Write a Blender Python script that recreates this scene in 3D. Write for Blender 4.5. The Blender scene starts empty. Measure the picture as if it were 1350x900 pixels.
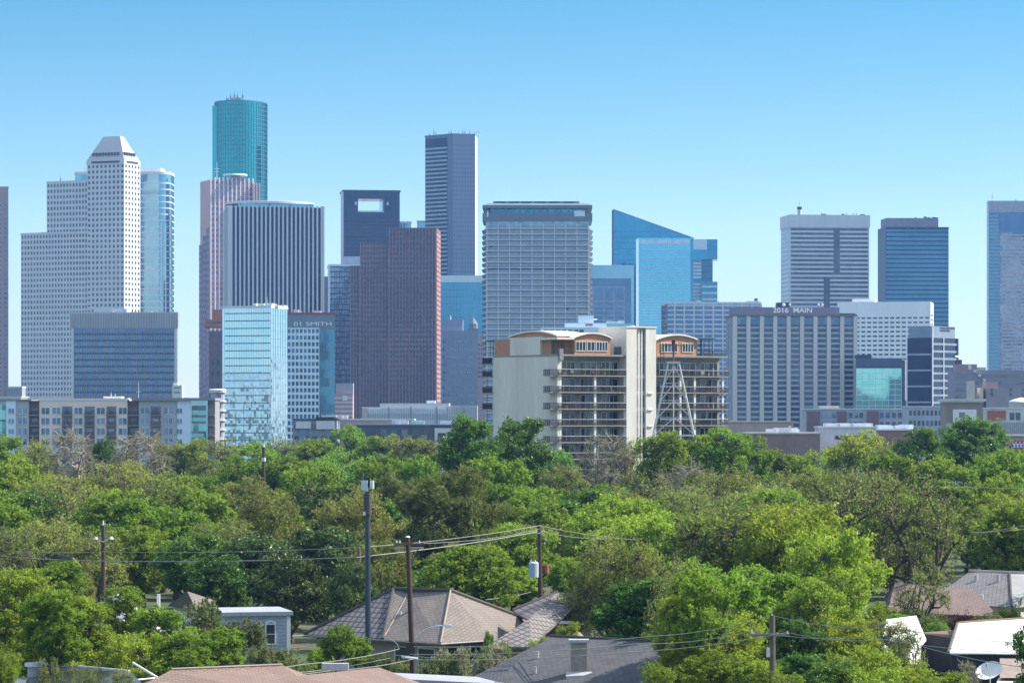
SUN_AZ_DEG, SUN_EL_DEG, SUN_E = 79, 44, 5.0
SKY_AIR, SKY_DUST, SKY_OZONE = 1.0, 0.4, 3.5
SKY_CURVE = [(0, .038), (.06, .115), (.13, .34), (.26, .16), (1, .13)]
SKY_SAT, SKY_SAT_HIGH, SKY_HUE, SKY_HUE_HIGH, SKY_E = [(0, .6), (.05, .88), (.13, 1.22), (.3, .85), (1, .85)], .9, .471, .520, .098
EXPO = 0.92
HAZE, HAZE_COL = 6e-5, (.28, .52, 1.0)
import bpy, math, random
import numpy as np
from mathutils import Vector, Matrix

random.seed(7)
SC = bpy.context.scene
COL = SC.collection
F = 4200.0          # focal length in photo pixels (1350 px wide)
CAMZ = 22.0         # camera height in metres
HOR = 550.0         # horizon row in the photo

def P(px, Y): return Vector(((px - 675.0) / F * Y, Y, 0.0))
def Z(py, Y): return CAMZ + (HOR - py) / F * Y
def W(px, py, z):               # world point at height z seen at photo position px, py
    Y = (CAMZ - z) * F / (py - HOR)
    return Vector(((px - 675.0) / F * Y, Y, z))
def W3(px, py, Y): return Vector(((px - 675.0) / F * Y, Y, Z(py, Y)))

# ------------------------------------------------------------------ materials
MATS = {}
def _nt(name):
    m = bpy.data.materials.new(name); m.use_nodes = True
    nt = m.node_tree; nt.nodes.clear()
    return m, nt, nt.nodes, nt.links
def mat(name, col, rough=.8, metal=0.0, var=.14, scale=.25, streak=False, spec=.3):
    if name in MATS: return MATS[name]
    m, nt, N, L = _nt(name)
    out = N.new('ShaderNodeOutputMaterial'); b = N.new('ShaderNodeBsdfPrincipled')
    g = N.new('ShaderNodeNewGeometry'); mp = N.new('ShaderNodeMapping')
    mp.inputs['Scale'].default_value = (scale, scale, scale * (.12 if streak else 1))
    no = N.new('ShaderNodeTexNoise'); no.inputs['Detail'].default_value = 6; no.inputs['Scale'].default_value = 1; no.inputs['Roughness'].default_value = .62
    no2 = N.new('ShaderNodeTexNoise'); no2.inputs['Detail'].default_value = 3; no2.inputs['Scale'].default_value = 9
    mr = N.new('ShaderNodeMapRange'); mr.inputs[1].default_value = .3; mr.inputs[2].default_value = .7
    mr.inputs[3].default_value = 1 - var; mr.inputs[4].default_value = 1 + var
    mr2 = N.new('ShaderNodeMapRange'); mr2.inputs[1].default_value = .3; mr2.inputs[2].default_value = .7
    mr2.inputs[3].default_value = 1 - var * .5; mr2.inputs[4].default_value = 1 + var * .5
    mu = N.new('ShaderNodeMath'); mu.operation = 'MULTIPLY'
    hs = N.new('ShaderNodeHueSaturation'); hs.inputs['Color'].default_value = (*col, 1)
    L.new(g.outputs['Position'], mp.inputs['Vector']); L.new(mp.outputs[0], no.inputs['Vector']); L.new(mp.outputs[0], no2.inputs['Vector'])
    L.new(no.outputs['Fac'], mr.inputs[0]); L.new(no2.outputs['Fac'], mr2.inputs[0])
    L.new(mr.outputs[0], mu.inputs[0]); L.new(mr2.outputs[0], mu.inputs[1]); L.new(mu.outputs[0], hs.inputs['Value'])
    L.new(hs.outputs[0], b.inputs['Base Color'])
    b.inputs['Roughness'].default_value = rough; b.inputs['Metallic'].default_value = metal
    b.inputs['Specular IOR Level'].default_value = spec
    L.new(b.outputs[0], out.inputs[0]); MATS[name] = m
    return m

def glass(name, tint, tint2=None, metal=.85, rough=.06, wob=.005, pane=(1.6, 4.0), lit=0.15):
    """Reflective curtain wall glass: every pane is tilted and tinted a little differently."""
    if name in MATS: return MATS[name]
    tint2 = tint2 or tuple(c * .72 for c in tint)
    m, nt, N, L = _nt(name)
    out = N.new('ShaderNodeOutputMaterial'); b = N.new('ShaderNodeBsdfPrincipled')
    g = N.new('ShaderNodeNewGeometry')
    sn = N.new('ShaderNodeVectorMath'); sn.operation = 'SNAP'; sn.inputs[1].default_value = (pane[0], pane[0], pane[1])
    wn = N.new('ShaderNodeTexWhiteNoise'); wn.noise_dimensions = '3D'
    L.new(g.outputs['Position'], sn.inputs[0]); L.new(sn.outputs[0], wn.inputs['Vector'])
    big = N.new('ShaderNodeTexNoise'); big.inputs['Scale'].default_value = .035; big.inputs['Detail'].default_value = 4
    L.new(g.outputs['Position'], big.inputs['Vector'])
    av = N.new('ShaderNodeMath'); av.operation = 'MULTIPLY_ADD'; av.inputs[1].default_value = lit * 4
    L.new(wn.outputs['Value'], av.inputs[0])
    mr = N.new('ShaderNodeMapRange'); mr.inputs[1].default_value = .35; mr.inputs[2].default_value = .65
    mr.inputs[3].default_value = 0; mr.inputs[4].default_value = 1 - lit * 2
    L.new(big.outputs['Fac'], mr.inputs[0]); L.new(mr.outputs[0], av.inputs[2])
    mx = N.new('ShaderNodeMix'); mx.data_type = 'RGBA'
    mx.inputs['A'].default_value = (*tint, 1); mx.inputs['B'].default_value = (*tint2, 1)
    L.new(av.outputs[0], mx.inputs['Factor']); L.new(mx.outputs['Result'], b.inputs['Base Color'])
    su = N.new('ShaderNodeVectorMath'); su.operation = 'SUBTRACT'; su.inputs[1].default_value = (.5, .5, .5)
    scv = N.new('ShaderNodeVectorMath'); scv.operation = 'SCALE'; scv.inputs['Scale'].default_value = wob * 2
    nz = N.new('ShaderNodeTexNoise'); nz.inputs['Scale'].default_value = .22; nz.inputs['Detail'].default_value = 2
    L.new(g.outputs['Position'], nz.inputs['Vector'])
    su2 = N.new('ShaderNodeVectorMath'); su2.operation = 'SUBTRACT'; su2.inputs[1].default_value = (.5, .5, .5)
    sc2 = N.new('ShaderNodeVectorMath'); sc2.operation = 'SCALE'; sc2.inputs['Scale'].default_value = wob * 2.5
    L.new(wn.outputs['Color'], su.inputs[0]); L.new(su.outputs[0], scv.inputs[0])
    L.new(nz.outputs['Color'], su2.inputs[0]); L.new(su2.outputs[0], sc2.inputs[0])
    ad = N.new('ShaderNodeVectorMath'); ad2 = N.new('ShaderNodeVectorMath'); nn = N.new('ShaderNodeVectorMath'); nn.operation = 'NORMALIZE'
    L.new(g.outputs['Normal'], ad.inputs[0]); L.new(scv.outputs[0], ad.inputs[1])
    L.new(ad.outputs[0], ad2.inputs[0]); L.new(sc2.outputs[0], ad2.inputs[1]); L.new(ad2.outputs[0], nn.inputs[0])
    L.new(nn.outputs[0], b.inputs['Normal'])
    b.inputs['Metallic'].default_value = metal; b.inputs['Roughness'].default_value = rough
    L.new(b.outputs[0], out.inputs[0]); MATS[name] = m
    return m

def tiles(name, c1, c2, mortar, w, h, ms=.06, rough=.9, var=.25, off=.5):
    """courses of shingles, tiles or bricks laid along the UV of the plane"""
    if name in MATS: return MATS[name]
    m, nt, N, L = _nt(name)
    out = N.new('ShaderNodeOutputMaterial'); b = N.new('ShaderNodeBsdfPrincipled')
    uv = N.new('ShaderNodeUVMap'); br = N.new('ShaderNodeTexBrick')
    br.offset = off
    br.inputs['Color1'].default_value = (*c1, 1); br.inputs['Color2'].default_value = (*c2, 1); br.inputs['Mortar'].default_value = (*mortar, 1)
    br.inputs['Scale'].default_value = 1; br.inputs['Mortar Size'].default_value = ms
    br.inputs['Brick Width'].default_value = w; br.inputs['Row Height'].default_value = h
    g = N.new('ShaderNodeNewGeometry'); no = N.new('ShaderNodeTexNoise'); no.inputs['Scale'].default_value = .7; no.inputs['Detail'].default_value = 7; no.inputs['Roughness'].default_value = .7
    mr = N.new('ShaderNodeMapRange'); mr.inputs[1].default_value = .3; mr.inputs[2].default_value = .7; mr.inputs[3].default_value = 1 - var; mr.inputs[4].default_value = 1 + var
    hs = N.new('ShaderNodeHueSaturation')
    L.new(uv.outputs[0], br.inputs['Vector']); L.new(br.outputs['Color'], hs.inputs['Color'])
    L.new(g.outputs['Position'], no.inputs['Vector']); L.new(no.outputs['Fac'], mr.inputs[0]); L.new(mr.outputs[0], hs.inputs['Value'])
    L.new(hs.outputs[0], b.inputs['Base Color']); b.inputs['Roughness'].default_value = rough
    bp = N.new('ShaderNodeBump'); bp.inputs['Strength'].default_value = .5; bp.inputs['Distance'].default_value = .05
    L.new(br.outputs['Fac'], bp.inputs['Height']); bp.invert = True; L.new(bp.outputs[0], b.inputs['Normal'])
    L.new(b.outputs[0], out.inputs[0]); MATS[name] = m
    return m

def leafmat(name, c1, c2, trans=.4, hv=.014, vv=.2, gloss=.0):
    if name in MATS: return MATS[name]
    m, nt, N, L = _nt(name)
    out = N.new('ShaderNodeOutputMaterial')
    g = N.new('ShaderNodeNewGeometry'); oi = N.new('ShaderNodeObjectInfo')
    no = N.new('ShaderNodeTexNoise'); no.inputs['Scale'].default_value = .55; no.inputs['Detail'].default_value = 5; no.inputs['Roughness'].default_value = .75
    L.new(g.outputs['Position'], no.inputs['Vector'])
    mr = N.new('ShaderNodeMapRange'); mr.inputs[1].default_value = .34; mr.inputs[2].default_value = .66
    L.new(no.outputs['Fac'], mr.inputs[0])
    mx = N.new('ShaderNodeMix'); mx.data_type = 'RGBA'; mx.inputs['A'].default_value = (*c1, 1); mx.inputs['B'].default_value = (*c2, 1)
    L.new(mr.outputs[0], mx.inputs['Factor'])
    hs = N.new('ShaderNodeHueSaturation'); L.new(mx.outputs['Result'], hs.inputs['Color'])
    a = N.new('ShaderNodeMapRange'); a.inputs[3].default_value = .5 - hv; a.inputs[4].default_value = .5 + hv
    v = N.new('ShaderNodeMapRange'); v.inputs[3].default_value = 1 - vv; v.inputs[4].default_value = 1 + vv
    wn = N.new('ShaderNodeTexWhiteNoise'); wn.noise_dimensions = '1D'
    L.new(oi.outputs['Random'], a.inputs[0]); L.new(oi.outputs['Random'], wn.inputs['W']); L.new(wn.outputs['Value'], v.inputs[0])
    sn = N.new('ShaderNodeVectorMath'); sn.operation = 'SNAP'; sn.inputs[1].default_value = (.35, .35, .35); w2 = N.new('ShaderNodeTexWhiteNoise'); L.new(g.outputs['Position'], sn.inputs[0]); L.new(sn.outputs[0], w2.inputs['Vector'])
    v2 = N.new('ShaderNodeMapRange'); v2.inputs[3].default_value = .62; v2.inputs[4].default_value = 1.42; L.new(w2.outputs['Value'], v2.inputs[0]); vm = N.new('ShaderNodeMath'); vm.operation = 'MULTIPLY'; L.new(v.outputs[0], vm.inputs[0]); L.new(v2.outputs[0], vm.inputs[1])
    L.new(a.outputs[0], hs.inputs['Hue']); L.new(vm.outputs[0], hs.inputs['Value'])
    d = N.new('ShaderNodeBsdfDiffuse'); t = N.new('ShaderNodeBsdfTranslucent'); ms = N.new('ShaderNodeMixShader'); ms.inputs[0].default_value = trans
    L.new(hs.outputs[0], d.inputs[0]); L.new(hs.outputs[0], t.inputs[0]); L.new(d.outputs[0], ms.inputs[1]); L.new(t.outputs[0], ms.inputs[2])
    last = ms
    if gloss:
        gl = N.new('ShaderNodeBsdfGlossy'); gl.inputs['Roughness'].default_value = .35; gl.inputs[0].default_value = (.8, .85, .8, 1)
        m2 = N.new('ShaderNodeMixShader'); m2.inputs[0].default_value = gloss
        L.new(ms.outputs[0], m2.inputs[1]); L.new(gl.outputs[0], m2.inputs[2]); last = m2
    L.new(last.outputs[0], out.inputs[0]); MATS[name] = m
    return m

# ------------------------------------------------------------------ geometry
class MB:
    def __init__(s): s.v = []; s.f = []
    def poly(s, pts):
        n = len(s.v); s.v += [tuple(p) for p in pts]; s.f.append(tuple(range(n, n + len(pts)))); return s
    def hexa(s, c):             # 8 corners: bottom 0-3 (ccw), top 4-7
        n = len(s.v); s.v += [tuple(p) for p in c]
        for q in ((0, 3, 2, 1), (4, 5, 6, 7), (0, 1, 5, 4), (1, 2, 6, 5), (2, 3, 7, 6), (3, 0, 4, 7)):
            s.f.append(tuple(n + i for i in q))
        return s
    def box(s, x0, x1, y0, y1, z0, z1):
        return s.hexa([(x0, y0, z0), (x1, y0, z0), (x1, y1, z0), (x0, y1, z0), (x0, y0, z1), (x1, y0, z1), (x1, y1, z1), (x0, y1, z1)])
    def prism(s, poly, z0, z1):
        n = len(s.v); k = len(poly)
        zz0 = z0 if hasattr(z0, '__len__') else [z0] * k
        zz1 = z1 if hasattr(z1, '__len__') else [z1] * k
        s.v += [(p[0], p[1], zz0[i]) for i, p in enumerate(poly)] + [(p[0], p[1], zz1[i]) for i, p in enumerate(poly)]
        s.f.append(tuple(n + k - 1 - i for i in range(k))); s.f.append(tuple(n + k + i for i in range(k)))
        for i in range(k):
            j = (i + 1) % k; s.f.append((n + i, n + j, n + k + j, n + k + i))
        return s
    def tube(s, pts, rad, n=6, caps=True):
        pts = [Vector(p) for p in pts]
        if not hasattr(rad, '__len__'): rad = [rad] * len(pts)
        b = len(s.v)
        for i, p in enumerate(pts):
            d = (pts[min(i + 1, len(pts) - 1)] - pts[max(i - 1, 0)]).normalized()
            a = d.orthogonal().normalized() if abs(d.z) > .95 else Vector((d.y, -d.x, 0)).normalized()
            c = d.cross(a)
            for k in range(n):
                t = 2 * math.pi * k / n
                s.v.append(tuple(p + (a * math.cos(t) + c * math.sin(t)) * rad[i]))
        for i in range(len(pts) - 1):
            for k in range(n):
                k2 = (k + 1) % n
                s.f.append((b + i * n + k, b + i * n + k2, b + (i + 1) * n + k2, b + (i + 1) * n + k))
        if caps:
            s.f.append(tuple(b + n - 1 - k for k in range(n))); s.f.append(tuple(b + (len(pts) - 1) * n + k for k in range(n)))
        return s
    def cyl(s, c, r, z0, z1, n=16, r2=None):
        r2 = r if r2 is None else r2
        b = len(s.v)
        for z, q in ((z0, r), (z1, r2)):
            for k in range(n):
                t = 2 * math.pi * k / n; s.v.append((c[0] + q * math.cos(t), c[1] + q * math.sin(t), z))
        s.f.append(tuple(b + n - 1 - k for k in range(n))); s.f.append(tuple(b + n + k for k in range(n)))
        for k in range(n):
            k2 = (k + 1) % n; s.f.append((b + k, b + k2, b + n + k2, b + n + k))
        return s

def mesh_obj(name, mb, m, base=(0, 0, 0), parent=None, uv=False, smooth=False):
    me = bpy.data.meshes.new(name)
    bx, by, bz = base
    me.from_pydata([(x - bx, y - by, z - bz) for x, y, z in mb.v], [], mb.f)
    if uv:
        ul = me.uv_layers.new(name='UVMap')
        for p in me.polygons:
            n = p.normal
            u = Vector((0, 0, 1)).cross(n)
            u = u.normalized() if u.length > 1e-3 else Vector((1, 0, 0))
            v = n.cross(u)
            for li in p.loop_indices:
                co = me.vertices[me.loops[li].vertex_index].co
                ul.data[li].uv = (co.dot(u), co.dot(v))
    if smooth:
        for p in me.polygons: p.use_smooth = True
    me.materials.append(m)
    o = bpy.data.objects.new(name, me); COL.objects.link(o)
    if parent: o.parent = parent
    return o

class Thing:
    """an Empty at the base of a thing; every part of it is a mesh child"""
    def __init__(s, name, label, cat, base, group=None):
        s.base = Vector(base)
        o = bpy.data.objects.new(name, None); o.empty_display_size = 1; COL.objects.link(o)
        o.location = s.base; o['label'] = label; o['category'] = cat
        if group: o['group'] = group
        s.o = o; s.cnt = {}; s.cache = {}
    def part(s, name, mb, m, parent=None, stuff=False, uv=False, label=None, smooth=False):
        o = mesh_obj(name, mb, m, s.base, parent or s.o, uv, smooth)
        if stuff: o['kind'] = 'stuff'
        if label: o['label'] = label
        return o
    def repeat(s, name, face, cells, w, h, d, m, n0, cap=100, parent=None):
        """equal boxes on a face: up to cap of them as parts of their own, the rest as one"""
        used = s.cnt.get(name, 0); k = max(0, min(len(cells), cap - used)); s.cnt[name] = used + k
        key = (name, round(w, 3), round(h, 3), round(face.ang, 4), m.name, d)
        me = s.cache.get(key)
        if me is None and k:
            mb = MB(); fbox(mb, face, -w / 2, w / 2, 0, h, 0, d, local=True)
            me = bpy.data.meshes.new(name); me.from_pydata(mb.v, [], mb.f); me.materials.append(m); s.cache[key] = me
        for u, z in cells[:k]:
            o = bpy.data.objects.new(name, me); COL.objects.link(o); o.parent = parent or s.o
            o.location = face.pt(u + w / 2, z, n0) - s.base
        if cells[k:]:
            mb = MB()
            for u, z in cells[k:]: fbox(mb, face, u, u + w, z, z + h, n0, n0 + d)
            s.part(name, mb, m, parent, stuff=True)

class Face:
    """a vertical rectangle seen from outside: P0 left, P1 right"""
    def __init__(s, p0, p1):
        s.p0 = Vector((p0[0], p0[1], 0)); s.p1 = Vector((p1[0], p1[1], 0)); d = s.p1 - s.p0
        s.L = d.length; s.u = d / s.L; s.n = Vector((s.u.y, -s.u.x, 0)); s.ang = math.atan2(s.u.y, s.u.x)
    def pt(s, u, z=0, n=0): return s.p0 + s.u * u + s.n * n + Vector((0, 0, z))
    def ua(s, px):              # distance along the face of the photo column px
        k = (px - 675.0) / F
        return (k * s.p0.y - s.p0.x) / (s.u.x - k * s.u.y)
def fbox(mb, f, u0, u1, z0, z1, n0, n1, local=False):
    if local: q = lambda u, z, n: f.u * u + f.n * n + Vector((0, 0, z))
    else: q = f.pt
    return mb.hexa([q(u0, z0, n1), q(u1, z0, n1), q(u1, z0, n0), q(u0, z0, n0), q(u0, z1, n1), q(u1, z1, n1), q(u1, z1, n0), q(u0, z1, n0)])

def _hit(c, d, px):
    k = (px - 675.0) / F
    den = d[0] - k * d[1]
    return (k * c.y - c.x) / den
def fp_t(x0, xc, x1, Y, th):
    c = P(xc, Y); t = math.radians(th); dl = (-math.cos(t), math.sin(t)); dr = (math.sin(t), math.cos(t))
    a = _hit(c, dl, x0); b = _hit(c, dr, x1)
    A = c + Vector((dl[0], dl[1], 0)) * a; B = c + Vector((dr[0], dr[1], 0)) * b
    return [A, c, B, A + B - c]
def fp(x0, xc, x1, Y, dl=None, dr=None):
    """rectangle footprint, nearest corner at xc; dl / dr give the length of the left / right face"""
    best = None
    for i in range(2, 1780):
        th = i * .05; t = math.radians(th); c = P(xc, Y)
        d = (-math.cos(t), math.sin(t)) if dl else (math.sin(t), math.cos(t))
        try: l = _hit(c, d, x0 if dl else x1)
        except ZeroDivisionError: continue
        if l <= 0: continue
        e = abs(l - (dl or dr))
        if best is None or e < best[0]: best = (e, th)
    return fp_t(x0, xc, x1, Y, best[1])
def fp1(x0, x1, Y, d, tilt=0):
    A = P(x0, Y); B = P(x1, Y)
    t = math.radians(tilt); B = A + Vector((math.cos(t), math.sin(t), 0)) * _hit(A, (math.cos(t), math.sin(t)), x1)
    r = ((A + B) / 2).normalized() * d
    return [A, B, B + r, A + r]
def offset(poly, d):
    k = len(poly); out = []
    for i in range(k):
        a, b, c = Vector(poly[i - 1][:2]), Vector(poly[i][:2]), Vector(poly[(i + 1) % k][:2])
        e1 = (b - a).normalized(); e2 = (c - b).normalized()
        n1 = Vector((e1.y, -e1.x)); n2 = Vector((e2.y, -e2.x)); m = (n1 + n2)
        if m.length < 1e-4: m = n1.copy()
        m.normalize(); q = d / max(.35, m.dot(n1))
        out.append(Vector((b.x + m.x * q, b.y + m.y * q, 0)))
    return out
def ctr(poly):
    c = Vector((0, 0, 0))
    for p in poly: c += Vector((p[0], p[1], 0))
    return c / len(poly)

def punched(T, f, z0, z1, cols, rows, wf, hf, wall, win, depth=.4, u0=None, u1=None, name='wall', wname='window', cap=100, top=0, low=.5):
    u0 = 0 if u0 is None else u0; u1 = f.L + depth if u1 is None else u1
    zt = z1 - top; cw = (u1 - u0) / cols; rh = (zt - z0) / rows; ww = cw * wf; wh = rh * hf
    mb = MB(); e = (cw - ww) / 2
    for c in range(cols + 1):
        a = u0 + c * cw - e if c else u0; b = u0 + c * cw + e if c < cols else u1
        fbox(mb, f, a, b, z0, z1, 0, depth)
    cells = []
    for r in range(rows, -1, -1):
        s0 = z0 + r * rh - (rh - wh) * (1 - low) if r else z0
        s1 = z0 + r * rh + (rh - wh) * low if r < rows else z1
        for c in range(cols):
            ua = u0 + c * cw + e
            fbox(mb, f, ua, ua + ww, s0, s1, 0, depth - .004)
            if r < rows: cells.append((ua, s1))
    T.part(name, mb, wall)
    T.repeat(wname, f, cells, ww, wh, .06, win, .012, cap)
def bands(T, f, z0, z1, rows, frac, m, proud=.3, u0=None, u1=None, name='spandrel', first=0, cap=100):
    u0 = 0 if u0 is None else u0; u1 = f.L + proud if u1 is None else u1
    rh = (z1 - z0) / rows
    T.repeat(name, f, [(u0, z0 + (r + first) * rh) for r in range(rows - 1, -1, -1)], u1 - u0, rh * frac, proud, m, 0, cap)
def ribs(T, f, z0, z1, cols, w, proud, m, u0=None, u1=None, name='rib', ends=True, cap=100):
    u0 = 0 if u0 is None else u0; u1 = f.L if u1 is None else u1
    cw = (u1 - u0 - (w if ends else 0)) / cols
    T.repeat(name, f, [(u0 + c * cw + (0 if ends else cw / 2 - w / 2), z0) for c in range(cols + 1 if ends else cols)], w, z1 - z0, proud, m, 0, cap)
def grid(T, f, z0, z1, cols, rows, w, h, m, proud=.15, u0=None, u1=None, name='mullion_grid'):
    u0 = 0 if u0 is None else u0; u1 = f.L if u1 is None else u1
    mb = MB(); cw = (u1 - u0) / cols; rh = (z1 - z0) / rows
    if w:
        for c in range(cols + 1):
            a = min(max(u0 + c * cw - w / 2, u0), u1 - w); fbox(mb, f, a, a + w, z0, z1, 0, proud)
    if h:
        for r in range(rows + 1):
            a = min(max(z0 + r * rh - h / 2, z0), z1 - h); fbox(mb, f, u0 + .01, u1 - .01, a, a + h, 0, proud - .01)
    T.part(name, mb, m)
def body(T, poly, z1, m, z0=0, name='body'):
    return T.part(name, MB().prism(poly, z0, z1), m)
def cap(T, poly, z, h, m, out=.4, name='parapet'):
    """a parapet standing round the roof edge"""
    k = len(poly); o = offset(poly, out); i = offset(poly, -.5); mb = MB()
    for a in range(k):
        b = (a + 1) % k
        mb.hexa([(o[a][0], o[a][1], z - .3), (o[b][0], o[b][1], z - .3), (i[b][0], i[b][1], z - .3), (i[a][0], i[a][1], z - .3),
                 (o[a][0], o[a][1], z + h), (o[b][0], o[b][1], z + h), (i[b][0], i[b][1], z + h), (i[a][0], i[a][1], z + h)])
    T.part(name, mb, m)
def antenna(T, p, z0, h, m, r=.35, name='antenna', arms=2):
    mb = MB(); mb.tube([(p[0], p[1], z0), (p[0], p[1], z0 + h * .6), (p[0], p[1], z0 + h)], [r, r * .7, r * .3], 6)
    for i in range(arms):
        z = z0 + h * (.45 + .3 * i / max(1, arms)); mb.tube([(p[0] - h * .12, p[1], z), (p[0] + h * .12, p[1], z)], r * .5, 5)
    T.part(name, mb, m)
def lettering(T, txt, f, u0, u1, z, h, m, n=.1, depth=.25, parent=None, bold=0.0):
    cu = bpy.data.curves.new('lettering', 'FONT'); cu.body = txt; cu.extrude = .02; cu.offset = bold
    to = bpy.data.objects.new('lettering_source', cu); COL.objects.link(to)
    bpy.context.view_layer.update()
    me = bpy.data.meshes.new_from_object(to.evaluated_get(bpy.context.evaluated_depsgraph_get()))
    bpy.data.objects.remove(to)
    xs = [v.co.x for v in me.vertices]; ys = [v.co.y for v in me.vertices]
    x0, x1, y0, y1 = min(xs), max(xs), min(ys), max(ys)
    for v in me.vertices:
        u = u0 + (v.co.x - x0) / (x1 - x0) * (u1 - u0); zz = z + (v.co.y - y0) / (y1 - y0) * h
        v.co = f.pt(u, zz, n + depth * (v.co.z + .02) / .04) - T.base
    me.name = 'lettering'; me.materials.clear(); me.materials.append(m)
    o = bpy.data.objects.new('lettering', me); COL.objects.link(o); o.parent = parent or T.o
    return o
def structure(name, mb, m, uv=False):
    o = mesh_obj(name, mb, m, (0, 0, 0), None, uv); o['kind'] = 'structure'; return o
# ------------------------------------------------------------------ camera, light, sky, air, ground
cam = bpy.data.cameras.new('camera'); cam.lens = F / 1350 * 36; cam.sensor_width = 36; cam.shift_y = (HOR - 450) / 1350
cam.clip_start = .5; cam.clip_end = 60000
co = bpy.data.objects.new('camera', cam); COL.objects.link(co); co.location = (0, 0, CAMZ); co.rotation_euler = (math.pi / 2, 0, 0); SC.camera = co
SUN_AZ, SUN_EL = math.radians(SUN_AZ_DEG), math.radians(SUN_EL_DEG)
sd = Vector((math.sin(SUN_AZ) * math.cos(SUN_EL), math.cos(SUN_AZ) * math.cos(SUN_EL), math.sin(SUN_EL)))
sl = bpy.data.lights.new('sun', 'SUN'); sl.energy = SUN_E; sl.angle = math.radians(.5); sl.color = (1, .925, .81)
so = bpy.data.objects.new('sun', sl); COL.objects.link(so); so.rotation_euler = sd.to_track_quat('Z', 'Y').to_euler(); so.location = (400, 0, 600)
w = bpy.data.worlds.new('World'); SC.world = w; w.use_nodes = True
N, L = w.node_tree.nodes, w.node_tree.links; N.clear()
wo = N.new('ShaderNodeOutputWorld'); bg = N.new('ShaderNodeBackground'); sky = N.new('ShaderNodeTexSky')
sky.sky_type = 'NISHITA'; sky.sun_disc = False; sky.sun_elevation = SUN_EL; sky.sun_rotation = SUN_AZ
sky.altitude = 60; sky.air_density = SKY_AIR; sky.dust_density = SKY_DUST; sky.ozone_density = SKY_OZONE
tc = N.new('ShaderNodeTexCoord'); se = N.new('ShaderNodeSeparateXYZ'); cb = N.new('ShaderNodeCombineXYZ'); c2 = N.new('ShaderNodeCombineXYZ')
nm = N.new('ShaderNodeVectorMath'); nm.operation = 'NORMALIZE'; n2 = N.new('ShaderNodeVectorMath'); n2.operation = 'NORMALIZE'; s2 = N.new('ShaderNodeSeparateXYZ')
fc = N.new('ShaderNodeFloatCurve'); cm = fc.mapping; cv = cm.curves[0]
for i, (x, y) in enumerate(SKY_CURVE):
    if i == 0: cv.points[0].location = (x, y)
    elif i == len(SKY_CURVE) - 1: cv.points[-1].location = (x, y)
    else: cv.points.new(x, y)
for p_ in cv.points: p_.handle_type = 'VECTOR'
cm.update()
L.new(tc.outputs['Generated'], se.inputs[0]); L.new(se.outputs[0], c2.inputs[0]); L.new(se.outputs[1], c2.inputs[1]); L.new(c2.outputs[0], n2.inputs[0]); L.new(n2.outputs[0], s2.inputs[0])
L.new(s2.outputs[0], cb.inputs[0]); L.new(s2.outputs[1], cb.inputs[1]); L.new(se.outputs[2], fc.inputs['Value']); L.new(fc.outputs[0], cb.inputs[2])
L.new(cb.outputs[0], nm.inputs[0]); L.new(nm.outputs[0], sky.inputs['Vector'])
hs = N.new('ShaderNodeHueSaturation'); 
sr = N.new('ShaderNodeFloatCurve'); cv = sr.mapping.curves[0]
for i, (x, y) in enumerate(SKY_SAT):
    y /= 2.0
    if i == 0: cv.points[0].location = (x, y)
    elif i == len(SKY_SAT) - 1: cv.points[-1].location = (x, y)
    else: cv.points.new(x, y)
for p_ in cv.points: p_.handle_type = 'VECTOR'
sr.mapping.update(); sm2 = N.new('ShaderNodeMath'); sm2.operation = 'MULTIPLY'; sm2.inputs[1].default_value = 2
L.new(se.outputs[2], sr.inputs['Value']); L.new(sr.outputs[0], sm2.inputs[0]); L.new(sm2.outputs[0], hs.inputs['Saturation'])
hr = N.new('ShaderNodeMapRange'); hr.inputs[1].default_value = .13; hr.inputs[2].default_value = .3; hr.inputs[3].default_value = SKY_HUE; hr.inputs[4].default_value = SKY_HUE_HIGH
L.new(se.outputs[2], hr.inputs[0]); L.new(hr.outputs[0], hs.inputs['Hue'])
L.new(sky.outputs[0], hs.inputs['Color']); L.new(hs.outputs[0], bg.inputs[0]); bg.inputs[1].default_value = SKY_E
L.new(bg.outputs[0], wo.inputs[0])
SC.view_settings.view_transform = 'Standard'; SC.view_settings.look = 'None'; SC.view_settings.gamma = 1
SC.view_settings.exposure = EXPO; SC.view_settings.use_curve_mapping = False
try:
    SC.cycles.max_bounces = 8; SC.cycles.volume_bounces = 0; SC.cycles.transparent_max_bounces = 8
except Exception: pass

hz = bpy.data.materials.new('hazy_air'); hz.use_nodes = True; hn = hz.node_tree; hn.nodes.clear()
ho = hn.nodes.new('ShaderNodeOutputMaterial'); pv = hn.nodes.new('ShaderNodeVolumePrincipled')
pv.inputs['Density'].default_value = HAZE; pv.inputs['Color'].default_value = (*HAZE_COL, 1); pv.inputs['Anisotropy'].default_value = 0.0
hn.links.new(pv.outputs[0], ho.inputs['Volume'])
if HAZE:
    hb = MB().box(-1900, 1900, -900, 4300, -1, 352); h = mesh_obj('haze', hb, hz); h['kind'] = 'stuff'; h['label'] = 'pale blue haze in the air between camera and skyline'

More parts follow.
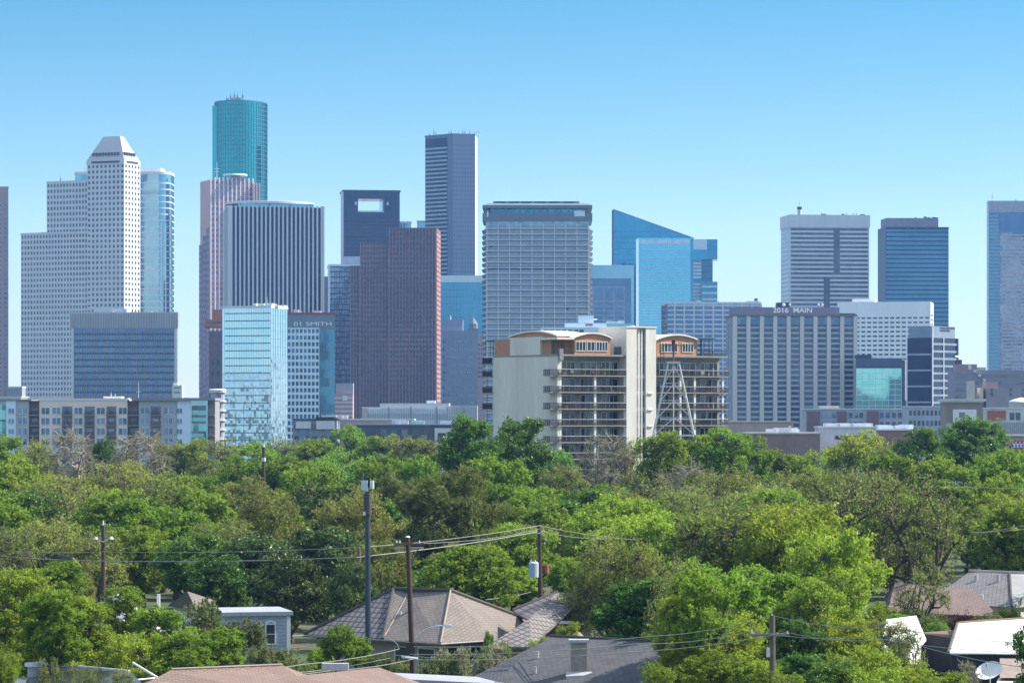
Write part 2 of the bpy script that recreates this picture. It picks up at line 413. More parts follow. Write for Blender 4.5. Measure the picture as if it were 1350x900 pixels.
gm, nt, N, L = _nt('ground_cover')
out = N.new('ShaderNodeOutputMaterial'); b = N.new('ShaderNodeBsdfPrincipled'); g = N.new('ShaderNodeNewGeometry')
n1 = N.new('ShaderNodeTexNoise'); n1.inputs['Scale'].default_value = .06; n1.inputs['Detail'].default_value = 8; n1.inputs['Roughness'].default_value = .7
cr = N.new('ShaderNodeValToRGB'); e = cr.color_ramp.elements
e[0].position = .36; e[0].color = (.022, .035, .012, 1); e[1].position = .66; e[1].color = (.10, .085, .055, 1); k = e.new(.5); k.color = (.045, .075, .02, 1)
L.new(g.outputs['Position'], n1.inputs['Vector']); L.new(n1.outputs['Fac'], cr.inputs[0]); L.new(cr.outputs[0], b.inputs['Base Color']); b.inputs['Roughness'].default_value = .95
L.new(b.outputs[0], out.inputs[0]); MATS['ground_cover'] = gm
structure('ground', MB().poly([(-1880, -880, 0), (1880, -880, 0), (1880, 4280, 0), (-1880, 4280, 0)]), gm)
asph = mat('asphalt', (.055, .055, .058), .9, var=.25, scale=1.2)
def road(x0, x1, y0, y1, name='road'):
    structure(name, MB().poly([(x0, y0, .004), (x1, y0, .004), (x1, y1, .004), (x0, y1, .004)]), asph)
road(-1800, 1800, 960, 978); road(-1800, 1800, 1225, 1243); road(-150, 150, 152, 161)
structure('road_line', MB().poly([(-150, 156.4, .008), (150, 156.4, .008), (150, 156.6, .008), (-150, 156.6, .008)]), mat('road_paint', (.7, .62, .2), .7))
# ------------------------------------------------------------------ the skyline
white_conc = mat('white_concrete', (.60, .60, .60), .75, var=.07, streak=True)
pale_conc = mat('pale_concrete', (.60, .61, .64), .8, var=.08, streak=True)
grey_conc = mat('grey_concrete', (.30, .31, .34), .8, var=.1, streak=True)
tan_conc = mat('tan_concrete', (.45, .41, .36), .8, var=.1, streak=True)
dark_steel = mat('dark_steel', (.05, .055, .065), .5, var=.1)
light_metal = mat('light_metal', (.62, .65, .68), .45, var=.08)
roof_grey = mat('roof_gravel', (.36, .36, .37), .9, var=.12)
pink_gran = mat('pink_granite', (.42, .285, .29), .7, var=.08, streak=True)
pink_rib = mat('pink_granite_rib', (.78, .64, .63), .7, var=.06)
maroon = mat('maroon_granite', (.15, .085, .105), .65, var=.1, streak=True)
maroon_rib = mat('maroon_rib', (.34, .215, .25), .65, var=.12, streak=True)
win_dark = glass('dark_window_glass', (.04, .065, .115), (.17, .20, .25), .5, .12, .01, (2.4, 3.2), .13)
win_deep = glass('deep_window_glass', (.018, .030, .058), (.11, .13, .165), .4, .12, .006, (2.2, 3.4), .13)
win_blue = glass('blue_window_glass', (.16, .25, .38), (.08, .14, .24), .8, .08, .012, (2.5, 3.8), .2)
gl_teal = glass('teal_tower_glass', (.008, .38, .36), (.006, .31, .31), .9, .07, .003, (2.2, 4), .1)
gl_lteal = glass('pale_teal_glass', (.26, .46, .54), (.18, .36, .46), .9, .06, .004, (2.4, 4), .12)
gl_light = glass('light_blue_glass', (.45, .65, .73), (.37, .59, .68), .95, .05, .009, (3.2, 3.9), .14)
gl_blue = glass('bright_blue_glass', (.05, .32, .50), (.04, .265, .44), .9, .06, .0035, (2.6, 4), .12)
gl_blue2 = glass('mid_blue_glass', (.20, .56, .72), (.15, .49, .66), .92, .05, .0015, (2.6, 4), .12)
gl_navy = glass('navy_glass', (.018, .038, .085), (.010, .022, .055), .6, .1, .01, (2.6, 4), .14)
gl_slate = glass('slate_glass', (.13, .22, .36), (.08, .15, .27), .85, .08, .005, (2.6, 3.9), .16)
gl_steel = glass('steel_blue_glass', (.09, .255, .37), (.06, .20, .31), .88, .07, .010, (2.6, 4), .14)
gl_glit = glass('glittering_dark_glass', (.05, .075, .14), (.34, .38, .46), .8, .12, .02, (1.2, 1.8), .16)
red_trim = mat('red_trim', (.30, .06, .07), .7)
white_sign = mat('white_sign_letters', (.85, .85, .85), .6, var=.02)
dark_sign = mat('dark_sign_letters', (.06, .07, .10), .6, var=.02)

def eq(T, f, px0, px1, z, h, d, m, name='plant_room', n=-8):
    fbox_mb = MB(); fbox(fbox_mb, f, f.ua(px0), f.ua(px1), z, z + h, n - d, n); T.part(name, fbox_mb, m)
def clutter(T, f, px0, px1, z, n, m, hmax=4, seed=1, name='roof_unit', cap_=40):
    r = random.Random(seed)
    for i in range(n):
        u = r.uniform(f.ua(px0), f.ua(px1)); w = r.uniform(1, 4); d = r.uniform(-14, -3); h = r.uniform(.8, hmax)
        T.part(name, fbox(MB(), f, u, u + w, z, z + h, d - w, d), m)

# pink tower cut by the left edge
edge_gran = mat('brown_pink_granite', (.34, .24, .23), .7, var=.08, streak=True)
poly = fp1(-60, 10.5, 2600, 40); fl, fr = Face(poly[0], poly[1]), Face(poly[1], poly[2])
T = Thing('office_tower', 'pink granite office tower with punched windows cut off by the left picture edge', 'tower', ctr(poly))
zt = Z(248, 2600); body(T, poly, zt, edge_gran)
punched(T, fl, 0, zt, 9, 52, .5, .5, edge_gran, win_dark, top=12); cap(T, poly, zt, 1.2, edge_gran, .5)
T.part('plant_room', MB().prism(offset(poly, -9), zt - 1, zt + 4), grey_conc)

# stepped white tower with a pyramid roof
T = Thing('office_tower', 'stepped white office tower with small square windows and a pyramid roof', 'tower', P(110, 2410))
YA = 2400
A0, A1, A2 = P(28, 2432), P(120, 2404), P(163.5, 2392)
pa = [A0, A1, A1 + Vector((6, 55, 0)), A0 + Vector((6, 50, 0))]; za = Z(307, 2410); body(T, pa, za, white_conc)
fa = Face(A0, A1); punched(T, fa, 0, za, 23, 39, .58, .56, white_conc, win_deep, u1=fa.L); cap(T, pa, za, 1, white_conc, .5); clutter(T, fa, 36, 108, za, 6, grey_conc, 2.4, 41)
B0, B1 = P(62, 2432), P(116, 2416)
pb = [B0, B1, B1 + Vector((6, 36, 0)), B0 + Vector((6, 34, 0))]; zb = Z(240, 2420)
T.part('body', MB().prism(pb, za - 1, zb), white_conc)
fb = Face(B0, B1); punched(T, fb, za, zb, 13, 9, .58, .56, white_conc, win_deep, u1=fb.L); cap(T, pb, zb, 1.2, white_conc, .5); clutter(T, fb, 66, 110, zb, 5, grey_conc, 2.6, 43); antenna(T, fb.pt(fb.ua(72), 0, -8), zb, 6, dark_steel, .25)
C1 = A2; C0 = P(115, 2406); q = fp_t(115, 163.5, 184, 2392, 24); zc = Z(215, 2392)
body(T, q, zc, white_conc)
f1, f2 = Face(q[0], q[1]), Face(q[1], q[2])
punched(T, f1, 0, zc, 9, 53, .54, .54, white_conc, win_deep); punched(T, f2, 0, zc, 5, 53, .52, .5, white_conc, win_deep)
zr = Z(211, 2392); zp = Z(179, 2400); k = offset(q, .5); t = offset(q, -8.8)
T.part('roof_band', MB().prism(k, zc, zr), white_conc)
mb = MB(); top = [Vector((p[0], p[1], zp)) for p in t]; bot = [Vector((p[0], p[1], zr)) for p in k]
mb.hexa([bot[0], bot[1], bot[2], bot[3], top[0], top[1], top[2], top[3]])
T.part('pyramid_roof', mb, mat('pale_stone_roof', (.46, .44, .43), .8, var=.06))
for ff, px0, px1 in ((f1, 121, 158), (f2, 166, 181)):
    mb = MB(); a, b_ = ff.ua(px0), ff.ua(px1); n = 9 if ff is f1 else 5
    for i in range(n):
        u = a + (b_ - a) * i / n; fbox(mb, ff, u, u + (b_ - a) / n * .5, zr + 4, zr + 6.2, -2.4, -.5)
    T.part('vent_row', mb, dark_steel)
    T.part('louvre', fbox(MB(), ff, a, b_, zc + .4, zr - .3, .4, .62), dark_steel)

# rounded teal slab behind it
def rrect(x0, x1, Y, d, r, tilt=0, seg=7):
    a, b_ = P(x0, Y), P(x1, Y); w_ = b_.x - a.x; cx = (a.x + b_.x) / 2; pts = []
    for sx, sy, t0 in ((1, -1, -90), (1, 1, 0), (-1, 1, 90), (-1, -1, 180)):
        for i in range(seg + 1):
            t = math.radians(t0 + 90 * i / seg); pts.append((sx * (w_ / 2 - r) + r * math.cos(t), d / 2 + sy * (d / 2 - r) + r * math.sin(t)))
    return [Vector((cx + x, Y + y, 0)) for x, y in pts]
poly = rrect(97, 224, 2560, 40, 9); zt = Z(229, 2560)
T = Thing('office_tower', 'rounded pale teal glass tower with white floor lines behind the pyramid roofed tower', 'tower', ctr(poly))
body(T, poly, zt, gl_lteal); o = offset(poly, .35); rh = 5.0
for i in range(36):
    z = zt - 8 - i * rh
    T.part('floor_line', MB().prism(o, z, z + .9), light_metal)
T.part('crown', MB().prism(offset(poly, .5), zt - .5, zt + 1.6), white_conc)
T.part('plant_room', MB().prism(offset(poly, -7), zt + 1, zt + 5), light_metal)
mb = MB(); f = Face(P(186, 2559.5), P(222, 2559.5))
for px in (212, 218): fbox(mb, f, f.ua(px), f.ua(px) + .8, 0, zt - 40, .1, .7)
T.part('mullion_line', mb, light_metal)

# dark glass box in front with a ribbed grey top
poly = fp1(94, 234, 1500, 45); f = Face(poly[0], poly[1]); zt = Z(413, 1500); zg = Z(433, 1500)
T = Thing('office_building', 'square dark blue glass office block with a plain grey ribbed top band', 'building', ctr(poly))
body(T, poly, zt, gl_slate)
T.part('top_band', fbox(MB(), f, -.4, f.L + .4, zg, zt + .6, 0, .6), grey_conc)
ribs(T, f, zg + .1, zt + .5, 64, .18, .85, pale_conc, name='panel_rib')
ribs(T, f, 0, zg - .05, 42, .24, .5, grey_conc, name='mullion', u0=.2, u1=f.L - .2)
bands(T, f, 0, zg - .1, 21, .34, mat('slate_spandrel_dark', (.085, .115, .17), .6), .22, u1=f.L, name='spandrel')
for a in (0, f.L - 1.4): T.part('corner_pier', fbox(MB(), f, a, a + 1.2, 0, zg - .02, .0, .62), pale_conc)
eq(T, f, 121, 165, zt, 2.4, 14, pale_conc, n=-6); clutter(T, f, 112, 230, zt, 7, light_metal, 1.4, 3)

# tall teal glass cylinder tower
Y = 2950; zt = Z(137, Y)
T = Thing('office_tower', 'tallest tower, deep teal glass with a curved front and rooftop antennas', 'tower', P(316, Y + 25))
c = P(317, Y + 34); pts = []
for i in range(25):
    t = math.radians(205 + 152 * i / 24); pts.append(Vector((c.x + 24.6 * math.cos(t) * 1.02, c.y + 33 * math.sin(t), 0)))
pts += [Vector((pts[-1].x - 3, c.y + 26, 0)), Vector((pts[0].x + 3, c.y + 26, 0))]
body(T, pts, Z(133, Y), gl_teal)
q = [P(280, Y + 18), P(287.5, Y + 14), P(287.5, Y + 34), P(280, Y + 34)]; T.part('body', MB().prism(q, 0, zt), gl_teal)
mb = MB(); o = offset(pts, .22)
z = 20
while z < Z(135, Y): mb.prism(o, z, z + .5); z += 4.1
for p in o[:25]: mb.tube([(p[0], p[1], 0), (p[0], p[1], Z(133.3, Y))], .28, 4, False)
T.part('mullion_grid', mb, mat('teal_mullion', (.05, .20, .25), .5, var=.05))
T.part('parapet', MB().prism(offset(pts, .3), Z(133, Y), Z(131.6, Y)), mat('teal_mullion', (0, 0, 0)))
for px, h in ((299, 5), (304, 8), (309, 10), (313, 9), (320, 9), (301, 4)): antenna(T, P(px, Y + 20), Z(131.6, Y), h, dark_steel, .45)
T.part('plant_room', MB().prism([P(303, Y + 14), P(318, Y + 14), P(318, Y + 28), P(303, Y + 28)], Z(131.6, Y), Z(127, Y)), grey_conc)

# pink granite tower with stepped shoulders
Y = 2550
poly = fp(262, 277, 334, Y, dl=30); fl, fr = Face(poly[0], poly[1]), Face(poly[1], poly[2])
T = Thing('office_tower', 'pink granite tower with pale vertical ribs and a flat white disc on its roof', 'tower', ctr(poly))
zt = Z(237, Y); q = fp(275.2, 277, 334, Y, dl=8)
q = [fr.pt(0), fr.pt(fr.L), fr.pt(fr.L, 0, -26), fr.pt(0, 0, -26)]
body(T, q, zt, pink_gran); punched(T, fr, 0, zt, 10, 50, .55, .5, pink_gran, win_blue, name='wall'); ribs(T, fr, 0, zt + 2, 10, .9, 1.2, pink_rib)
q2 = [P(334.2, Y + 8), P(343, Y + 9), P(343, Y + 34), P(334.2, Y + 34)]; T.part('body', MB().prism(q2, 0, Z(241, Y)), pink_gran)
f3 = Face(q2[0], q2[1]); ribs(T, f3, 0, Z(240, Y), 2, .9, 1.0, pink_rib)
shaded_gran = mat('shaded_pink_granite', (.27, .23, .30), .7, var=.08)  # pink granite darkened: shade of the left side put into its colour
for x0, x1, py, yy in ((272, 276.6, 300, Y + 3), (267.5, 271.8, 310, Y + 6), (262.5, 267.3, 322, Y + 9)):
    qq = [P(x0, yy), P(x1, yy), P(x1, yy + 24), P(x0, yy + 24)]; T.part('shoulder', MB().prism(qq, 0, Z(py, Y)), shaded_gran)
    ff = Face(qq[0], qq[1]); punched(T, ff, 0, Z(py, Y), 2, 34, .5, .5, shaded_gran, win_dark, u1=ff.L, name='shoulder_wall')
cc = P(310, Y + 12); T.part('helipad', MB().cyl(cc, 10, zt + 4, zt + 5.2, 28, 9.5), light_metal)
T.part('helipad_stand', MB().cyl(cc, 4, zt, zt + 4, 12), grey_conc)
antenna(T, P(286, Y + 6), zt, 15, light_metal, .4)

# small terracotta crowned building in front of it
Y = 1700; poly = fp1(270, 296, Y, 22); f = Face(poly[0], poly[1])
T = Thing('office_building', 'slim brown building with an orange terracotta crown beside the striped tower', 'building', ctr(poly))
terra = mat('terracotta', (.42, .15, .09), .8, var=.12); br = mat('dark_brown_brick', (.16, .12, .14), .85)
q = [f.pt(2.2), f.pt(f.L), f.pt(f.L, 0, -20), f.pt(2.2, 0, -20)]
body(T, q, Z(436, Y), br); T.part('crown', MB().prism(poly, Z(431, Y), Z(421, Y)), terra)
T.part('crown_window', fbox(MB(), f, .6, f.L - 1, Z(426, Y), Z(423.5, Y), 0, .12), win_dark)
T.part('attic', MB().prism([f.pt(4), f.pt(f.L), f.pt(f.L, 0, -14), f.pt(4, 0, -14)], Z(421, Y), Z(408, Y)), terra)
T.repeat('window', f, [(u, z) for z in (20, 26, 32, 38, 44, 50) for u in (3.4, 6.4)], 1.4, 2.6, .1, win_dark, .02)

# striped tower with disc roof
Y = 2000; poly = fp(297, 304, 425, Y, dl=44); fl, f = Face(poly[0], poly[1]), Face(poly[1], poly[2]); zt = Z(272.5, Y)
T = Thing('office_tower', 'dark tower with pale full height vertical stripes and a floating white disc roof', 'tower', ctr(poly))
body(T, poly, zt, gl_navy); ribs(T, f, 0, zt + .8, 21, 1.08, .8, pale_conc, name='vertical_stripe')
ribs(T, fl, 0, zt + .8, 7, 1.5, 1.0, pale_conc, name='vertical_stripe')
T.part('corner_pier', fbox(MB(), f, -1.6, -.05, 0, zt + .8, -1.5, 1.05), pale_conc)
T.part('corner_pier', fbox(MB(), f, f.L + .05, f.L + 1.2, 0, zt + .8, -1.5, 1.05), white_conc)
i = offset(poly, -5); T.part('penthouse', MB().prism(i, zt, Z(267, Y)), gl_lteal)
cc = ctr(poly); mb = MB(); n = 48; b = 0; du, dv = f.u, -f.n
ring = [cc + du * (f.L * .49 * math.cos(2 * math.pi * k / n)) - du * 2.4 + dv * (20 * math.sin(2 * math.pi * k / n)) for k in range(n)]
T.part('disc_roof', MB().prism(ring, Z(267, Y), Z(264.4, Y)), white_conc)
T.part('disc_roof_top', MB().prism([cc - du * 2.4 + (p - cc + du * 2.4) * .9 for p in ring], Z(264.4, Y), Z(263.4, Y)), white_conc)
for px in (318, 356, 384): antenna(T, f.pt(f.ua(px), 0, -4), zt, 2.6, dark_steel, .3, name='roof_mast', arms=1)

# light glass tower
Y = 1300; poly = fp_t(293, 357, 379, Y, 18); fl, fr = Face(poly[0], poly[1]), Face(poly[1], poly[2]); zt = Z(405, Y)
T = Thing('office_tower', 'light blue mirror glass tower with thin dark floor lines, in front of the striped tower', 'tower', ctr(poly))
body(T, poly, zt, gl_light)
mb = MB(); rows = int(zt / 3.05)
T.repeat('floor_line', fl, [(1.2, zt - 2.6 - i * 3.05) for i in range(rows)], fl.L - 1.4, .42, .22, mat('blue_grey_trim', (.12, .22, .30), .5, var=.05), 0)
grid(T, fr, 0, zt, 7, rows, .08, .14, mat('blue_grey_trim', (0, 0, 0)), .1, name='mullion_grid'); grid(T, fl, 0, zt, 20, 1, .07, 0, light_metal, .12)
gl_refl = glass('broken_reflection_glass', (.45, .63, .72), (.33, .47, .58), .92, .06, .016, (1.1, 1.3), .2)  # for added lower sheets; tint patches and tilted panes imitate broken reflections
T.part('reflection_sheet', fbox(MB(), fl, .1, fl.L - .1, 0, Z(489, Y), 0, .1), gl_refl); T.part('reflection_sheet', fbox(MB(), fr, .1, fr.L - .1, 0, Z(470, Y), 0, .06), gl_refl)
cap(T, poly, zt, .7, light_metal, .25); clutter(T, fl, 322, 355, zt, 12, light_metal, 1.9, 5); clutter(T, fl, 325, 350, zt, 3, terra, 1.8, 8)
antenna(T, fl.pt(fl.ua(346), 0, -5), zt, 4.5, light_metal, .12)

# tower with lettering
Y = 1450; poly = fp1(352, 441.5, Y, 40); f = Face(poly[0], poly[1]); zt = Z(414, Y); zg = Z(432, Y)
T = Thing('office_building', 'white gridded office block with a dark top band lettered SMITH and red roof edge', 'building', ctr(poly))
body(T, poly, zt, mat('slate_panel', (.17, .215, .27), .5, var=.06))
T.part('red_roof_edge', MB().prism(offset(poly, .25), zt, zt + .7), red_trim)
ug = f.ua(421)
wp = mat('pale_blue_panel', (.62, .72, .78), .6, var=.05)
punched(T, f, 0, zg, 13, 21, .68, .62, wp, win_blue, u0=f.ua(352), u1=ug, depth=.35, cap=100)
T.part('side_glass', fbox(MB(), f, ug + .1, f.L, 0, Z(434, Y), 0, .15), gl_steel)
mb = MB()
for i in range(9): fbox(mb, f, ug + .3 + i * .72, ug + .42 + i * .72, 0, Z(434, Y), .15, .28)
T.part('side_mullions', mb, grey_conc)
lettering(T, '01 SMITH', f, f.ua(387.5), f.ua(437), Z(429.4, Y), 1.75, white_sign, .05, .2)
clutter(T, f, 384, 418, zt + .7, 5, white_conc, 1.6, 4)

# glittering dark tower
Y = 2450; poly = fp(432, 434, 478, Y, dl=30); f = Face(poly[1], poly[2]); zt = Z(351, Y)
T = Thing('office_tower', 'dark glass tower with glittering pale window specks and a bright left edge', 'tower', ctr(poly))
body(T, poly, zt, gl_glit); grid(T, f, 0, zt, 13, 33, .3, .8, gl_navy, .2)
T.part('corner_trim', fbox(MB(), f, -.9, .5, 0, zt, -1, .4), wp); T.part('roof_trim', MB().prism(offset(poly, .5), zt, zt + 1.6), wp)

Y = 2470; poly = fp1(424.5, 432, Y, 20)
T = Thing('office_tower', 'sliver of a grey pink tower between the striped and the glittering towers', 'tower', ctr(poly)); f = Face(poly[0], poly[1])
body(T, poly, Z(366, Y), mat('grey_pink_stone', (.30, .27, .31), .8)); ribs(T, f, 0, Z(367, Y), 3, .5, .4, grey_conc)
cap(T, poly, Z(366, Y), 1, grey_conc)

# tower with a hole in its top
Y = 2800; poly = fp(449, 453, 527, Y, dl=34); f = Face(poly[1], poly[2]); D = 34
T = Thing('office_tower', 'navy blue tower with a rectangular hole cut through its top', 'tower', ctr(poly))
def slab(u0, u1, z0, z1, m=gl_navy, nm='body'): return T.part(nm, fbox(MB(), f, u0, u1, z0, z1, -D, 0), m)
h0, h1, zh0, zh1 = f.ua(472), f.ua(506.5), Z(279.5, Y), Z(262, Y); zt = Z(252.5, Y)
slab(0, f.L, 0, zh0); slab(0, h0, zh0, zt); slab(h1, f.L, zh0, zt); slab(h0, h1, zh1, zt)
T.part('roof_lip', fbox(MB(), f, -.8, f.L + .8, zt, Z(250.3, Y), -D - .8, .8), dark_steel)
T.part('hole_sill', fbox(MB(), f, h0 + .1, h1 + .3, zh0, zh0 + 1.4, -D + 1, -1), light_metal)
T.part('hole_jamb', fbox(MB(), f, h1 - 1.3, h1 - .05, zh0 + 1.5, zh1 - .1, -D + 1, -1), gl_steel)
bands(T, f, Z(340, Y), zh0 - 4, 11, .3, dark_steel, .3, u1=f.L)
T.part('pale_base_band', fbox(MB(), f, 0, f.L, Z(348, Y), Z(338, Y), 0, .4), mat('pale_violet_panel', (.50, .52, .62), .7))
T.part('corner_trim', fbox(MB(), f, -2.2, -.1, 0, zt, -2, .2), pale_conc)
for px in (468, 510): T.part('window', fbox(MB(), f, f.ua(px), f.ua(px) + 1.4, Z(270, Y), Z(266, Y), 0, .2), wp)

# pale tops peeping over the maroon tower
for nm, x0, x1, py, Y, lab in (('office_tower', 527, 542, 293, 2900, 'low pale teal tower top peeping between the holed tower and maroon tower'),
                               ('office_tower', 550, 562, 292, 3060, 'pale teal tower top showing just left of the tall banded tower')):
    poly = fp1(x0, x1, Y, 18); T = Thing(nm, lab, 'tower', ctr(poly)); f = Face(poly[0], poly[1])
    body(T, poly, Z(py, Y), gl_lteal); grid(T, f, 0, Z(py, Y), 4, 30, .3, .6, light_metal, .2); cap(T, poly, Z(py, Y), .8, light_metal)

# maroon tower
Y = 1900
T = Thing('office_tower', 'maroon granite tower in three stepped ribbed slabs with a lit right edge', 'tower', P(520, Y + 15))
def mslab(x0, x1, Yn, py, d, cols, rows, side=False):
    q = fp_t(x0, x1 - (4.6 if side else .3), x1, Yn, 7 if side else 3) if side else fp1(x0, x1, Yn, d)
    if side: q = fp(x0, x1 - 5, x1, Yn, dr=d)
    f = Face(q[0], q[1]); zt = Z(py, Yn); body(T, q, zt, maroon)
    punched(T, f, 0, zt, cols, rows, .55, .5, maroon, win_dark, u1=f.L, depth=.35, cap=40); ribs(T, f, 0, zt + .6, cols, .45, .75, maroon_rib)
    if side:
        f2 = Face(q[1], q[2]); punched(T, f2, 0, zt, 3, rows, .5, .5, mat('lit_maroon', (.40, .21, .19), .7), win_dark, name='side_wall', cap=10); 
    cap(T, q, zt, .8, maroon, .4)
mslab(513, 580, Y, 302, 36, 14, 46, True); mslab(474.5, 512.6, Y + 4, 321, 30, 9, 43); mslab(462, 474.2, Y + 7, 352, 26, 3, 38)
for px, z in ((495, 392), (538, 401), (557, 401), (533, 361)):
    pass

# tall five sided tower with bands left and punched windows right
Y = 3000
P0, P1, P2, P3, P4 = P(560.5, Y + 24), P(590, Y + 4), P(597, Y), P(626, Y + 6), P(628.6, Y + 40)
poly = [P0, P1, P2, P3, P4, P(590, Y + 62)]
T = Thing('office_tower', 'tall slate blue tower, banded on its left face and dotted with windows on its right', 'tower', ctr(poly))
zt = Z(177.5, Y); slate = mat('slate_granite', (.12, .16, .235), .7, var=.06, streak=True)
body(T, poly, zt, slate); f1, f2, f3, f4 = Face(P0, P1), Face(P1, P2), Face(P2, P3), Face(P3, P4)
T.part('window_wall', fbox(MB(), f1, .8, f1.L - .3, 0, Z(181, Y), 0, .3), gl_navy)
bands(T, f1, Z(420, Y), Z(190, Y), 42, .42, mat('slate_spandrel', (.34, .37, .42), .7), .7, u0=.8, u1=f1.L - .3)
punched(T, f3, 0, zt, 8, 66, .4, .4, slate, win_dark, u1=f3.L, top=8)
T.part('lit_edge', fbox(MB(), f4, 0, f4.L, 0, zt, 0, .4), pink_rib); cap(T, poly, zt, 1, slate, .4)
for px, h in ((572, 9), (575, 6), (592, 8), (595, 9), (600, 5), (604, 6), (610, 8), (613, 9), (619, 7), (566, 4)): antenna(T, P(px, Y + 16), zt, h * .8, dark_steel, .3, arms=1)
T.part('crane_arm', MB().tube([P(620, Y + 12) + Vector((0, 0, zt)), P(626, Y + 8) + Vector((0, 0, zt + 2.5)), P(633, Y + 6) + Vector((0, 0, zt + 3.4))], .4, 5), light_metal)

# low blue glass block with white top
Y = 2350; poly = fp1(580, 650, Y, 40); f = Face(poly[0], poly[1]); zt = Z(364, Y)
T = Thing('office_building', 'plain bright blue glass block with a white top band beside the maroon tower', 'building', ctr(poly))
body(T, poly, zt, glass('soft_blue_glass', (.17, .50, .66), (.14, .45, .62), .8, .42, .0015, (2.6, 4), .1)); T.part('top_band', fbox(MB(), f, -.3, f.L + .3, Z(372, Y), zt + .5, 0, .5), wp); grid(T, f, 0, Z(373, Y), 16, 24, .12, .2, gl_blue, .1)

Y = 2000; poly = fp1(583, 630, Y, 30); f = Face(poly[0], poly[1]); zt = Z(437, Y)
T = Thing('office_building', 'grey blue office block with faint window rows right of the maroon tower', 'building', ctr(poly))
gb = mat('grey_blue_stone', (.25, .31, .40), .75, var=.07); body(T, poly, zt, gb); punched(T, f, 0, zt, 14, 15, .5, .35, gb, win_blue, u1=f.L, top=4)
T.part('upper_block', fbox(MB(), f, 0, f.ua(610), zt, Z(421, Y), -24, -4), gb); antenna(T, P(594, Y + 12), Z(421, Y), 3, white_conc, .5, arms=0); cap(T, poly, zt, .6, gb, .3)

Y = 2150; cc = P(624, Y); z0 = Z(437, Y)
T = Thing('spired_tower', 'old grey tower with a small pointed cupola before the blue glass block', 'tower', cc)
st = mat('old_grey_stone', (.20, .22, .27), .85); T.part('body', MB().prism([cc + Vector((-3.6, -3, 0)), cc + Vector((3.6, -3, 0)), cc + Vector((3.6, 4, 0)), cc + Vector((-3.6, 4, 0))], 0, z0 + 2), st)
T.part('cupola', MB().cyl(cc, 3.0, z0 + 2, z0 + 5, 8), st); T.part('spire', MB().cyl(cc, 3.2, z0 + 5, z0 + 9, 8, .5), st); antenna(T, cc, z0 + 9, 3.4, st, .3, name='finial', arms=0)
f = Face(cc + Vector((-3.6, -3, 0)), cc + Vector((3.6, -3, 0))); T.repeat('window', f, [(u, z0 - 4 - k * 4) for k in range(6) for u in (.8, 3, 5.2)], 1.1, 2, .1, win_dark, .02)

Y = 2080; poly = fp1(629.5, 640, Y, 20); f = Face(poly[0], poly[1])
T = Thing('office_building', 'pink stepped old building squeezed beside the louvred grey tower', 'building', ctr(poly))
body(T, poly, Z(452, Y), pink_gran); T.part('upper_block', fbox(MB(), f, 1.4, 4.4, Z(452, Y), Z(440, Y), -12, -1), pink_gran)
T.repeat('window', f, [(u, Z(456 + 6 * k, Y)) for k in range(8) for u in (.6, 2.2, 3.8)], .8, 1.4, .1, win_dark, .02)

# louvred grey tower
Y = 1800; poly = fp1(638, 779, Y, 44); f = Face(poly[0], poly[1]); zt = Z(290, Y)
T = Thing('office_tower', 'broad grey tower with projecting sunshade louvres at every floor', 'tower', ctr(poly))
body(T, offset(poly, -1.0), zt, glass('grey_glass', (.30, .36, .44), (.22, .28, .36), .8, .12, .012, (1.6, 4.1), .25))
lo = mat('louvre_metal', (.33, .36, .41), .6, var=.1); n = 41; sp = (zt - 4 - 0) / n
sm = offset(poly, 1.6); i_ = offset(poly, -.9)
for k in range(n):
    z = zt - 6 - k * sp
    if z < 2: break
    mb = MB(); mb.hexa([(i_[0][0] - 2.2, i_[0][1], z), (i_[1][0] + 2.2, i_[1][1], z), (i_[2][0] + 2.2, i_[2][1], z), (i_[3][0] - 2.2, i_[3][1], z),
                        (i_[0][0], i_[0][1] - .2, z + .9), (i_[1][0], i_[1][1] - .2, z + .9), (i_[2][0], i_[2][1], z + .9), (i_[3][0], i_[3][1], z + .9)])
    T.part('sunshade', mb, lo)
    T.part('slab_edge', fbox(MB(), f, .3, f.L - .3, z + .95, z + 1.4, .2, 1.15), light_metal)
fi = Face(f.pt(0, 0, -.99), f.pt(f.L, 0, -.99))
T.repeat('glazing_rail', fi, [(1.1, zt - 6 - k * sp + d) for k in range(n - 1) for d in (sp * .45, sp * .7)], fi.L - 2.2, .3, .5, lo, .02)
for k in range(10):
    u = 1.5 + (f.L - 3.2) * k / 9; T.part('vertical_rib', fbox(MB(), f, u, u + .4, 0, zt - 2.2, -.9, 1.25), light_metal)
T.part('dark_band', fbox(MB(), fi, 1.2, fi.L - 1.2, Z(355.5, Y), Z(351, Y), .03, .35), mat('violet_dark', (.10, .09, .13), .6))
zc0, zc1 = Z(287.5, Y), Z(270.5, Y); o = offset(poly, .8)
crown = mat('grey_crown_metal', (.15, .19, .23), .6, var=.1)
T.part('crown', MB().prism(o, zt - .6, Z(281, Y)), crown); T.part('crown', MB().prism(o, Z(274.5, Y), zc1), crown)
T.part('crown_wall', MB().prism(offset(poly, -3.5), Z(281, Y), Z(274.5, Y)), gl_steel)
for k in range(16):
    u = .5 + (f.L - 1.6) * k / 15; T.part('crown_post', fbox(MB(), f, u, u + .7, Z(281, Y), Z(274.5, Y), -.6, .5), crown)
T.part('crown_slope', MB().hexa([(o[0][0], o[0][1], zc1), (o[1][0], o[1][1], zc1), (o[2][0], o[2][1], zc1), (o[3][0], o[3][1], zc1)] +
        [(p[0], p[1], zc1 + 1.2) for p in offset(poly, -2.4)]), crown)
pr = [f.pt(f.ua(650), 0, -6), f.pt(f.ua(764), 0, -6), f.pt(f.ua(764), 0, -34), f.pt(f.ua(650), 0, -34)]
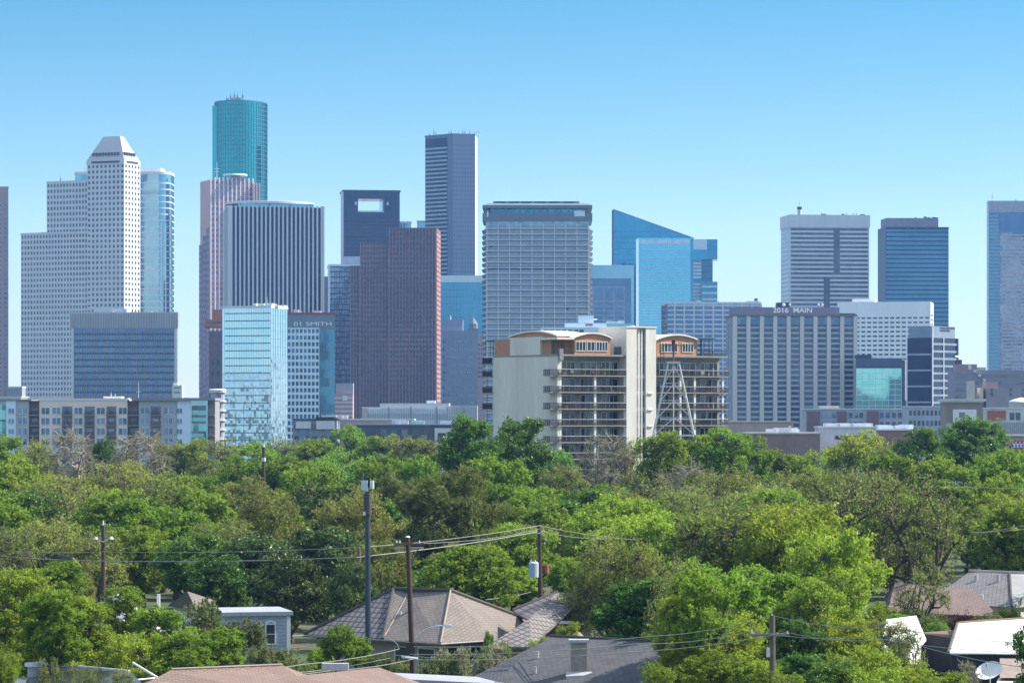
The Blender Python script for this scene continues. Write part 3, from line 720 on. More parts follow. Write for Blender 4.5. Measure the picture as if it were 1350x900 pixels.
T.part('penthouse', MB().prism(pr, zc1, Z(264.5, Y)), crown); fp_ = Face(pr[0], pr[1])
T.repeat('penthouse_louvre', fp_, [(u, zc1 + .9) for u in (1.5, 9, 16, 24, 32, 40)], 5.6, 1.6, .15, dark_steel, .02)
T.part('crown_window', fbox(MB(), f, f.ua(757), f.ua(771), Z(285.4, Y), Z(278, Y), .8, 1.0), wp); T.part('crown_window', fbox(MB(), f, f.ua(642), f.ua(644), Z(286, Y), Z(278, Y), .8, 1.0), wp)
for px in (651, 663, 672, 740, 762): antenna(T, f.pt(f.ua(px), 0, -8), Z(265, Y), 4 if px != 762 else 6, light_metal, .12, arms=0)
for px, py in ((646, 324), (768, 387), (747, 407)): T.part('open_window', fbox(MB(), fi, fi.ua(px), fi.ua(px) + 1.1, Z(py + 2, Y), Z(py - 1, Y), .03, .4), dark_steel)

# blue framed block
Y = 2120; poly = fp1(776, 836, Y, 40); f = Face(poly[0], poly[1]); zt = Z(351, Y)
T = Thing('office_building', 'pale teal framed block with a large dark gridded panel, left of the wedge tower', 'building', ctr(poly))
fr_gl = glass('pale_blue_frame_glass', (.34, .58, .70), (.28, .51, .64), .8, .2, .0015, (2.6, 4), .1)
body(T, poly, zt, fr_gl); ui = f.ua(832)
T.part('dark_panel', fbox(MB(), f, 0, ui, 0, Z(367, Y), 0, .3), gl_slate)
f5 = Face(f.pt(0, 0, .3), f.pt(ui, 0, .3)); vg = mat('violet_grey_trim', (.36, .38, .46), .6)
mb = MB()
for px in (781, 795.5, 809, 822.5): fbox(mb, f5, f5.ua(px), f5.ua(px) + .6, 0, Z(378, Y), 0, .4)
for py in (378, 396.5, 403, 409, 415, 421, 428, 435, 442): fbox(mb, f5, f5.ua(778), f5.ua(823.5), Z(py, Y) - .7, Z(py, Y), 0, .35)
T.part('panel_grid', mb, vg); cap(T, poly, zt, .8, fr_gl, .3)

# wedge roofed glass tower
Y = 2620; poly = fp1(809, 914, Y, 42); f = Face(poly[0], poly[1])
T = Thing('office_tower', 'bright blue glass tower with a steep wedge shaped sloping roof', 'tower', ctr(poly))
zl, zr_ = Z(277, Y), Z(315, Y); body(T, poly, [zl, zr_, zr_, zl], gl_blue)
mb = MB(); um = f.ua(840)
for k in range(36):
    z = 10 + k * 4.7
    if z > zl - 2: break
    ue = f.L if z < zr_ else f.L * (zl - z) / (zl - zr_)
    if ue > 1: fbox(mb, f, .2, ue - .4, z, z + .35, 0, .2)
for k in range(30):
    u = .4 + k * (f.L - 1) / 29; fbox(mb, f, u, u + .18, 0, zl - (zl - zr_) * u / f.L - .6, .0, .16)
T.part('mullion_grid', mb, mat('blue_mullion', (.08, .22, .38), .5, var=.04))
mb = MB(); oo = offset(poly, .4); mb.prism(oo, [zl, zr_, zr_, zl], [zl + 1, zr_ + 1, zr_ + 1, zl + 1]); T.part('roof_edge', mb, mat('roof_blue_metal', (.16, .28, .42), .5))
T.part('left_fin', fbox(MB(), f, -1.4, -.05, 0, zl, -6, 0), gl_navy)

# nearer glass slab
Y = 2400; poly = fp(838.5, 842, 912.5, Y, dl=30); fl, f = Face(poly[0], poly[1]), Face(poly[1], poly[2]); zt = Z(315, Y)
T = Thing('office_tower', 'sky blue glass slab with fine floor lines standing before the wedge tower', 'tower', ctr(poly))
body(T, poly, zt, gl_blue2); T.part('top_band', fbox(MB(), f, .3, f.L - .3, Z(320.5, Y), zt - .4, 0, .25), mat('frosted_band', (.60, .74, .84), .4, var=.15, scale=.5, streak=True))
T.repeat('floor_line', f, [(.3, Z(323.5 + 3.62 * k, Y)) for k in range(56)], f.L - .6, .5, .3, mat('frosted_line', (.40, .60, .75), .4), 0)
grid(T, f, 0, Z(322, Y), 26, 1, .16, 0, gl_blue, .2); T.part('right_edge', fbox(MB(), f, f.L - 1.2, f.L, 0, zt, .31, .6), gl_blue)
cap(T, poly, zt, .8, gl_blue2, .2)

# stacked glass tower with balconies
Y = 2460; T = Thing('apartment_tower', 'stacked blue glass tower with overhanging top and pale balconies, right of the wedge', 'tower', P(928, Y + 15))
q = fp1(911, 945.8, Y, 30); f = Face(q[0], q[1]); zb_ = Z(342, Y); T.part('upper_block', MB().prism(q, zb_, Z(315.5, Y)), gl_blue)
T.part('frosted_panel', fbox(MB(), f, f.ua(914), f.ua(932), Z(329, Y), Z(316, Y), 0, .3), wp)
grid(T, f, zb_, Z(316, Y), 9, 6, .25, .4, gl_slate, .2, u0=f.ua(932.2))
q2 = fp1(911, 939.5, Y + 3, 26); f2 = Face(q2[0], q2[1]); T.part('shaft', MB().prism(q2, 0, zb_ - .05), gl_steel); grid(T, f2, 0, zb_ - .2, 12, 30, .2, .4, gl_navy, .2, u0=f2.ua(925))
q3 = [P(925, Y - 4), P(945.8, Y - 4), P(945.8, Y + 2.8), P(925, Y + 2.8)]; T.part('lower_block', MB().prism(q3, 0, Z(371.5, Y)), gl_steel); f3 = Face(q3[0], q3[1]); bands(T, f3, 0, Z(371, Y), 26, .3, wp, .3, u1=f3.L)
T.repeat('balcony', f2, [(f2.ua(913.5), Z(330 + 4.6 * k, Y)) for k in range(22) if k != 9], 6.4, 1.7, 1.6, mat('balcony_white', (.66, .68, .72), .7), .02)

# blue grey grid block
Y = 1850; poly = fp(872, 880, 1003, Y, dl=40); fl, f = Face(poly[0], poly[1]), Face(poly[1], poly[2]); zt = Z(400, Y)
T = Thing('office_building', 'wide slate blue glass block with a pale square grid, behind the cream balcony building', 'building', ctr(poly))
body(T, poly, zt, gl_slate)
for k in range(11):
    u = f.ua(888.5 + 12.7 * k) if k < 10 else f.L - .6
    if u < f.L: T.part('grid_upright', fbox(MB(), f, u, u + .8, 0, zt - .2, 0, .5), pale_conc)
T.repeat('grid_rail', f, [(.1, zt - 1.6 - k * 2.72) for k in range(32)], f.L - .2, .85, .4, pale_conc, 0)
for k in range(5): T.part('side_rail', fbox(MB(), fl, .1, fl.L - .2, zt - 3 - 8 * k, zt - 2.4 - 8 * k, 0, .3), grey_conc)
cap(T, poly, zt, .9, pale_conc, .3); clutter(T, f, 890, 950, zt, 7, light_metal, 2.2, 47); eq(T, f, 985, 1001, zt, 1.6, 4, light_metal, 'roof_unit', -1); T.part('roof_unit', fbox(MB(), f, f.ua(996), f.ua(1000), zt + 1.6, zt + 3.2, -6, -4), dark_steel)

# striped condominium with street number sign
Y = 1500; poly = fp(957, 966, 1128, Y, dl=26); fl, f = Face(poly[0], poly[1]), Face(poly[1], poly[2]); zt = Z(416.5, Y)
T = Thing('apartment_tower', 'wide apartment tower with pale piers and a grey rooftop sign reading 2016 MAIN', 'tower', ctr(poly))
body(T, poly, zt, mat('grey_violet_wall', (.28, .29, .34), .8, var=.08)); pier = mat('cream_pier', (.62, .58, .54), .8, var=.08, streak=True)
cw = f.L / 9.18
for k in range(10): 
    u = max(0, k * cw - .0); T.part('pier', fbox(MB(), f, u, u + cw * .3, 0, zt + .1, 0, 1.3), pier)
cells = []
for r in range(24):
    for k in range(9): cells.append((k * cw + cw * .31, Z(430.2 + 6.93 * r, Y)))
T.repeat('window', f, cells, cw * .66, 1.45, .12, win_deep, .02, 100)
sp_ = mat('spandrel_blue', (.38, .43, .50), .7, var=.1)
T.repeat('balcony_front', f, [(k * cw + cw * .305, Z(430.2 + 6.93 * r, Y) - 1.05) for r in range(24) for k in range(9)], cw * .67, .95, .5, sp_, .02, 100)
T.repeat('top_window', f, [(k * cw + cw * .31, Z(427.4, Y)) for k in range(9)], cw * .66, 3.4, .2, win_blue, .02)
T.part('roof_slab', fbox(MB(), f, -.6, f.L + .6, zt - .05, zt + .75, -27, 1.5), mat('pink_brown_trim', (.24, .17, .19), .8))
T.repeat('side_window', fl, [(u, Z(430 + 6.93 * r, Y)) for r in range(22) for u in (5, 15)], 5, 1.6, .1, win_dark, .02, 44)
ph = [f.pt(f.ua(969), 0, -3), f.pt(f.ua(1108), 0, -3), f.pt(f.ua(1108), 0, -22), f.pt(f.ua(969), 0, -22)]
T.part('penthouse', MB().prism(ph, zt + .75, Z(404.5, Y)), mat('penthouse_grey', (.19, .20, .25), .8, var=.06)); fph = Face(ph[0], ph[1])
lettering(T, '2016  MAIN', fph, fph.ua(1019), fph.ua(1070.5), Z(411.8, Y), 2.3, white_sign, .08, .25, bold=.016)
T.part('plant_room', fbox(MB(), fph, fph.ua(1026), fph.ua(1042), Z(404.5, Y), Z(398, Y), -9, -2), dark_steel)
for px, r in ((1034, .9), (1042, .6), (1080, .6), (1085, .6)):
    p = fph.pt(fph.ua(px), 0, -1.6); T.part('dish_antenna', MB().tube([p + Vector((0, .3, Z(401, Y))), p + Vector((.2, -.4, Z(401, Y) + .3))], [r, r * .25], 12), white_sign)
    T.part('dish_stand', MB().tube([p + Vector((0, .3, Z(404.5, Y))), p + Vector((0, .3, Z(401, Y)))], .1, 5), dark_steel)
antenna(T, fph.pt(fph.ua(990), 0, -3), Z(404.5, Y), 2.4, dark_steel, .15, arms=1); clutter(T, f, 1108, 1126, zt + .75, 3, dark_steel, 1, 6)

# white banded tower
Y = 2500; poly = fp(1029.5, 1041, 1146, Y, dl=36); fl, f = Face(poly[0], poly[1]), Face(poly[1], poly[2]); zt = Z(283, Y); zg = Z(299.5, Y)
T = Thing('office_tower', 'white tower with dark horizontal window bands and a plain white top', 'tower', ctr(poly))
body(T, poly, zt, pale_conc); 
T.part('top_band', MB().prism(offset(poly, .6), zg, zt), pale_conc)
T.repeat('window_band', f, [(1, Z(303.6 + 5.82 * k, Y)) for k in range(30)], f.L - 2, 1.75, .12, win_deep, .02)
T.repeat('side_window_band', fl, [(2, Z(306 + 5.82 * k, Y)) for k in range(26)], fl.L - 4, 1.5, .12, win_blue, .02)
T.part('dark_slot', fbox(MB(), f, f.ua(1099), f.ua(1107), Z(361, Y), zg - .5, .0, .16), win_deep); T.part('dark_slot', fbox(MB(), f, f.ua(1086), f.ua(1094), Z(407, Y), Z(367, Y), .0, .16), win_deep)
T.part('mast_drum', MB().cyl(f.pt(f.ua(1058), 0, -12), 1.6, zt, zt + 5, 10), pale_conc); T.part('mast_drum', MB().cyl(f.pt(f.ua(1058), 0, -12), 1.9, zt + 5, zt + 7, 10), dark_steel); antenna(T, f.pt(f.ua(1058), 0, -12), zt + 7, 5, light_metal, .3)
clutter(T, f, 1070, 1140, zt, 5, grey_conc, 1.6, 51)
for px in (1085, 1118, 1127, 1131): antenna(T, f.pt(f.ua(px), 0, -6), zt, 2.4, dark_steel, .25, arms=1)

# dark blue tower with penthouse
Y = 2700; poly = fp(1157.5, 1168, 1250.5, Y, dl=38); fl, f = Face(poly[0], poly[1]), Face(poly[1], poly[2]); zt = Z(300, Y)
T = Thing('office_tower', 'steel blue glass tower with a brown penthouse and dark left side', 'tower', ctr(poly))
body(T, poly, zt, gl_steel); T.repeat('floor_band', f, [(.3, Z(307 + 5.85 * k, Y)) for k in range(34)], f.L - .6, 1.2, .2, gl_navy, .01)
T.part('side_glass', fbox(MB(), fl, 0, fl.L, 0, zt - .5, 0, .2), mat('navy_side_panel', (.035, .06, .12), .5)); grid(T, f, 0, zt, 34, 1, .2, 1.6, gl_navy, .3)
T.part('penthouse', MB().prism([f.pt(f.ua(1169.5), 0, -3), f.pt(f.ua(1238), 0, -3), f.pt(f.ua(1238), 0, -30), f.pt(f.ua(1169.5), 0, -30)], zt, Z(287, Y)), mat('grey_brown_panel', (.22, .21, .26), .8)); cap(T, poly, zt, .6, dark_steel, .3)
clutter(T, f, 1208, 1236, Z(287, Y), 6, dark_steel, 1.5, 2, 'roof_unit')

# white block with dashed window rows
Y = 1750; poly = fp(1104, 1226, 1230, Y, dr=30); f, fr = Face(poly[0], poly[1]), Face(poly[1], poly[2]); zt = Z(397.5, Y)
T = Thing('office_building', 'white block with rows of short dark window dashes and a sunlit right edge', 'building', ctr(poly))
wblk = mat('bright_white_panel', (.82, .83, .86), .7, var=.05, streak=True)
body(T, poly, zt, wblk); punched(T, f, Z(470, Y), zt, 16, 9, .68, .36, wblk, win_deep, u0=f.ua(1104), u1=f.L, top=7.6, depth=.35)
T.part('base_wall', fbox(MB(), f, 0, f.L, 0, Z(470, Y) - .02, 0, .35), wblk); eq(T, f, 1122, 1152, zt, 2, 12, pale_conc)
T.part('side_wall', fbox(MB(), fr, -.35, fr.L, 0, zt, 0, .35), white_conc); T.repeat('side_window', fr, [(6, Z(416 + 6 * k, Y)) for k in range(5)], 14, 1.2, .12, win_dark, .36); antenna(T, f.pt(f.ua(1149), 0, -6), zt + 2, 5, light_metal, .1, arms=1)

# dark glass apartment tower with lettering
Y = 1560; poly = fp(1196.5, 1228.5, 1262.5, Y, dr=24); fl, f = Face(poly[0], poly[1]), Face(poly[1], poly[2]); zt = Z(429.5, Y); zg = Z(445, Y)
T = Thing('apartment_tower', 'dark blue glass apartment tower with a pale top panel lettered HOUSTON HOUSE', 'tower', ctr(poly))
body(T, poly, Z(445, Y), gl_navy); ti = offset(poly, -.3)
T.part('top_panel', MB().prism([fl.pt(fl.ua(1198)), f.p0, f.pt(f.ua(1259)), poly[3]], Z(445, Y), zt), mat('pale_steel_panel', (.20, .26, .33), .6))
T.part('left_glass', fbox(MB(), fl, 0, fl.L - .5, 0, zg, 0, .2), gl_navy)
bands(T, f, 0, zg, 17, .3, mat('slate_floor_edge', (.20, .26, .33), .6), .35, u0=.8, u1=f.L - 1.5, name='floor_band'); T.repeat('floor_line', fl, [(0, Z(468 + 21 * k, Y)) for k in range(4)], fl.L - .4, .8, .4, vg, .1)
for u in (0, f.ua(1243)): T.part('corner_trim', fbox(MB(), f, u, u + .5, 0, zg + 5 if u == 0 else zg, 0, .5), light_metal)
T.part('right_edge', fbox(MB(), f, f.L - 1.2, f.L, 0, zg, 0, .55), gl_navy); T.part('edge_notch', fbox(MB(), f, f.ua(1258), f.L + .6, Z(470, Y), Z(467.5, Y), 0, .7), light_metal)
lettering(T, 'HOUSTON', f, f.ua(1239), f.ua(1258.5), Z(432.6, Y), .85, dark_sign, .04, .2, bold=.01); lettering(T, 'HOUSE', f, f.ua(1239), f.ua(1252), Z(436, Y), .85, dark_sign, .04, .2, bold=.01)

# teal panelled block
Y = 1480; poly = fp1(1128.5, 1195, Y, 26); f = Face(poly[0], poly[1]); zt = Z(472, Y)
T = Thing('office_building', 'low block with a bright teal glass panel under a dark flat rooftop', 'building', ctr(poly))
body(T, poly, zt, mat('dark_blue_panel', (.085, .11, .18), .6)); ue = f.ua(1188.5); zz = Z(485, Y)
T.part('teal_panel', fbox(MB(), f, 0, ue, 0, zz, 0, .5), glass('teal_panel_glass', (.12, .56, .51), (.28, .66, .64), .9, .06, .004, (2.8, 3), .2)); f6 = Face(f.pt(0, 0, .5), f.pt(ue, 0, .5))
grid(T, f6, 0, zz, 7, 18, .18, .28, wp, .15); T.part('panel_top', fbox(MB(), f6, -.1, f6.L + .2, zz, zz + .6, -.5, .25), dark_steel)
T.part('plant_room', fbox(MB(), f, f.ua(1130), f.ua(1150), zt, Z(467.5, Y), -12, -3), dark_steel)
T.part('white_pipe', MB().tube([f.pt(f.ua(1193.5), 30, .5), f.pt(f.ua(1193.5), Z(475, Y), .5), f.pt(f.ua(1189.5), Z(474, Y), .5)], .3, 6), white_conc); clutter(T, f, 1150, 1185, zt, 4, light_metal, .9, 9)

# tower on the right edge
Y = 2300; poly = fp1(1302, 1395, Y, 40); f = Face(poly[0], poly[1]); zt = Z(265.5, Y)
T = Thing('office_tower', 'grey glass tower with fine shimmering floor lines cut by the right picture edge', 'tower', ctr(poly))
body(T, poly, zt, gl_slate); T.part('top_band', fbox(MB(), f, -.3, f.L, Z(280, Y), zt + .4, 0, .5), vg)
T.part('left_strip', fbox(MB(), f, 0, f.ua(1318), 0, Z(281, Y), 0, .2), gl_steel); bands(T, f, 0, Z(281, Y), 66, .35, vg, .3, u1=f.ua(1318), name='strip_band')
T.part('window_wall', fbox(MB(), f, f.ua(1318.5), f.L, 0, Z(306, Y), .0, .4), gl_glit); T.part('window_wall_upper', fbox(MB(), f, f.ua(1317), f.L, Z(306, Y), Z(281, Y), 0, .3), gl_slate)
bands(T, f, 0, Z(306, Y), 62, .4, mat('grey_pink_band', (.46, .43, .46), .7), .7, u0=f.ua(1320), u1=f.L, name='floor_band')
T.part('corner_trim', fbox(MB(), f, -.6, .6, 0, zt, -.5, .6), wp); antenna(T, f.pt(f.ua(1310), 0, -6), zt, 8, light_metal, .3); antenna(T, f.pt(f.ua(1340), 0, -3), zt, 2, dark_steel, .3)
# ------------------------------------------------------------------ cream apartment building with balconies
cream = mat('cream_stucco', (.66, .60, .51), .85, var=.13, scale=.3, streak=True)
creamw = mat('pale_cream_stucco', (.70, .65, .57), .85, var=.11, scale=.3, streak=True)
vault_w = mat('cream_roof_membrane', (.72, .68, .60), .7, var=.06)
brick_o = tiles('orange_brick', (.50, .215, .10), (.43, .18, .085), (.46, .32, .22), .5, .16, .02, .9, .12)
rail = mat('railing_metal', (.045, .04, .042), .6, var=.1); slabm = mat('balcony_slab', (.30, .27, .24), .85, var=.15, scale=.6)
colm = mat('white_column', (.70, .68, .64), .8, var=.08); doorg = glass('balcony_door_glass', (.10, .14, .17), (.025, .035, .05), .6, .1, .02, (1.2, 3.1), .3)
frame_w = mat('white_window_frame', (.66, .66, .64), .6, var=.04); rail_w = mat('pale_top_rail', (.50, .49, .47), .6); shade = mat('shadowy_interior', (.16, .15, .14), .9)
dkframe = mat('dark_steel_frame', (.035, .035, .04), .6)
Y = 590; TH = 58
q = fp_t(650, 735, 958, Y, TH); fl, fr = Face(q[0], q[1]), Face(q[1], q[2])
T = Thing('apartment_building', 'cream apartment building with stacked balconies and orange brick vaulted penthouses', 'building', ctr(q))
def zf(py): return Z(py, 592)
deck = zf(467)
uL1 = fr.ua(826); uR0 = fr.ua(866); uE = fr.L
DEP = 2.3
# core walls (behind the balconies)
cl = [fr.pt(0), fr.pt(.9), fr.pt(.9, 0, -DEP), fr.pt(uL1, 0, -DEP), fr.pt(uL1, 0, -14), Vector((q[0][0], q[0][1], 0)) + (fr.u * 8), q[0]]
T.part('wall', MB().prism(cl, 0, deck - .3), cream)
cr_ = [fr.pt(uR0, 0, -DEP), fr.pt(uE - 3.2, 0, -DEP), fr.pt(uE - 3.2, 0, -14), fr.pt(uR0, 0, -14)]
T.part('wall', MB().prism(cr_, 0, deck - .3), creamw)
T.part('roof_slab', MB().prism([q[0], fr.pt(-.15, 0, .1), fr.pt(uL1 - .1, 0, .1), fr.pt(uL1 - .1, 0, -14), q[0] + fr.u * 8], deck - .3, deck), slabm)
T.part('roof_slab', MB().prism([fr.pt(uR0 + .1, 0, .1), fr.pt(uE + .3, 0, .1), fr.pt(uE + .3, 0, -14), fr.pt(uR0 + .1, 0, -14)], deck - .3, deck), slabm)
floors = [zf(494.5) - 3.1 * k for k in range(9)]
fi = Face(fr.pt(0, 0, -DEP), fr.pt(fr.L, 0, -DEP))
def railing(f, u0, u1, z, n, h=1.05, step=.2, side=None):
    mb = MB()
    fbox(mb, f, u0, u1, z + h - .06, z + h, n - .05, n); fbox(mb, f, u0, u1, z + .12, z + .17, n - .05, n)
    k = int((u1 - u0) / step)
    for i in range(k + 1):
        u = u0 + (u1 - u0 - .04) * i / max(k, 1); fbox(mb, f, u, u + .06, z, z + h - .06, n - .045, n - .005)
    return mb
def bay(u0, u1, cols, wrap0, wrap1):
    for k, z in enumerate(floors):
        if z < 1: break
        T.part('balcony_slab', fbox(MB(), fr, u0 - wrap0, u1 + wrap1, z - .2, z, -DEP + .02, .3), slabm)
        r = railing(fr, u0 - wrap0 + .05, u1 + wrap1 - .05, z, .3)
        if wrap0: 
            ff = Face(fr.pt(u0 - wrap0, 0, -DEP), fr.pt(u0 - wrap0, 0, .3)); rb = railing(ff, .05, ff.L - .05, z, 0); n = len(r.v); r.v += rb.v; r.f += [tuple(i + n for i in g_) for g_ in rb.f]
        T.part('railing', r, rail); T.part('top_rail', fbox(MB(), fr, u0 - wrap0 + .05, u1 + wrap1 - .05, z + 1.06, z + 1.16, .24, .32), rail_w)
    T.part('back_wall', fbox(MB(), fi, u0 + .05, u1 - .05, 0, deck - .4, .0, .008), mat('shaded_balcony_wall', (.26, .26, .25), .85, var=.2, scale=.7))  # thin dark sheet over the cream wall, painting in the balcony shade
    for c in cols: T.part('column', fbox(MB(), fr, c, c + .42, 0, floors[0] - .3, -.38, .02), colm)
    n = 4 if u1 - u0 > 9 else 3
    for k, z in enumerate(floors):
        if z < 1: continue
        nb = max(2, int((u1 - u0) / 4.6)); bw = (u1 - u0) / nb
        for i in range(nb):
            a = u0 + bw * i + .5; wd = bw - 1.0
            dp = T.part('balcony_door', fbox(MB(), fi, a, a + wd, z + .05, z + 2.5, .01, .07), doorg)
            mb = MB(); nn = 3 if (i + k) % 2 else 4
            for j in range(nn + 1): fbox(mb, fi, a + (wd - .09) * j / nn, a + (wd - .09) * j / nn + .09, z + .05, z + 2.55, .07, .13)
            fbox(mb, fi, a, a + wd, z + 2.5, z + 2.6, .07, .125); T.part('door_frame', mb, frame_w, parent=dp)
bay(1.0, uL1, [fr.ua(737.5), fr.ua(783.5), fr.ua(823)], 1.0, .4)
bay(uR0 + .5, uE, [fr.ua(896), fr.ua(915), fr.ua(952)], 0, .2)
# short balconies wrapping the left corner of the blind wall
def sidebal(u0, u1, f, z, n1, m=rail):
    b_ = T.part('side_balcony', fbox(MB(), f, u0, u1, z - .2, z, .02, n1), slabm)
    r = railing(f, u0 + .03, u1 - .03, z, n1, 1.1, .22)
    for uu in (u0 + .03, u1 - .08):
        k = 6
        for i in range(k): 
            nn = .1 + (n1 - .2) * i / k; fbox(r, f, uu, uu + .05, z, z + 1.05, nn, nn + .05)
        fbox(r, f, uu, uu + .05, z + 1.05, z + 1.1, .05, n1)
    T.part('side_railing', r, m, parent=b_)
for z in floors[:6]: sidebal(fl.L - 2.6, fl.L - .1, fl, z, 1.5)
back = Face(q[0] + fr.u * 3.0, q[0]); bk = Face(fl.pt(-3.4), fl.pt(-.02))
for z in (deck - 1.15, floors[0], floors[1], floors[2]): sidebal(.1, bk.L - .1, bk, z - (.3 if z > floors[0] + 1 else 0), .4, dkframe if z > floors[0] + 1 else rail)
for z in (deck - 1.45, floors[0], floors[1], floors[2]): T.part('side_balcony', MB().prism([bk.pt(.1, 0, .0), bk.pt(bk.L - .1, 0, .0), bk.pt(bk.L - .1, 0, -2), bk.pt(.1, 0, -2)], z - .2, z - .02), slabm)
for z in (deck - 1.45, floors[0], floors[1], floors[2]): T.part('side_screen', fbox(MB(), bk, .12, bk.L - .12, z, z + (1.15 if z > floors[0] + 1 else .9), .22, .28), dkframe if z > floors[0] + 1 or z == floors[2] else rail)
T.part('balcony_post', MB().tube([bk.pt(.9, floors[3], -.2), bk.pt(.9, floors[0], -.2)], .07, 5), rail)
mb = MB()                                              # steel pergola at the far left of the roof
for u in (.3, 1.9, 3.0): mb.tube([bk.pt(u, deck, -.3), bk.pt(u, deck + 3.0, -.3)], .08, 5); mb.tube([bk.pt(u, deck, -2.4), bk.pt(u, deck + 3.0, -2.4)], .08, 5)
for nn in (-.3, -2.4): mb.tube([bk.pt(.2, deck + 3, nn), bk.pt(3.6, deck + 3, nn)], .1, 5)
for u in (.3, 1.5, 3.0): mb.tube([bk.pt(u, deck + 3, -.3), bk.pt(u, deck + 3, -2.4)], .08, 5)
T.part('pergola', mb, dkframe)
T.part('brick_wall', fbox(MB(), fl, .15, fl.ua(671), deck, deck + 3.1, -3, -.3), brick_o, uv=True)
T.part('roof_room', fbox(MB(), fl, fl.ua(672), fl.ua(712), deck + .01, deck + 3.35, -7, -.05), cream)
# vaulted penthouses: arched brick fronts with barrel roofs
def vault(f, u0, u1, n, depth, zb, zs, rise, m, over=.35, seg=14):
    def arc(o, zadd):
        pts = []
        for i in range(seg + 1):
            t = i / seg; u = u0 - o + (u1 - u0 + 2 * o) * t; pts.append((u, zs + zadd + rise * (1 - (2 * t - 1) ** 2)))
        return pts
    mb = MB(); a = arc(0, 0)
    front = [f.pt(u0, zb, n), f.pt(u1, zb, n)] + [f.pt(u, z, n) for u, z in reversed(a)]
    mb.poly(front); bk_ = [p - f.n * depth for p in front]; mb.poly(list(reversed(bk_)))
    k = len(front)
    for i in range(k): j = (i + 1) % k; mb.poly([front[i], bk_[i], bk_[j], front[j]])
    w = T.part('penthouse_wall', mb, brick_o, uv=True)
    mb = MB(); a0, a1 = arc(over, .02), arc(over, .30)
    for i in range(seg):
        c = [(a0[i], a0[i + 1]), (a1[i], a1[i + 1])]
        P8 = []
        for lo_, hi in c:
            P8 += [f.pt(lo_[0], lo_[1], n + over), f.pt(hi[0], hi[1], n + over), f.pt(hi[0], hi[1], n - depth - .1), f.pt(lo_[0], lo_[1], n - depth - .1)]
        mb.hexa(P8)
    T.part('vault_roof', mb, m)
    return w
def penthouse_windows(u0, u1, z0, z1, n, groups):
    for g0, g1 in groups:
        wv = T.part('penthouse_window', fbox(MB(), fr, g0, g1, z0, z1, n, n + .06), doorg); mb = MB(); k = max(2, round((g1 - g0) / .75))
        for j in range(k + 1): fbox(mb, fr, g0 + (g1 - g0 - .1) * j / k, g0 + (g1 - g0 - .1) * j / k + .1, z0, z1, n + .06, n + .13)
        fbox(mb, fr, g0, g1, z1, z1 + .12, n, n + .12); fbox(mb, fr, g0, g1, z0 - .12, z0, n, n + .12); T.part('window_frame', mb, frame_w, parent=wv)
va, vb = fr.ua(759), fr.ua(806.5)
vault(fr, va, vb, -.5, 9, deck, deck + 2.9, .95, vault_w)
g = [fr.ua(x) for x in (760.5, 774, 775.5, 786, 787.5, 803)]; penthouse_windows(va, vb, deck + .75, deck + 2.35, -.5, [(g[0], g[1]), (g[2], g[3]), (g[4], g[5])])
ra, rb_ = fr.ua(868), fr.ua(921)
vault(fr, ra, rb_, -.5, 9, deck, deck + 2.8, 1.0, vault_w)
g = [fr.ua(x) for x in (873, 895, 901, 916)]; penthouse_windows(ra, rb_, deck + .75, deck + 2.3, -.5, [(g[0], g[1]), (g[2], g[3])])
# the side facing vault over the blind wall
vault(fl, fl.ua(666), fl.ua(727), -1.2, 6.5, deck, deck + 3.4, .9, vault_w, .4)
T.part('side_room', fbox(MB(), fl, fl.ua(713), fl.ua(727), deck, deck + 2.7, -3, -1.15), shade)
T.part('awning', fbox(MB(), fl, fl.ua(712.5), fl.L + .2, deck + 2.75, deck + 3.1, -3.6, .2), vault_w)
T.part('brick_wall', fbox(MB(), fr, .6, va - .3, deck, deck + 2.6, -6, -3.2), brick_o, uv=True)
T.part('awning', fbox(MB(), fr, .2, va - .36, deck + 2.65, deck + 2.9, -6, -.9), mat('grey_awning', (.50, .50, .52), .7))
fb2 = Face(fr.pt(.6, 0, -3.2), fr.pt(va - .3, 0, -3.2)); T.part('brick_wall_window', fbox(MB(), fb2, .6, 2.0, deck + .3, deck + 2, .02, .1), doorg); T.part('brick_wall_window', fbox(MB(), fb2, 2.8, 3.6, deck + .3, deck + 2, .02, .1), frame_w)
T.part('roof_railing', railing(fr, .2, va - .5, deck, .02), rail)
T.part('roof_railing', railing(fr, rb_ + .3, uE, deck, .02), rail); T.part('planter', fbox(MB(), fr, fr.ua(736), fr.ua(741), deck - 1.1, deck + 1.0, .05, .5), mat('grey_screen', (.22, .22, .21), .8))
mb = MB()
for u in (rb_ + .8, rb_ + 2.6, fr.ua(940)): mb.tube([fr.pt(u, deck, -.2), fr.pt(u, deck + 3.2, -.2)], .08, 5); mb.tube([fr.pt(u, deck, -3), fr.pt(u, deck + 3.2, -3)], .08, 5)
T.part('pergola', mb, dkframe); T.part('pergola_roof', fbox(MB(), fr, rb_ + .1, fr.ua(942), deck + 3.2, deck + 3.4, -3.3, .2), dkframe)
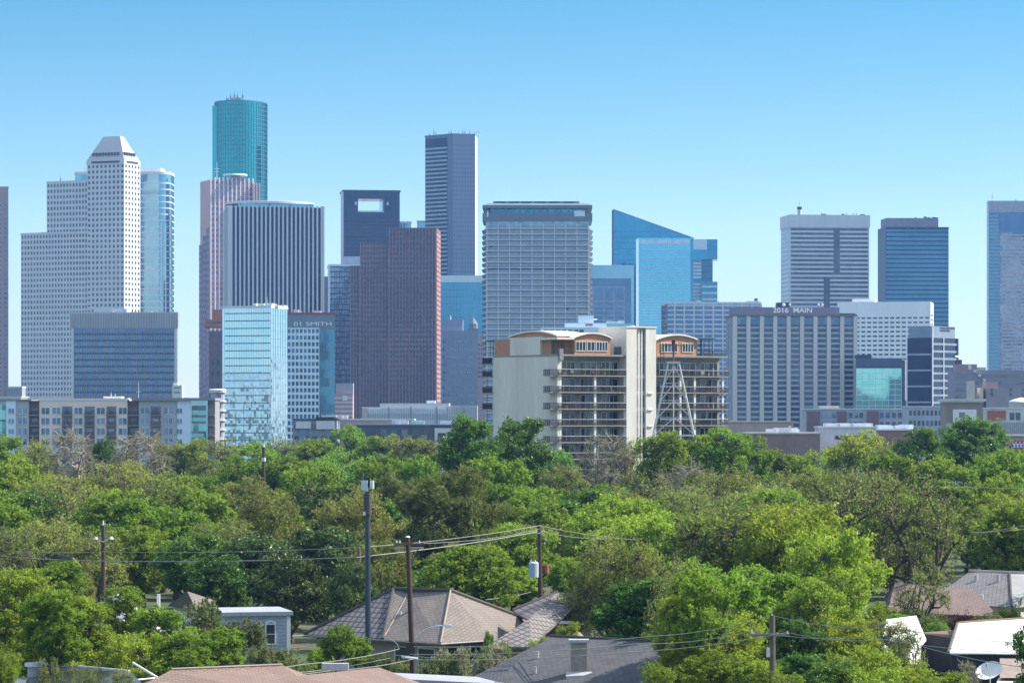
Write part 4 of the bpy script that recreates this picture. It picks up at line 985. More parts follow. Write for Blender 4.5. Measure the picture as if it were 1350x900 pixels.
# lift tower
pt0 = fr.pt(fr.ua(826)); cx = (pt0.x, pt0.y)
Yt = pt0.y - .4; qt = fp_t(789, 826, 865, Yt, TH); tl, tf = Face(qt[0], qt[1]), Face(qt[1], qt[2]); zt = zf(430.5)
us0, us1 = tf.ua(839.5), tf.ua(851.5)
T.part('lift_tower', MB().prism([qt[0], qt[1], tf.pt(us0), tf.pt(us0, 0, -.8), tf.pt(us1, 0, -.8), tf.pt(us1), qt[2], qt[3]], 0, zt), creamw)
T.part('tower_cap', MB().prism(offset(qt, .12), zt, zt + .25), colm)
T.part('slit_window', fbox(MB(), tf, us0 + .05, us1 - .05, 2, zf(459), -.79, -.72), doorg)
for i in range(3): u = us0 + (us1 - us0) * (i + .5) / 3; 
mb = MB()
for i in (1, 2): u = us0 + (us1 - us0) * i / 3; fbox(mb, tf, u - .16, u + .16, 0, zt - .4, -.7, -.25)
T.part('slit_fin', mb, colm)
T.repeat('slit_spandrel', tf, [(us0 + .04, z - .5) for z in floors if z > 2], us1 - us0 - .08, .75, .1, colm, -.715)
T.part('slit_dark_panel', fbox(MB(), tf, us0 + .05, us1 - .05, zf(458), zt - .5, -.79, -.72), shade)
T.part('roof_post', fbox(MB(), tf, tf.ua(835), tf.ua(838.5), zt + .2, zf(427.5), -1.2, -.3), colm)
T.part('roof_door', fbox(MB(), tl, tl.ua(810), tl.ua(819), deck, deck + 1.6, .02, .12), mat('grey_door', (.13, .15, .18), .6))
T.part('roof_vent', fbox(MB(), tl, tl.ua(797), tl.ua(805), zf(445), zf(441), .02, .3), dark_steel)
for k, z in enumerate(floors[1:6]): T.part('tower_lamp', fbox(MB(), tf, us1 + .4, us1 + 1.5, z - .3, z - .1, .02, .2), colm)

# balcony furniture and plants (things standing on the balconies)
def planter(p, z, lab, s=1.0, seed=0):
    t = Thing('potted_plant', lab, 'plant', Vector((p.x, p.y, z)))
    t.part('pot', MB().cyl(p, .25 * s, z, z + .45 * s, 10, .32 * s), mat('clay_pot', (.35, .18, .12), .8)); r = random.Random(seed); mb = MB()
    for i in range(60):
        a, b_, c = r.uniform(0, 6.28), r.uniform(0, .5) * s, r.uniform(.45, 1.2) * s; o = Vector((p.x + math.cos(a) * b_, p.y + math.sin(a) * b_, z + c)); d = Vector((r.uniform(-1, 1), r.uniform(-1, 1), r.uniform(-.3, 1))).normalized() * .16 * s; e_ = d.orthogonal().normalized() * .07 * s
        mb.poly([o - d, o + e_, o + d, o - e_])
    t.part('foliage', mb, leafmat('pot_leaf', (.06, .13, .03), (.10, .18, .05)))
for i, (px, k, lab) in enumerate(((745, 0, 'potted plant at the left end of the top balcony of the cream building'), (772, 0, 'potted plant in the middle of the top balcony of the cream building'), (797, 0, 'potted plant near the lift tower on the top balcony'),
                          (748, 2, 'bushy potted plant on the third balcony of the cream building'), (901, 1, 'potted plant on the right wing balcony behind the lattice mast'), (935, 1, 'potted plant at the right end of the right wing balcony'))):
    planter(fr.pt(fr.ua(px), 0, -.5), floors[k], lab, 1.25, i)

def patio_chair(p, z, lab, seed):
    t = Thing('patio_chair', lab, 'chair', Vector((p.x, p.y, z)), 'patio chairs on the cream building balconies'); m = mat('patio_' + ('white', 'red', 'brown')[seed % 3], ((.6, .6, .58), (.25, .06, .05), (.12, .07, .04))[seed % 3], .7)
    a = .6 * seed; f = Face(p - Vector((math.cos(a), math.sin(a), 0)) * .3, p + Vector((math.cos(a), math.sin(a), 0)) * .3)
    t.part('seat', fbox(MB(), f, 0, .6, z + .38, z + .46, -.3, .3), m); t.part('backrest', fbox(MB(), f, 0, .6, z + .46, z + 1.02, -.3, -.22), m)
    for u in (.02, .53):
        for n in (-.28, .22): t.part('leg', fbox(MB(), f, u, u + .05, z, z + .38, n, n + .05), m)
for i, (px, k, lab) in enumerate(((757, 0, 'white patio chair on the top balcony between two potted plants'), (786, 0, 'dark red patio chair right of the column on the top balcony'), (758, 2, 'brown patio chair beside the bushy plant, third balcony'), (810, 1, 'white patio chair at the right end of the second balcony'), (765, 3, 'dark red patio chair on the fourth balcony of the left bay'), (905, 0, 'brown patio chair on the top balcony behind the lattice mast'), (928, 0, 'white patio chair at the right of the top right wing balcony'), (935, 2, 'dark red patio chair on the third balcony of the right wing'))): patio_chair(fr.pt(fr.ua(px), 0, -.7), floors[k], lab, i)
# lattice mast standing before the right wing
T = Thing('lattice_mast', 'white steel lattice mast with zigzag braces in front of the right balconies', 'mast', P(888, 577))
mw = mat('mast_white_steel', (.62, .60, .56), .5, var=.08); rust = mat('rust_steel', (.13, .055, .045), .8, var=.2)
zt = Z(479, 577); c = P(888, 577); zb = 0.0
def leg(sx, sy, z):
    t = (zt - z) / (zt - Z(585, 577)); r = 1.0 + 3.0 * t; return Vector((c.x + sx * r, c.y + sy * r * .8, z))
for sx in (-1, 1):
    for sy in (-1, 1): T.part('leg', MB().tube([leg(sx, sy, zb), leg(sx, sy, zt)], .10, 6), mw)
T.part('centre_pole', MB().tube([c, c + Vector((0, 0, zt))], .09, 6), mw)
zz = zt - .5; mb = MB()
while zz > 2:
    h = 3.1
    for (a, b_) in (((-1, -1), (1, -1)), ((1, -1), (1, 1)), ((-1, -1), (-1, 1))):
        m_ = (leg(*a, zz) + leg(*b_, zz)) / 2; mb.tube([leg(*a, zz - h), m_], .08, 5); mb.tube([leg(*b_, zz - h), m_], .08, 5); mb.tube([leg(*a, zz - h), leg(*b_, zz - h)], .06, 5)
    zz -= h
T.part('brace', mb, mw); T.part('cap', fbox(MB(), Face(c + Vector((-1.2, -1, 0)), c + Vector((1.2, -1, 0))), 0, 2.4, zt, zt + .35, -2, 0), mw)
mb = MB(); mb.tube([c + Vector((0, 0, zt + .3)), c + Vector((0, 0, Z(449, 577)))], .17, 6); mb.tube([c + Vector((-2, 0, Z(455, 577))), c + Vector((2.1, 0, Z(455, 577)))], .1, 5); mb.box(c.x - .35, c.x + .3, c.y - .3, c.y + .3, Z(453, 577), Z(448, 577))
T.part('davit', mb, rust)
mb = MB()
for dx in (-2.3, -1.75): mb.tube([c + Vector((dx, .2, zt + .5)), c + Vector((dx, .2, Z(455, 577)))], .07, 5)
for k in range(6): mb.tube([c + Vector((-2.3, .2, zt + .6 + k * .55)), c + Vector((-1.75, .2, zt + .6 + k * .55))], .05, 4)
T.part('ladder', mb, rust)

# ------------------------------------------------------------------ low buildings in front of the skyline
grey_brick = mat('grey_brick', (.42, .43, .46), .85, var=.1); cream_b = mat('beige_stucco', (.74, .63, .57), .85, var=.05); pblue = mat('pale_blue_cladding', (.62, .72, .84), .7, var=.05)
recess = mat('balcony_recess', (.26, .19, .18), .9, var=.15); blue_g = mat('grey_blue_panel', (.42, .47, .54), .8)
# long apartment row at the left edge
Y = 900; T = Thing('apartment_building', 'long low beige and grey apartment block with balconies along the left tree line', 'building', P(140, Y + 8))
top = Z(528, Y); rows = (541.5, 555, 568.5, 582); f = Face(P(-30, Y), P(292, Y))
def sec(a, b, m, n=0, name='wall', zt=None): return T.part(name, fbox(MB(), f, f.ua(a), f.ua(b) - .02, 0, zt or top, -16, n), m)
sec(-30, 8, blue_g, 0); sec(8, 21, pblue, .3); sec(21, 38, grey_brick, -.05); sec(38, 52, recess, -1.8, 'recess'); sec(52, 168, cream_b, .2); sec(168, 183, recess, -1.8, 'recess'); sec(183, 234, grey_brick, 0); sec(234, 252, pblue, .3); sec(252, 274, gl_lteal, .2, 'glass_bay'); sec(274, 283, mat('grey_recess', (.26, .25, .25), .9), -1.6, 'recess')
tb = glass('teal_bay_glass', (.22, .50, .52), (.14, .34, .38), .85, .08, .02, (1.5, 3), .2)
T.part('glass_bay', fbox(MB(), f, f.ua(-10), f.ua(7.8), 6, Z(534, Y), 0, .4), tb); T.part('glass_bay', fbox(MB(), f, f.ua(253), f.ua(272), 6, Z(535.5, Y), .2, .5), tb)
for py in (538.5, 548, 556, 569, 577): T.part('bay_band', fbox(MB(), f, f.ua(253.2), f.ua(271.8), Z(py + 2.2, Y), Z(py - (4 if py == 538.5 else 1), Y), .5, .6), win_dark)
for py in (553, 572): T.part('bay_band', fbox(MB(), f, f.ua(-10), f.ua(7.6), Z(py + 2, Y), Z(py, Y), .4, .5), win_dark)
T.part('roof_overhang', fbox(MB(), f, f.ua(174), f.ua(284), top + .02, top + .8, -17, 1.1), mat('grey_fascia', (.24, .24, .26), .8)); T.part('roof_overhang', fbox(MB(), f, f.ua(-30), f.ua(39), top + .02, top + .5, -17, .6), mat('grey_fascia', (0, 0, 0)))
T.part('parapet', fbox(MB(), f, f.ua(51.5), f.ua(168.5), top + .02, top + .7, -16, .35), cream_b)
for a, b_ in ((38.2, 51.8), (168.2, 182.8)):
    T.part('canopy', fbox(MB(), f, f.ua(a), f.ua(b_), top + .3, top + .5, -3, .3), light_metal)
def win2(px, py, n, w_=1.1, h_=1.75):
    u = f.ua(px); wv = T.part('window', fbox(MB(), f, u - w_, u + w_, Z(py, Y) - h_ / 2, Z(py, Y) + h_ / 2, n, n + .06), win_blue); mb = MB()
    fbox(mb, f, u - .08, u + .08, Z(py, Y) - h_ / 2, Z(py, Y) + h_ / 2, n + .06, n + .12); fbox(mb, f, u - w_ - .1, u + w_ + .1, Z(py, Y) - h_ / 2 - .12, Z(py, Y) - h_ / 2, n, n + .13); T.part('frame', mb, frame_w, parent=wv)
for py in rows:
    for px in (60, 74.5, 103.5, 133, 162): win2(px, py, .2)
    for px in (29.5,): win2(px, py, -.05)
    for px in (191, 222): win2(px, py, 0)
    for px in (15, 236.5): win2(px, py, .3, .75, 1.3)
for a, b_ in ((82, 95.5), (111.5, 125), (140.5, 153.5), (198.5, 212)):
    n = 0 if a > 180 else .2
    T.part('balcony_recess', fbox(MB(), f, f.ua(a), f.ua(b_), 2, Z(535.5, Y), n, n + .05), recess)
    for py in rows[:3]:
        T.part('balcony_door', fbox(MB(), f, f.ua(a) + .7, f.ua(b_) - .7, Z(py + 4, Y), Z(py - 3.8, Y), n + .05, n + .1), win_blue)
        bb = T.part('balcony', fbox(MB(), f, f.ua(a) - .05, f.ua(b_) + .05, Z(py + 6.2, Y), Z(py + 5.2, Y), n, n + 1.3), slabm); T.part('railing', railing(f, f.ua(a), f.ua(b_), Z(py + 5.2, Y), n + 1.25, 1.0, .2), rail, parent=bb)
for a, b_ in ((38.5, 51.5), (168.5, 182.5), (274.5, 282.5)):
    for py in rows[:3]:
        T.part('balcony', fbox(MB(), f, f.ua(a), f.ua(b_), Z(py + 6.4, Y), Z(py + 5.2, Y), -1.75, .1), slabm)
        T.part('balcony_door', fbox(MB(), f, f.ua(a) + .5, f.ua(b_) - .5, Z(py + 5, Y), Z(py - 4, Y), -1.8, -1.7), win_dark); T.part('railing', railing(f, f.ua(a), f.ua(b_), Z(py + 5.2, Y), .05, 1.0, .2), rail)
T.part('stair_hut', fbox(MB(), f, f.ua(134.5), f.ua(158.5), top + .7, Z(522.3, Y), -9, -3), mat('white_hut', (.72, .70, .66), .7)); antenna(T, f.pt(f.ua(143.5), 0, -5), Z(522.3, Y), 1.2, white_conc, .12, arms=0); antenna(T, f.pt(f.ua(149), 0, -5), Z(522.3, Y), .9, white_conc, .1, arms=0)
antenna(T, f.pt(f.ua(181.5), 0, -2), top, 5.6, light_metal, .1, arms=1)
T = Thing('building', 'pale flat roofed building just behind the apartments, left edge of the tree line', 'building', P(12, 1020)); f9 = Face(P(-20, 1010), P(27.5, 1010)); T.part('wall', fbox(MB(), f9, 0, f9.L, 0, Z(523.5, 1010), -15, 0), white_conc); T.part('roof', fbox(MB(), f9, -.3, f9.L + .3, Z(523.5, 1010), Z(522.3, 1010), -15.3, .3), mat('pale_roof', (.6, .62, .66), .7)); T.repeat('window', f9, [(1 + 3 * k, 14) for k in range(3)], 1.6, 2, .1, win_dark, .02)
T = Thing('building', 'small pale block in the gap between the pink tower and the stepped white tower', 'building', P(20, 1600)); f9 = Face(P(11, 1590), P(29, 1590)); T.part('wall', fbox(MB(), f9, 0, f9.L, 0, Z(510.5, 1590), -12, 0), grey_conc); cap(T, [f9.pt(0), f9.pt(f9.L), f9.pt(f9.L, 0, -12), f9.pt(0, 0, -12)], Z(510.5, 1590), .5, light_metal, .2)
T = Thing('apartment_building', 'slim white building with rounded terraces left of the light blue tower', 'building', P(287, 1010)); cc = P(287, 1012); 
for k in range(8):
    z = Z(515, 1010) - k * 3.0
    T.part('terrace', MB().cyl(cc, 2.7, z - .5, z, 16), white_conc); T.part('storey', MB().cyl(cc, 2.2, z - 3.0, z - .5, 12), grey_conc)
    T.part('window', MB().box(cc.x + .3, cc.x + 1.3, cc.y - 2.35, cc.y - 1.9, z - 2.4, z - .8), win_dark)
T.part('roof_canopy', MB().cyl(cc, 2.9, Z(514, 1010), Z(512.3, 1010), 16, 2.4), white_conc)
T = Thing('building', 'small white stair block in front of the square dark blue office block', 'building', P(238, 1150)); f9 = Face(P(227, 1150), P(240, 1150)); T.part('wall', fbox(MB(), f9, 0, f9.L, 0, Z(507.5, 1150), -6, 0), white_conc); T.part('upper_room', fbox(MB(), f9, .2, 1.9, Z(507.4, 1150), Z(504.5, 1150), -5, -1), white_conc); T.repeat('window', f9, [(.6, Z(518, 1150)), (.6, Z(512, 1150))], 2.2, .6, .1, win_dark, .01); T.part('annex', fbox(MB(), f9, f9.L, f9.L + 2.4, 0, Z(524, 1150), -6, -1), white_conc)

# pink building at the foot of the glittering tower
Y = 1750; T = Thing('office_building', 'small pink brown building at the foot of the glittering dark tower', 'building', P(452, Y)); f9 = Face(P(441, Y), P(465, Y)); pk = mat('dusty_pink_wall', (.42, .28, .29), .8)
T.part('wall', fbox(MB(), f9, 0, f9.L, 0, Z(519, Y), -14, 0), pk); T.part('upper_block', fbox(MB(), f9, .5, f9.L, Z(518.9, Y), Z(505, Y), -14, -3), grey_conc); bands(T, f9, Z(549, Y), Z(520, Y), 5, .45, mat('pale_pink', (.6, .5, .5), .8), .3, u1=f9.L); T.part('window', fbox(MB(), f9, 4.4, 7, Z(528, Y), Z(521.5, Y), .31, .4), frame_w)

# pale parking building
Y = 1150; T = Thing('parking_garage', 'pale grey stacked parking building in front of the maroon tower', 'building', P(540, Y + 10)); f9 = Face(P(477, Y), P(592, Y)); wm = mat('white_metal_wall', (.56, .60, .64), .7, var=.08)
T.part('wall', fbox(MB(), f9, 0, f9.L, 0, Z(536.5, Y), -22, 0), wm); T.part('upper_wall', fbox(MB(), f9, f9.ua(501), f9.L, Z(536.5, Y), Z(531.5, Y), -20, -.4), white_conc)
T.part('dark_level', fbox(MB(), f9, f9.ua(486), f9.L - .2, Z(553, Y), Z(545, Y), 0, .12), grey_conc); ribs(T, f9, 0, Z(537, Y), 46, .18, .25, mat('pale_rib', (.64, .68, .72), .6), u0=f9.ua(487), u1=f9.L, name='rib')
for px in (512, 541, 575, 590): T.part('pier', fbox(MB(), f9, f9.ua(px), f9.ua(px) + .35, 0, Z(535, Y), 0, .4), grey_conc)
T.part('stair_tower', fbox(MB(), f9, .0, f9.ua(485), 0, Z(537.4, Y), 0, .6), tan_conc); T.part('roof_unit', fbox(MB(), f9, f9.ua(562), f9.ua(574), Z(531.4, Y), Z(527.6, Y), -8, -3), wm); T.part('annex', fbox(MB(), f9, f9.L + .05, f9.ua(629), 0, Z(534.5, Y), -20, -1), wm)
f10 = Face(f9.pt(f9.L + .05, 0, -1), f9.pt(f9.ua(629), 0, -1)); ribs(T, f10, 0, Z(535, Y), 16, .16, .2, grey_conc)

# low buildings between towers and tree line
def lowb(name, lab, x0, x1, py, Yb, m, d=14, wins=0, rows_=1, extra=None, wh=1.6, roof=None):
    T = Thing(name, lab, 'building', P((x0 + x1) / 2, Yb + d / 2)); f = Face(P(x0, Yb), P(x1, Yb)); zt = Z(py, Yb)
    T.part('wall', fbox(MB(), f, 0, f.L, 0, zt, -d, 0), m)
    T.part('roof', fbox(MB(), f, -.25, f.L + .25, zt + .002, zt + .35, -d - .2, .25), roof or light_metal)
    if wins:
        cw = f.L / wins; T.repeat('window', f, [(k * cw + cw * .2, zt - 2.6 - 3.2 * r) for r in range(rows_) for k in range(wins)], cw * .6, wh, .1, win_dark, .01)
    if extra: extra(T, f, zt)
    return T
def ex1(T, f, zt):
    T.part('white_fascia', fbox(MB(), f, f.ua(390), f.ua(410), zt - 2.2, zt - .4, .05, .5), white_conc); T.part('white_fascia', fbox(MB(), f, f.ua(417), f.ua(441), zt - 2.4, zt - .2, .05, .5), white_conc)
    T.part('blue_wall', fbox(MB(), f, f.ua(394), f.ua(404), 0, zt - 2.6, .05, .3), mat('blue_wall', (.18, .24, .36), .7)); T.part('roof_step', fbox(MB(), f, f.ua(416), f.ua(442), zt, zt + .8, -9, .4), dark_steel); clutter(T, f, 420, 452, zt + .4, 6, white_conc, .9, 12)
lowb('shop_building', 'low shop with white fascia panels under a dark roof left of the parking building', 386, 444, 553.5, 840, mat('grey_blue_low_wall', (.22, .25, .31), .8), 14, 5, 2, ex1, roof=dark_steel)
lowb('warehouse', 'long tan low wall building below the pale parking building', 440, 545, 553.5, 860, mat('tan_low_wall', (.42, .34, .30), .85), 14, roof=white_conc)
def ex2(T, f, zt):
    T.part('white_wall', fbox(MB(), f, f.ua(573), f.ua(597), 0, zt - .6, .05, .3), white_conc); T.part('window', fbox(MB(), f, f.ua(577), f.ua(587), zt - 4.2, zt - 1.8, .3, .4), win_dark); clutter(T, f, 500, 590, zt + .35, 9, light_metal, 1.1, 21)
    T.part('skylight', fbox(MB(), f, f.ua(541), f.ua(556), zt + .35, zt + 1.1, -6, -2), gl_lteal)
lowb('warehouse', 'low dark flat roofed building with a white walled corner behind the tall tree', 470, 640, 561, 800, mat('dark_slate_wall', (.10, .12, .16), .8), 14, 12, 2, ex2, roof=mat('slate_roof', (.14, .17, .23), .7))
# white office right behind the cream building's penthouse
Y = 1150; T = Thing('office_building', 'white office block with dark windows just behind the cream lift tower', 'building', P(770, Y)); f9 = Face(P(713, Y), P(800, Y)); zt = Z(431.5, Y)
T.part('wall', fbox(MB(), f9, 0, f9.L, 0, zt, -14, 0), wp); T.repeat('window', f9, [(f9.ua(px), Z(442, Y) - 2.5 * k) for k in range(2) for px in (717, 725, 733, 741, 749, 757, 764)], 1.5, 2.1, .1, win_dark, .02); T.part('upper_block', fbox(MB(), f9, f9.ua(745), f9.ua(800), zt, Z(425.5, Y), -13, -2), wp)
T.part('plant_room', fbox(MB(), f9, f9.ua(763), f9.ua(783), Z(425.5, Y), Z(415.5, Y), -10, -4), wp); T.part('roof_strip', fbox(MB(), f9, f9.ua(790), f9.ua(834), Z(431, Y), Z(426, Y), -12, -4), gl_lteal)
ff = Face(f9.pt(0, 0, -2), f9.pt(f9.L, 0, -2)); T.part('red_mark', fbox(MB(), ff, f9.ua(772), f9.ua(781.5), Z(429.4, Y), Z(426.6, Y), .02, .12), mat('faded_red_paint', (.30, .12, .2), .7)); T.part('dish_antenna', MB().cyl(f9.pt(f9.ua(784.5), 0, -5), .7, Z(421, Y), Z(419.6, Y), 12, .9), white_sign)
clutter(T, f9, 800, 830, Z(426, Y), 5, light_metal, 1.2, 31)

# right hand low rises
def ex3(T, f, zt):
    br_ = mat('dark_red_brick', (.20, .13, .15), .85)
    for a, b_ in ((1064, 1081), (1104, 1116), (1143, 1158)): T.part('brick_bay', fbox(MB(), f, f.ua(a), f.ua(b_), 0, zt - .6, .01, .5), br_)
    T.repeat('window', f, [(f.ua(px), zt - 2.8 - 3.0 * r) for r in range(3) for px in (1083, 1090, 1097, 1119, 1126, 1133, 1160, 1168, 1176, 1184, 1191)], 1.2, 1.7, .1, win_blue, .02)
    T.part('roof_hut', fbox(MB(), f, f.ua(1083), f.ua(1108), zt, zt + 1.2, -10, -4), tan_conc)
lowb('apartment_building', 'grey and dark brick low apartments at the foot of the teal panelled block', 1062, 1197, 539.5, 1050, mat('grey_low_wall', (.36, .37, .42), .8), 14, extra=ex3)
lowb('building', 'tan building with a flat sloped roof before the striped apartment tower', 960, 1046, 556.5, 800, mat('tan_stone_wall', (.42, .33, .29), .85), 16, roof=mat('tan_roof', (.50, .41, .37), .85))
def ex4(T, f, zt): clutter(T, f, 1012, 1048, zt + .3, 7, light_metal, 1.1, 17); T.part('vent_pipe', fbox(MB(), f, f.ua(1041), f.ua(1044), zt + .3, zt + 1.9, -3, -2), white_conc)
lowb('warehouse', 'brown walled low building with roof units right of the balcony building', 986, 1081, 572, 730, mat('brown_wall', (.26, .18, .165), .85), 14, extra=ex4, roof=mat('tan_coping', (.5, .44, .40), .8))
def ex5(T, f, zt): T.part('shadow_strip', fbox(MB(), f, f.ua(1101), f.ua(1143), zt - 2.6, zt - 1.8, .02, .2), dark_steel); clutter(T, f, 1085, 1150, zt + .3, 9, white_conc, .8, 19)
lowb('warehouse', 'white walled low building with a long pale roof above the trees', 1081.5, 1155, 564, 745, mat('white_low_wall', (.55, .56, .62), .8), 14, extra=ex5, roof=mat('pale_long_roof', (.55, .60, .64), .6))
lowb('shop_building', 'low reddish brown building beside the bluish round tree on the right', 1156, 1212, 567, 770, mat('red_brown_wall', (.24, .14, .13), .85), 12, roof=light_metal, extra=lambda T, f, zt: clutter(T, f, 1160, 1196, zt + .3, 6, light_metal, 1.2, 27))
lowb('apartment_building', 'grey glassy low apartments under a white flat roof, right of the low brick apartments', 1197.5, 1248, 536.5, 1000, mat('grey_glass_wall', (.36, .41, .46), .6), 14, 9, 3, None, roof=white_conc)
def ex6(T, f, zt):
    T.part('white_wall', fbox(MB(), f, f.ua(1256), f.ua(1287), 0, zt - 2.0, .05, .6), mat('white_stucco', (.74, .73, .70), .8)); T.repeat('window', f, [(f.ua(1264), zt - 4.4), (f.ua(1268), zt - 4.4)], .8, 1.6, .1, win_dark, .62)
    T.part('cornice', fbox(MB(), f, -.8, f.L + .8, zt + .36, zt + 1.1, -13, .9), mat('cream_cornice', (.58, .54, .48), .8)); T.part('base_wall', fbox(MB(), f, .0, f.ua(1258), 0, zt - 6, .01, .4), tan_conc)
lowb('apartment_building', 'brown building with a pale cornice and white bay above the dark round tree', 1247.5, 1296, 530.5, 930, mat('brown_stone_wall', (.27, .22, .20), .85), 13, extra=ex6)
def ex7(T, f, zt):
    T.part('red_wall', fbox(MB(), f, f.ua(1302), f.ua(1326), zt - 3.4, zt - .6, .02, .3), mat('brick_red_wall', (.36, .13, .10), .85)); T.repeat('window', f, [(f.ua(1331), zt - 3.4), (f.ua(1339), zt - 3.4)], 1.4, 2.2, .1, win_dark, .02)
    ribs(T, f, 0, zt - 4, 30, .12, .3, grey_conc, u0=f.ua(1310), u1=f.L)
lowb('apartment_building', 'white and brick red low building at the right edge above the tree line', 1296.5, 1385, 538.5, 950, mat('pale_green_grey_wall', (.52, .57, .58), .8), 14, extra=ex7)
T = Thing('dome_roofed_building', 'small white domed roof poking up at the right edge of the skyline', 'building', P(1345, 1080)); cc = P(1346, 1085); T.part('drum', MB().cyl(cc, 4.2, 0, Z(530, 1080), 20), tan_conc)
mb = MB(); prev = Z(530, 1080)
for k in range(4): mb.cyl(cc, 4.3 * math.cos(k * .38), prev, prev + .4, 20, 4.3 * math.cos((k + 1) * .38)); prev += .4
T.part('dome', mb, white_conc)
Y = 1360; T = Thing('office_building', 'long grey violet banded office block behind the right low rises', 'building', P(1310, Y)); f9 = Face(P(1258, Y), P(1390, Y)); zt = Z(488, Y)
gv = mat('grey_violet_band_wall', (.26, .24, .29), .8, var=.08); T.part('wall', fbox(MB(), f9, 0, f9.L, 0, zt, -20, 0), gv); T.repeat('window_band', f9, [(0, Z(497 + 9.2 * k, Y)) for k in range(5)], f9.L, 1.1, .1, win_dark, .02)
for px, py in ((1285, 489), (1291, 495), (1297.5, 501)): T.part('white_roof_unit', fbox(MB(), f9, f9.ua(px) - .6, f9.ua(px) + .6, Z(py + 1.5, Y), Z(py - 1.5, Y), .2, 1.2), white_conc)
T = Thing('office_building', 'pinkish stepped building rising behind the grey violet office block', 'building', P(1280, 1460)); f9 = Face(P(1262, 1450), P(1300, 1450)); T.part('wall', fbox(MB(), f9, 0, f9.ua(1288), 0, Z(480, 1450), -14, 0), mat('dull_pink_wall', (.34, .25, .27), .8)); T.part('side_wing', fbox(MB(), f9, f9.ua(1288), f9.L, 0, Z(484, 1450), -14, -.5), mat('cream_side', (.55, .47, .42), .8)); T.part('white_patch', fbox(MB(), f9, f9.ua(1276.5), f9.ua(1280.5), Z(487, 1450), Z(481, 1450), .02, .15), pink_rib); T.part('plant_room', fbox(MB(), f9, f9.ua(1264), f9.ua(1269), Z(480, 1450), Z(474, 1450), -8, -2), dark_steel)
Y = 1230; T = Thing('office_building', 'plain grey block with tan side towers at the far right of the skyline base', 'building', P(1320, Y)); f9 = Face(P(1292, Y), P(1390, Y)); T.part('wall', fbox(MB(), f9, f9.ua(1300), f9.L, 0, Z(512, Y), -14, 0), mat('grey_violet_plain', (.30, .27, .30), .85, var=.1)); T.part('side_tower', fbox(MB(), f9, 0, f9.ua(1296), 0, Z(511, Y), -8, .4), mat('cream_side', (0, 0, 0))); T.repeat('window', f9, [(f9.ua(px), Z(py, Y)) for px in (1306, 1331, 1347) for py in (516, 522)], .9, 1.3, .1, win_dark, .02)
T.part('tan_block', fbox(MB(), f9, f9.ua(1278), f9.ua(1285), 0, Z(502, Y), -8, .2), mat('cream_side', (0, 0, 0))); T.part('pink_block', fbox(MB(), f9, f9.ua(1300), f9.ua(1316), Z(512, Y), Z(503, Y), -10, -1), pink_gran)
# red and white shop sign at the right edge
Y = 640; T = Thing('shop_sign', 'red and white shop sign half hidden by trees at the right edge', 'sign', P(1345, Y)); f9 = Face(P(1331, Y), P(1366, Y))
rd = mat('sign_red', (.32, .03, .07), .6); T.part('sign_panel', fbox(MB(), f9, 0, f9.L, Z(594, Y), Z(581, Y), -.3, 0), rd); T.part('white_panel', fbox(MB(), f9, f9.ua(1333.5), f9.L - .1, Z(589.8, Y), Z(584.4, Y), .0, .08), mat('sign_white', (.75, .72, .82), .6))
for k in range(7): u = f9.ua(1334) + k * .68; T.part('letter_stroke', fbox(MB(), f9, u, u + .3, Z(589, Y), Z(585.3, Y), .08, .14), mat('sign_violet', (.22, .08, .30), .6))
for k in range(6): u = f9.ua(1334) + k * .75; T.part('letter_stroke', fbox(MB(), f9, u, u + .28, Z(583.6, Y), Z(582, Y), .0, .07), mat('sign_white', (0, 0, 0)))
for px in (1334, 1362): T.part('post', MB().tube([P(px, Y + .2), P(px, Y + .2) + Vector((0, 0, Z(593, Y)))], .12, 6), dark_steel)
lowb('shop_building', 'low pinkish building behind the red and white sign', 1322, 1390, 575, 700, mat('pinkish_wall', (.36, .27, .26), .85), 10, roof=mat('tan_coping', (0, 0, 0)))
# ------------------------------------------------------------------ houses between the trees
shingle = tiles('grey_brown_shingles', (.19, .162, .14), (.165, .14, .122), (.12, .10, .087), .55, .28, .035, .9, .18)
slate_t = tiles('dark_grid_tiles', (.20, .18, .17), (.17, .15, .145), (.055, .05, .05), .62, .62, .075, .85, .16, 0)
plum_t = tiles('plum_grid_tiles', (.19, .15, .15), (.165, .13, .13), (.05, .042, .045), .62, .62, .085, .85, .16, 0)
dk_shingle = tiles('dark_grey_shingles', (.085, .085, .09), (.068, .068, .073), (.04, .04, .045), .5, .3, .028, .9, .3)
br_shingle = tiles('brown_shingles', (.235, .16, .125), (.205, .14, .11), (.15, .10, .08), .5, .24, .04, .9, .12)
pk_shingle = tiles('pinkish_shingles', (.235, .165, .14), (.205, .145, .125), (.15, .105, .09), .45, .3, .05, .9, .2)
gy_shingle = tiles('grey_shingles', (.20, .195, .19), (.17, .165, .165), (.10, .095, .095), .5, .34, .05, .9, .18)
white_metal = mat('white_metal_roof', (.74, .73, .69), .55, var=.16, scale=.8, streak=False)
wall_w = mat('white_clapboard', (.62, .62, .60), .8, var=.08); wall_t = mat('tan_stucco', (.36, .31, .26), .85, var=.08); wall_g = mat('grey_blue_clapboard', (.40, .44, .50), .8, var=.14, scale=.8)
wall_d = mat('dark_board_wall', (.035, .038, .045), .8, var=.2, scale=1.2); trim = mat('white_trim', (.70, .69, .66), .6, var=.04); gutter = mat('gutter_metal', (.20, .19, .185), .5)
pipe_m = mat('vent_pipe_metal', (.42, .42, .43), .5); hwin = glass('house_window', (.10, .12, .14), (.05, .06, .07), .5, .1, .02, (1, 1), .2)

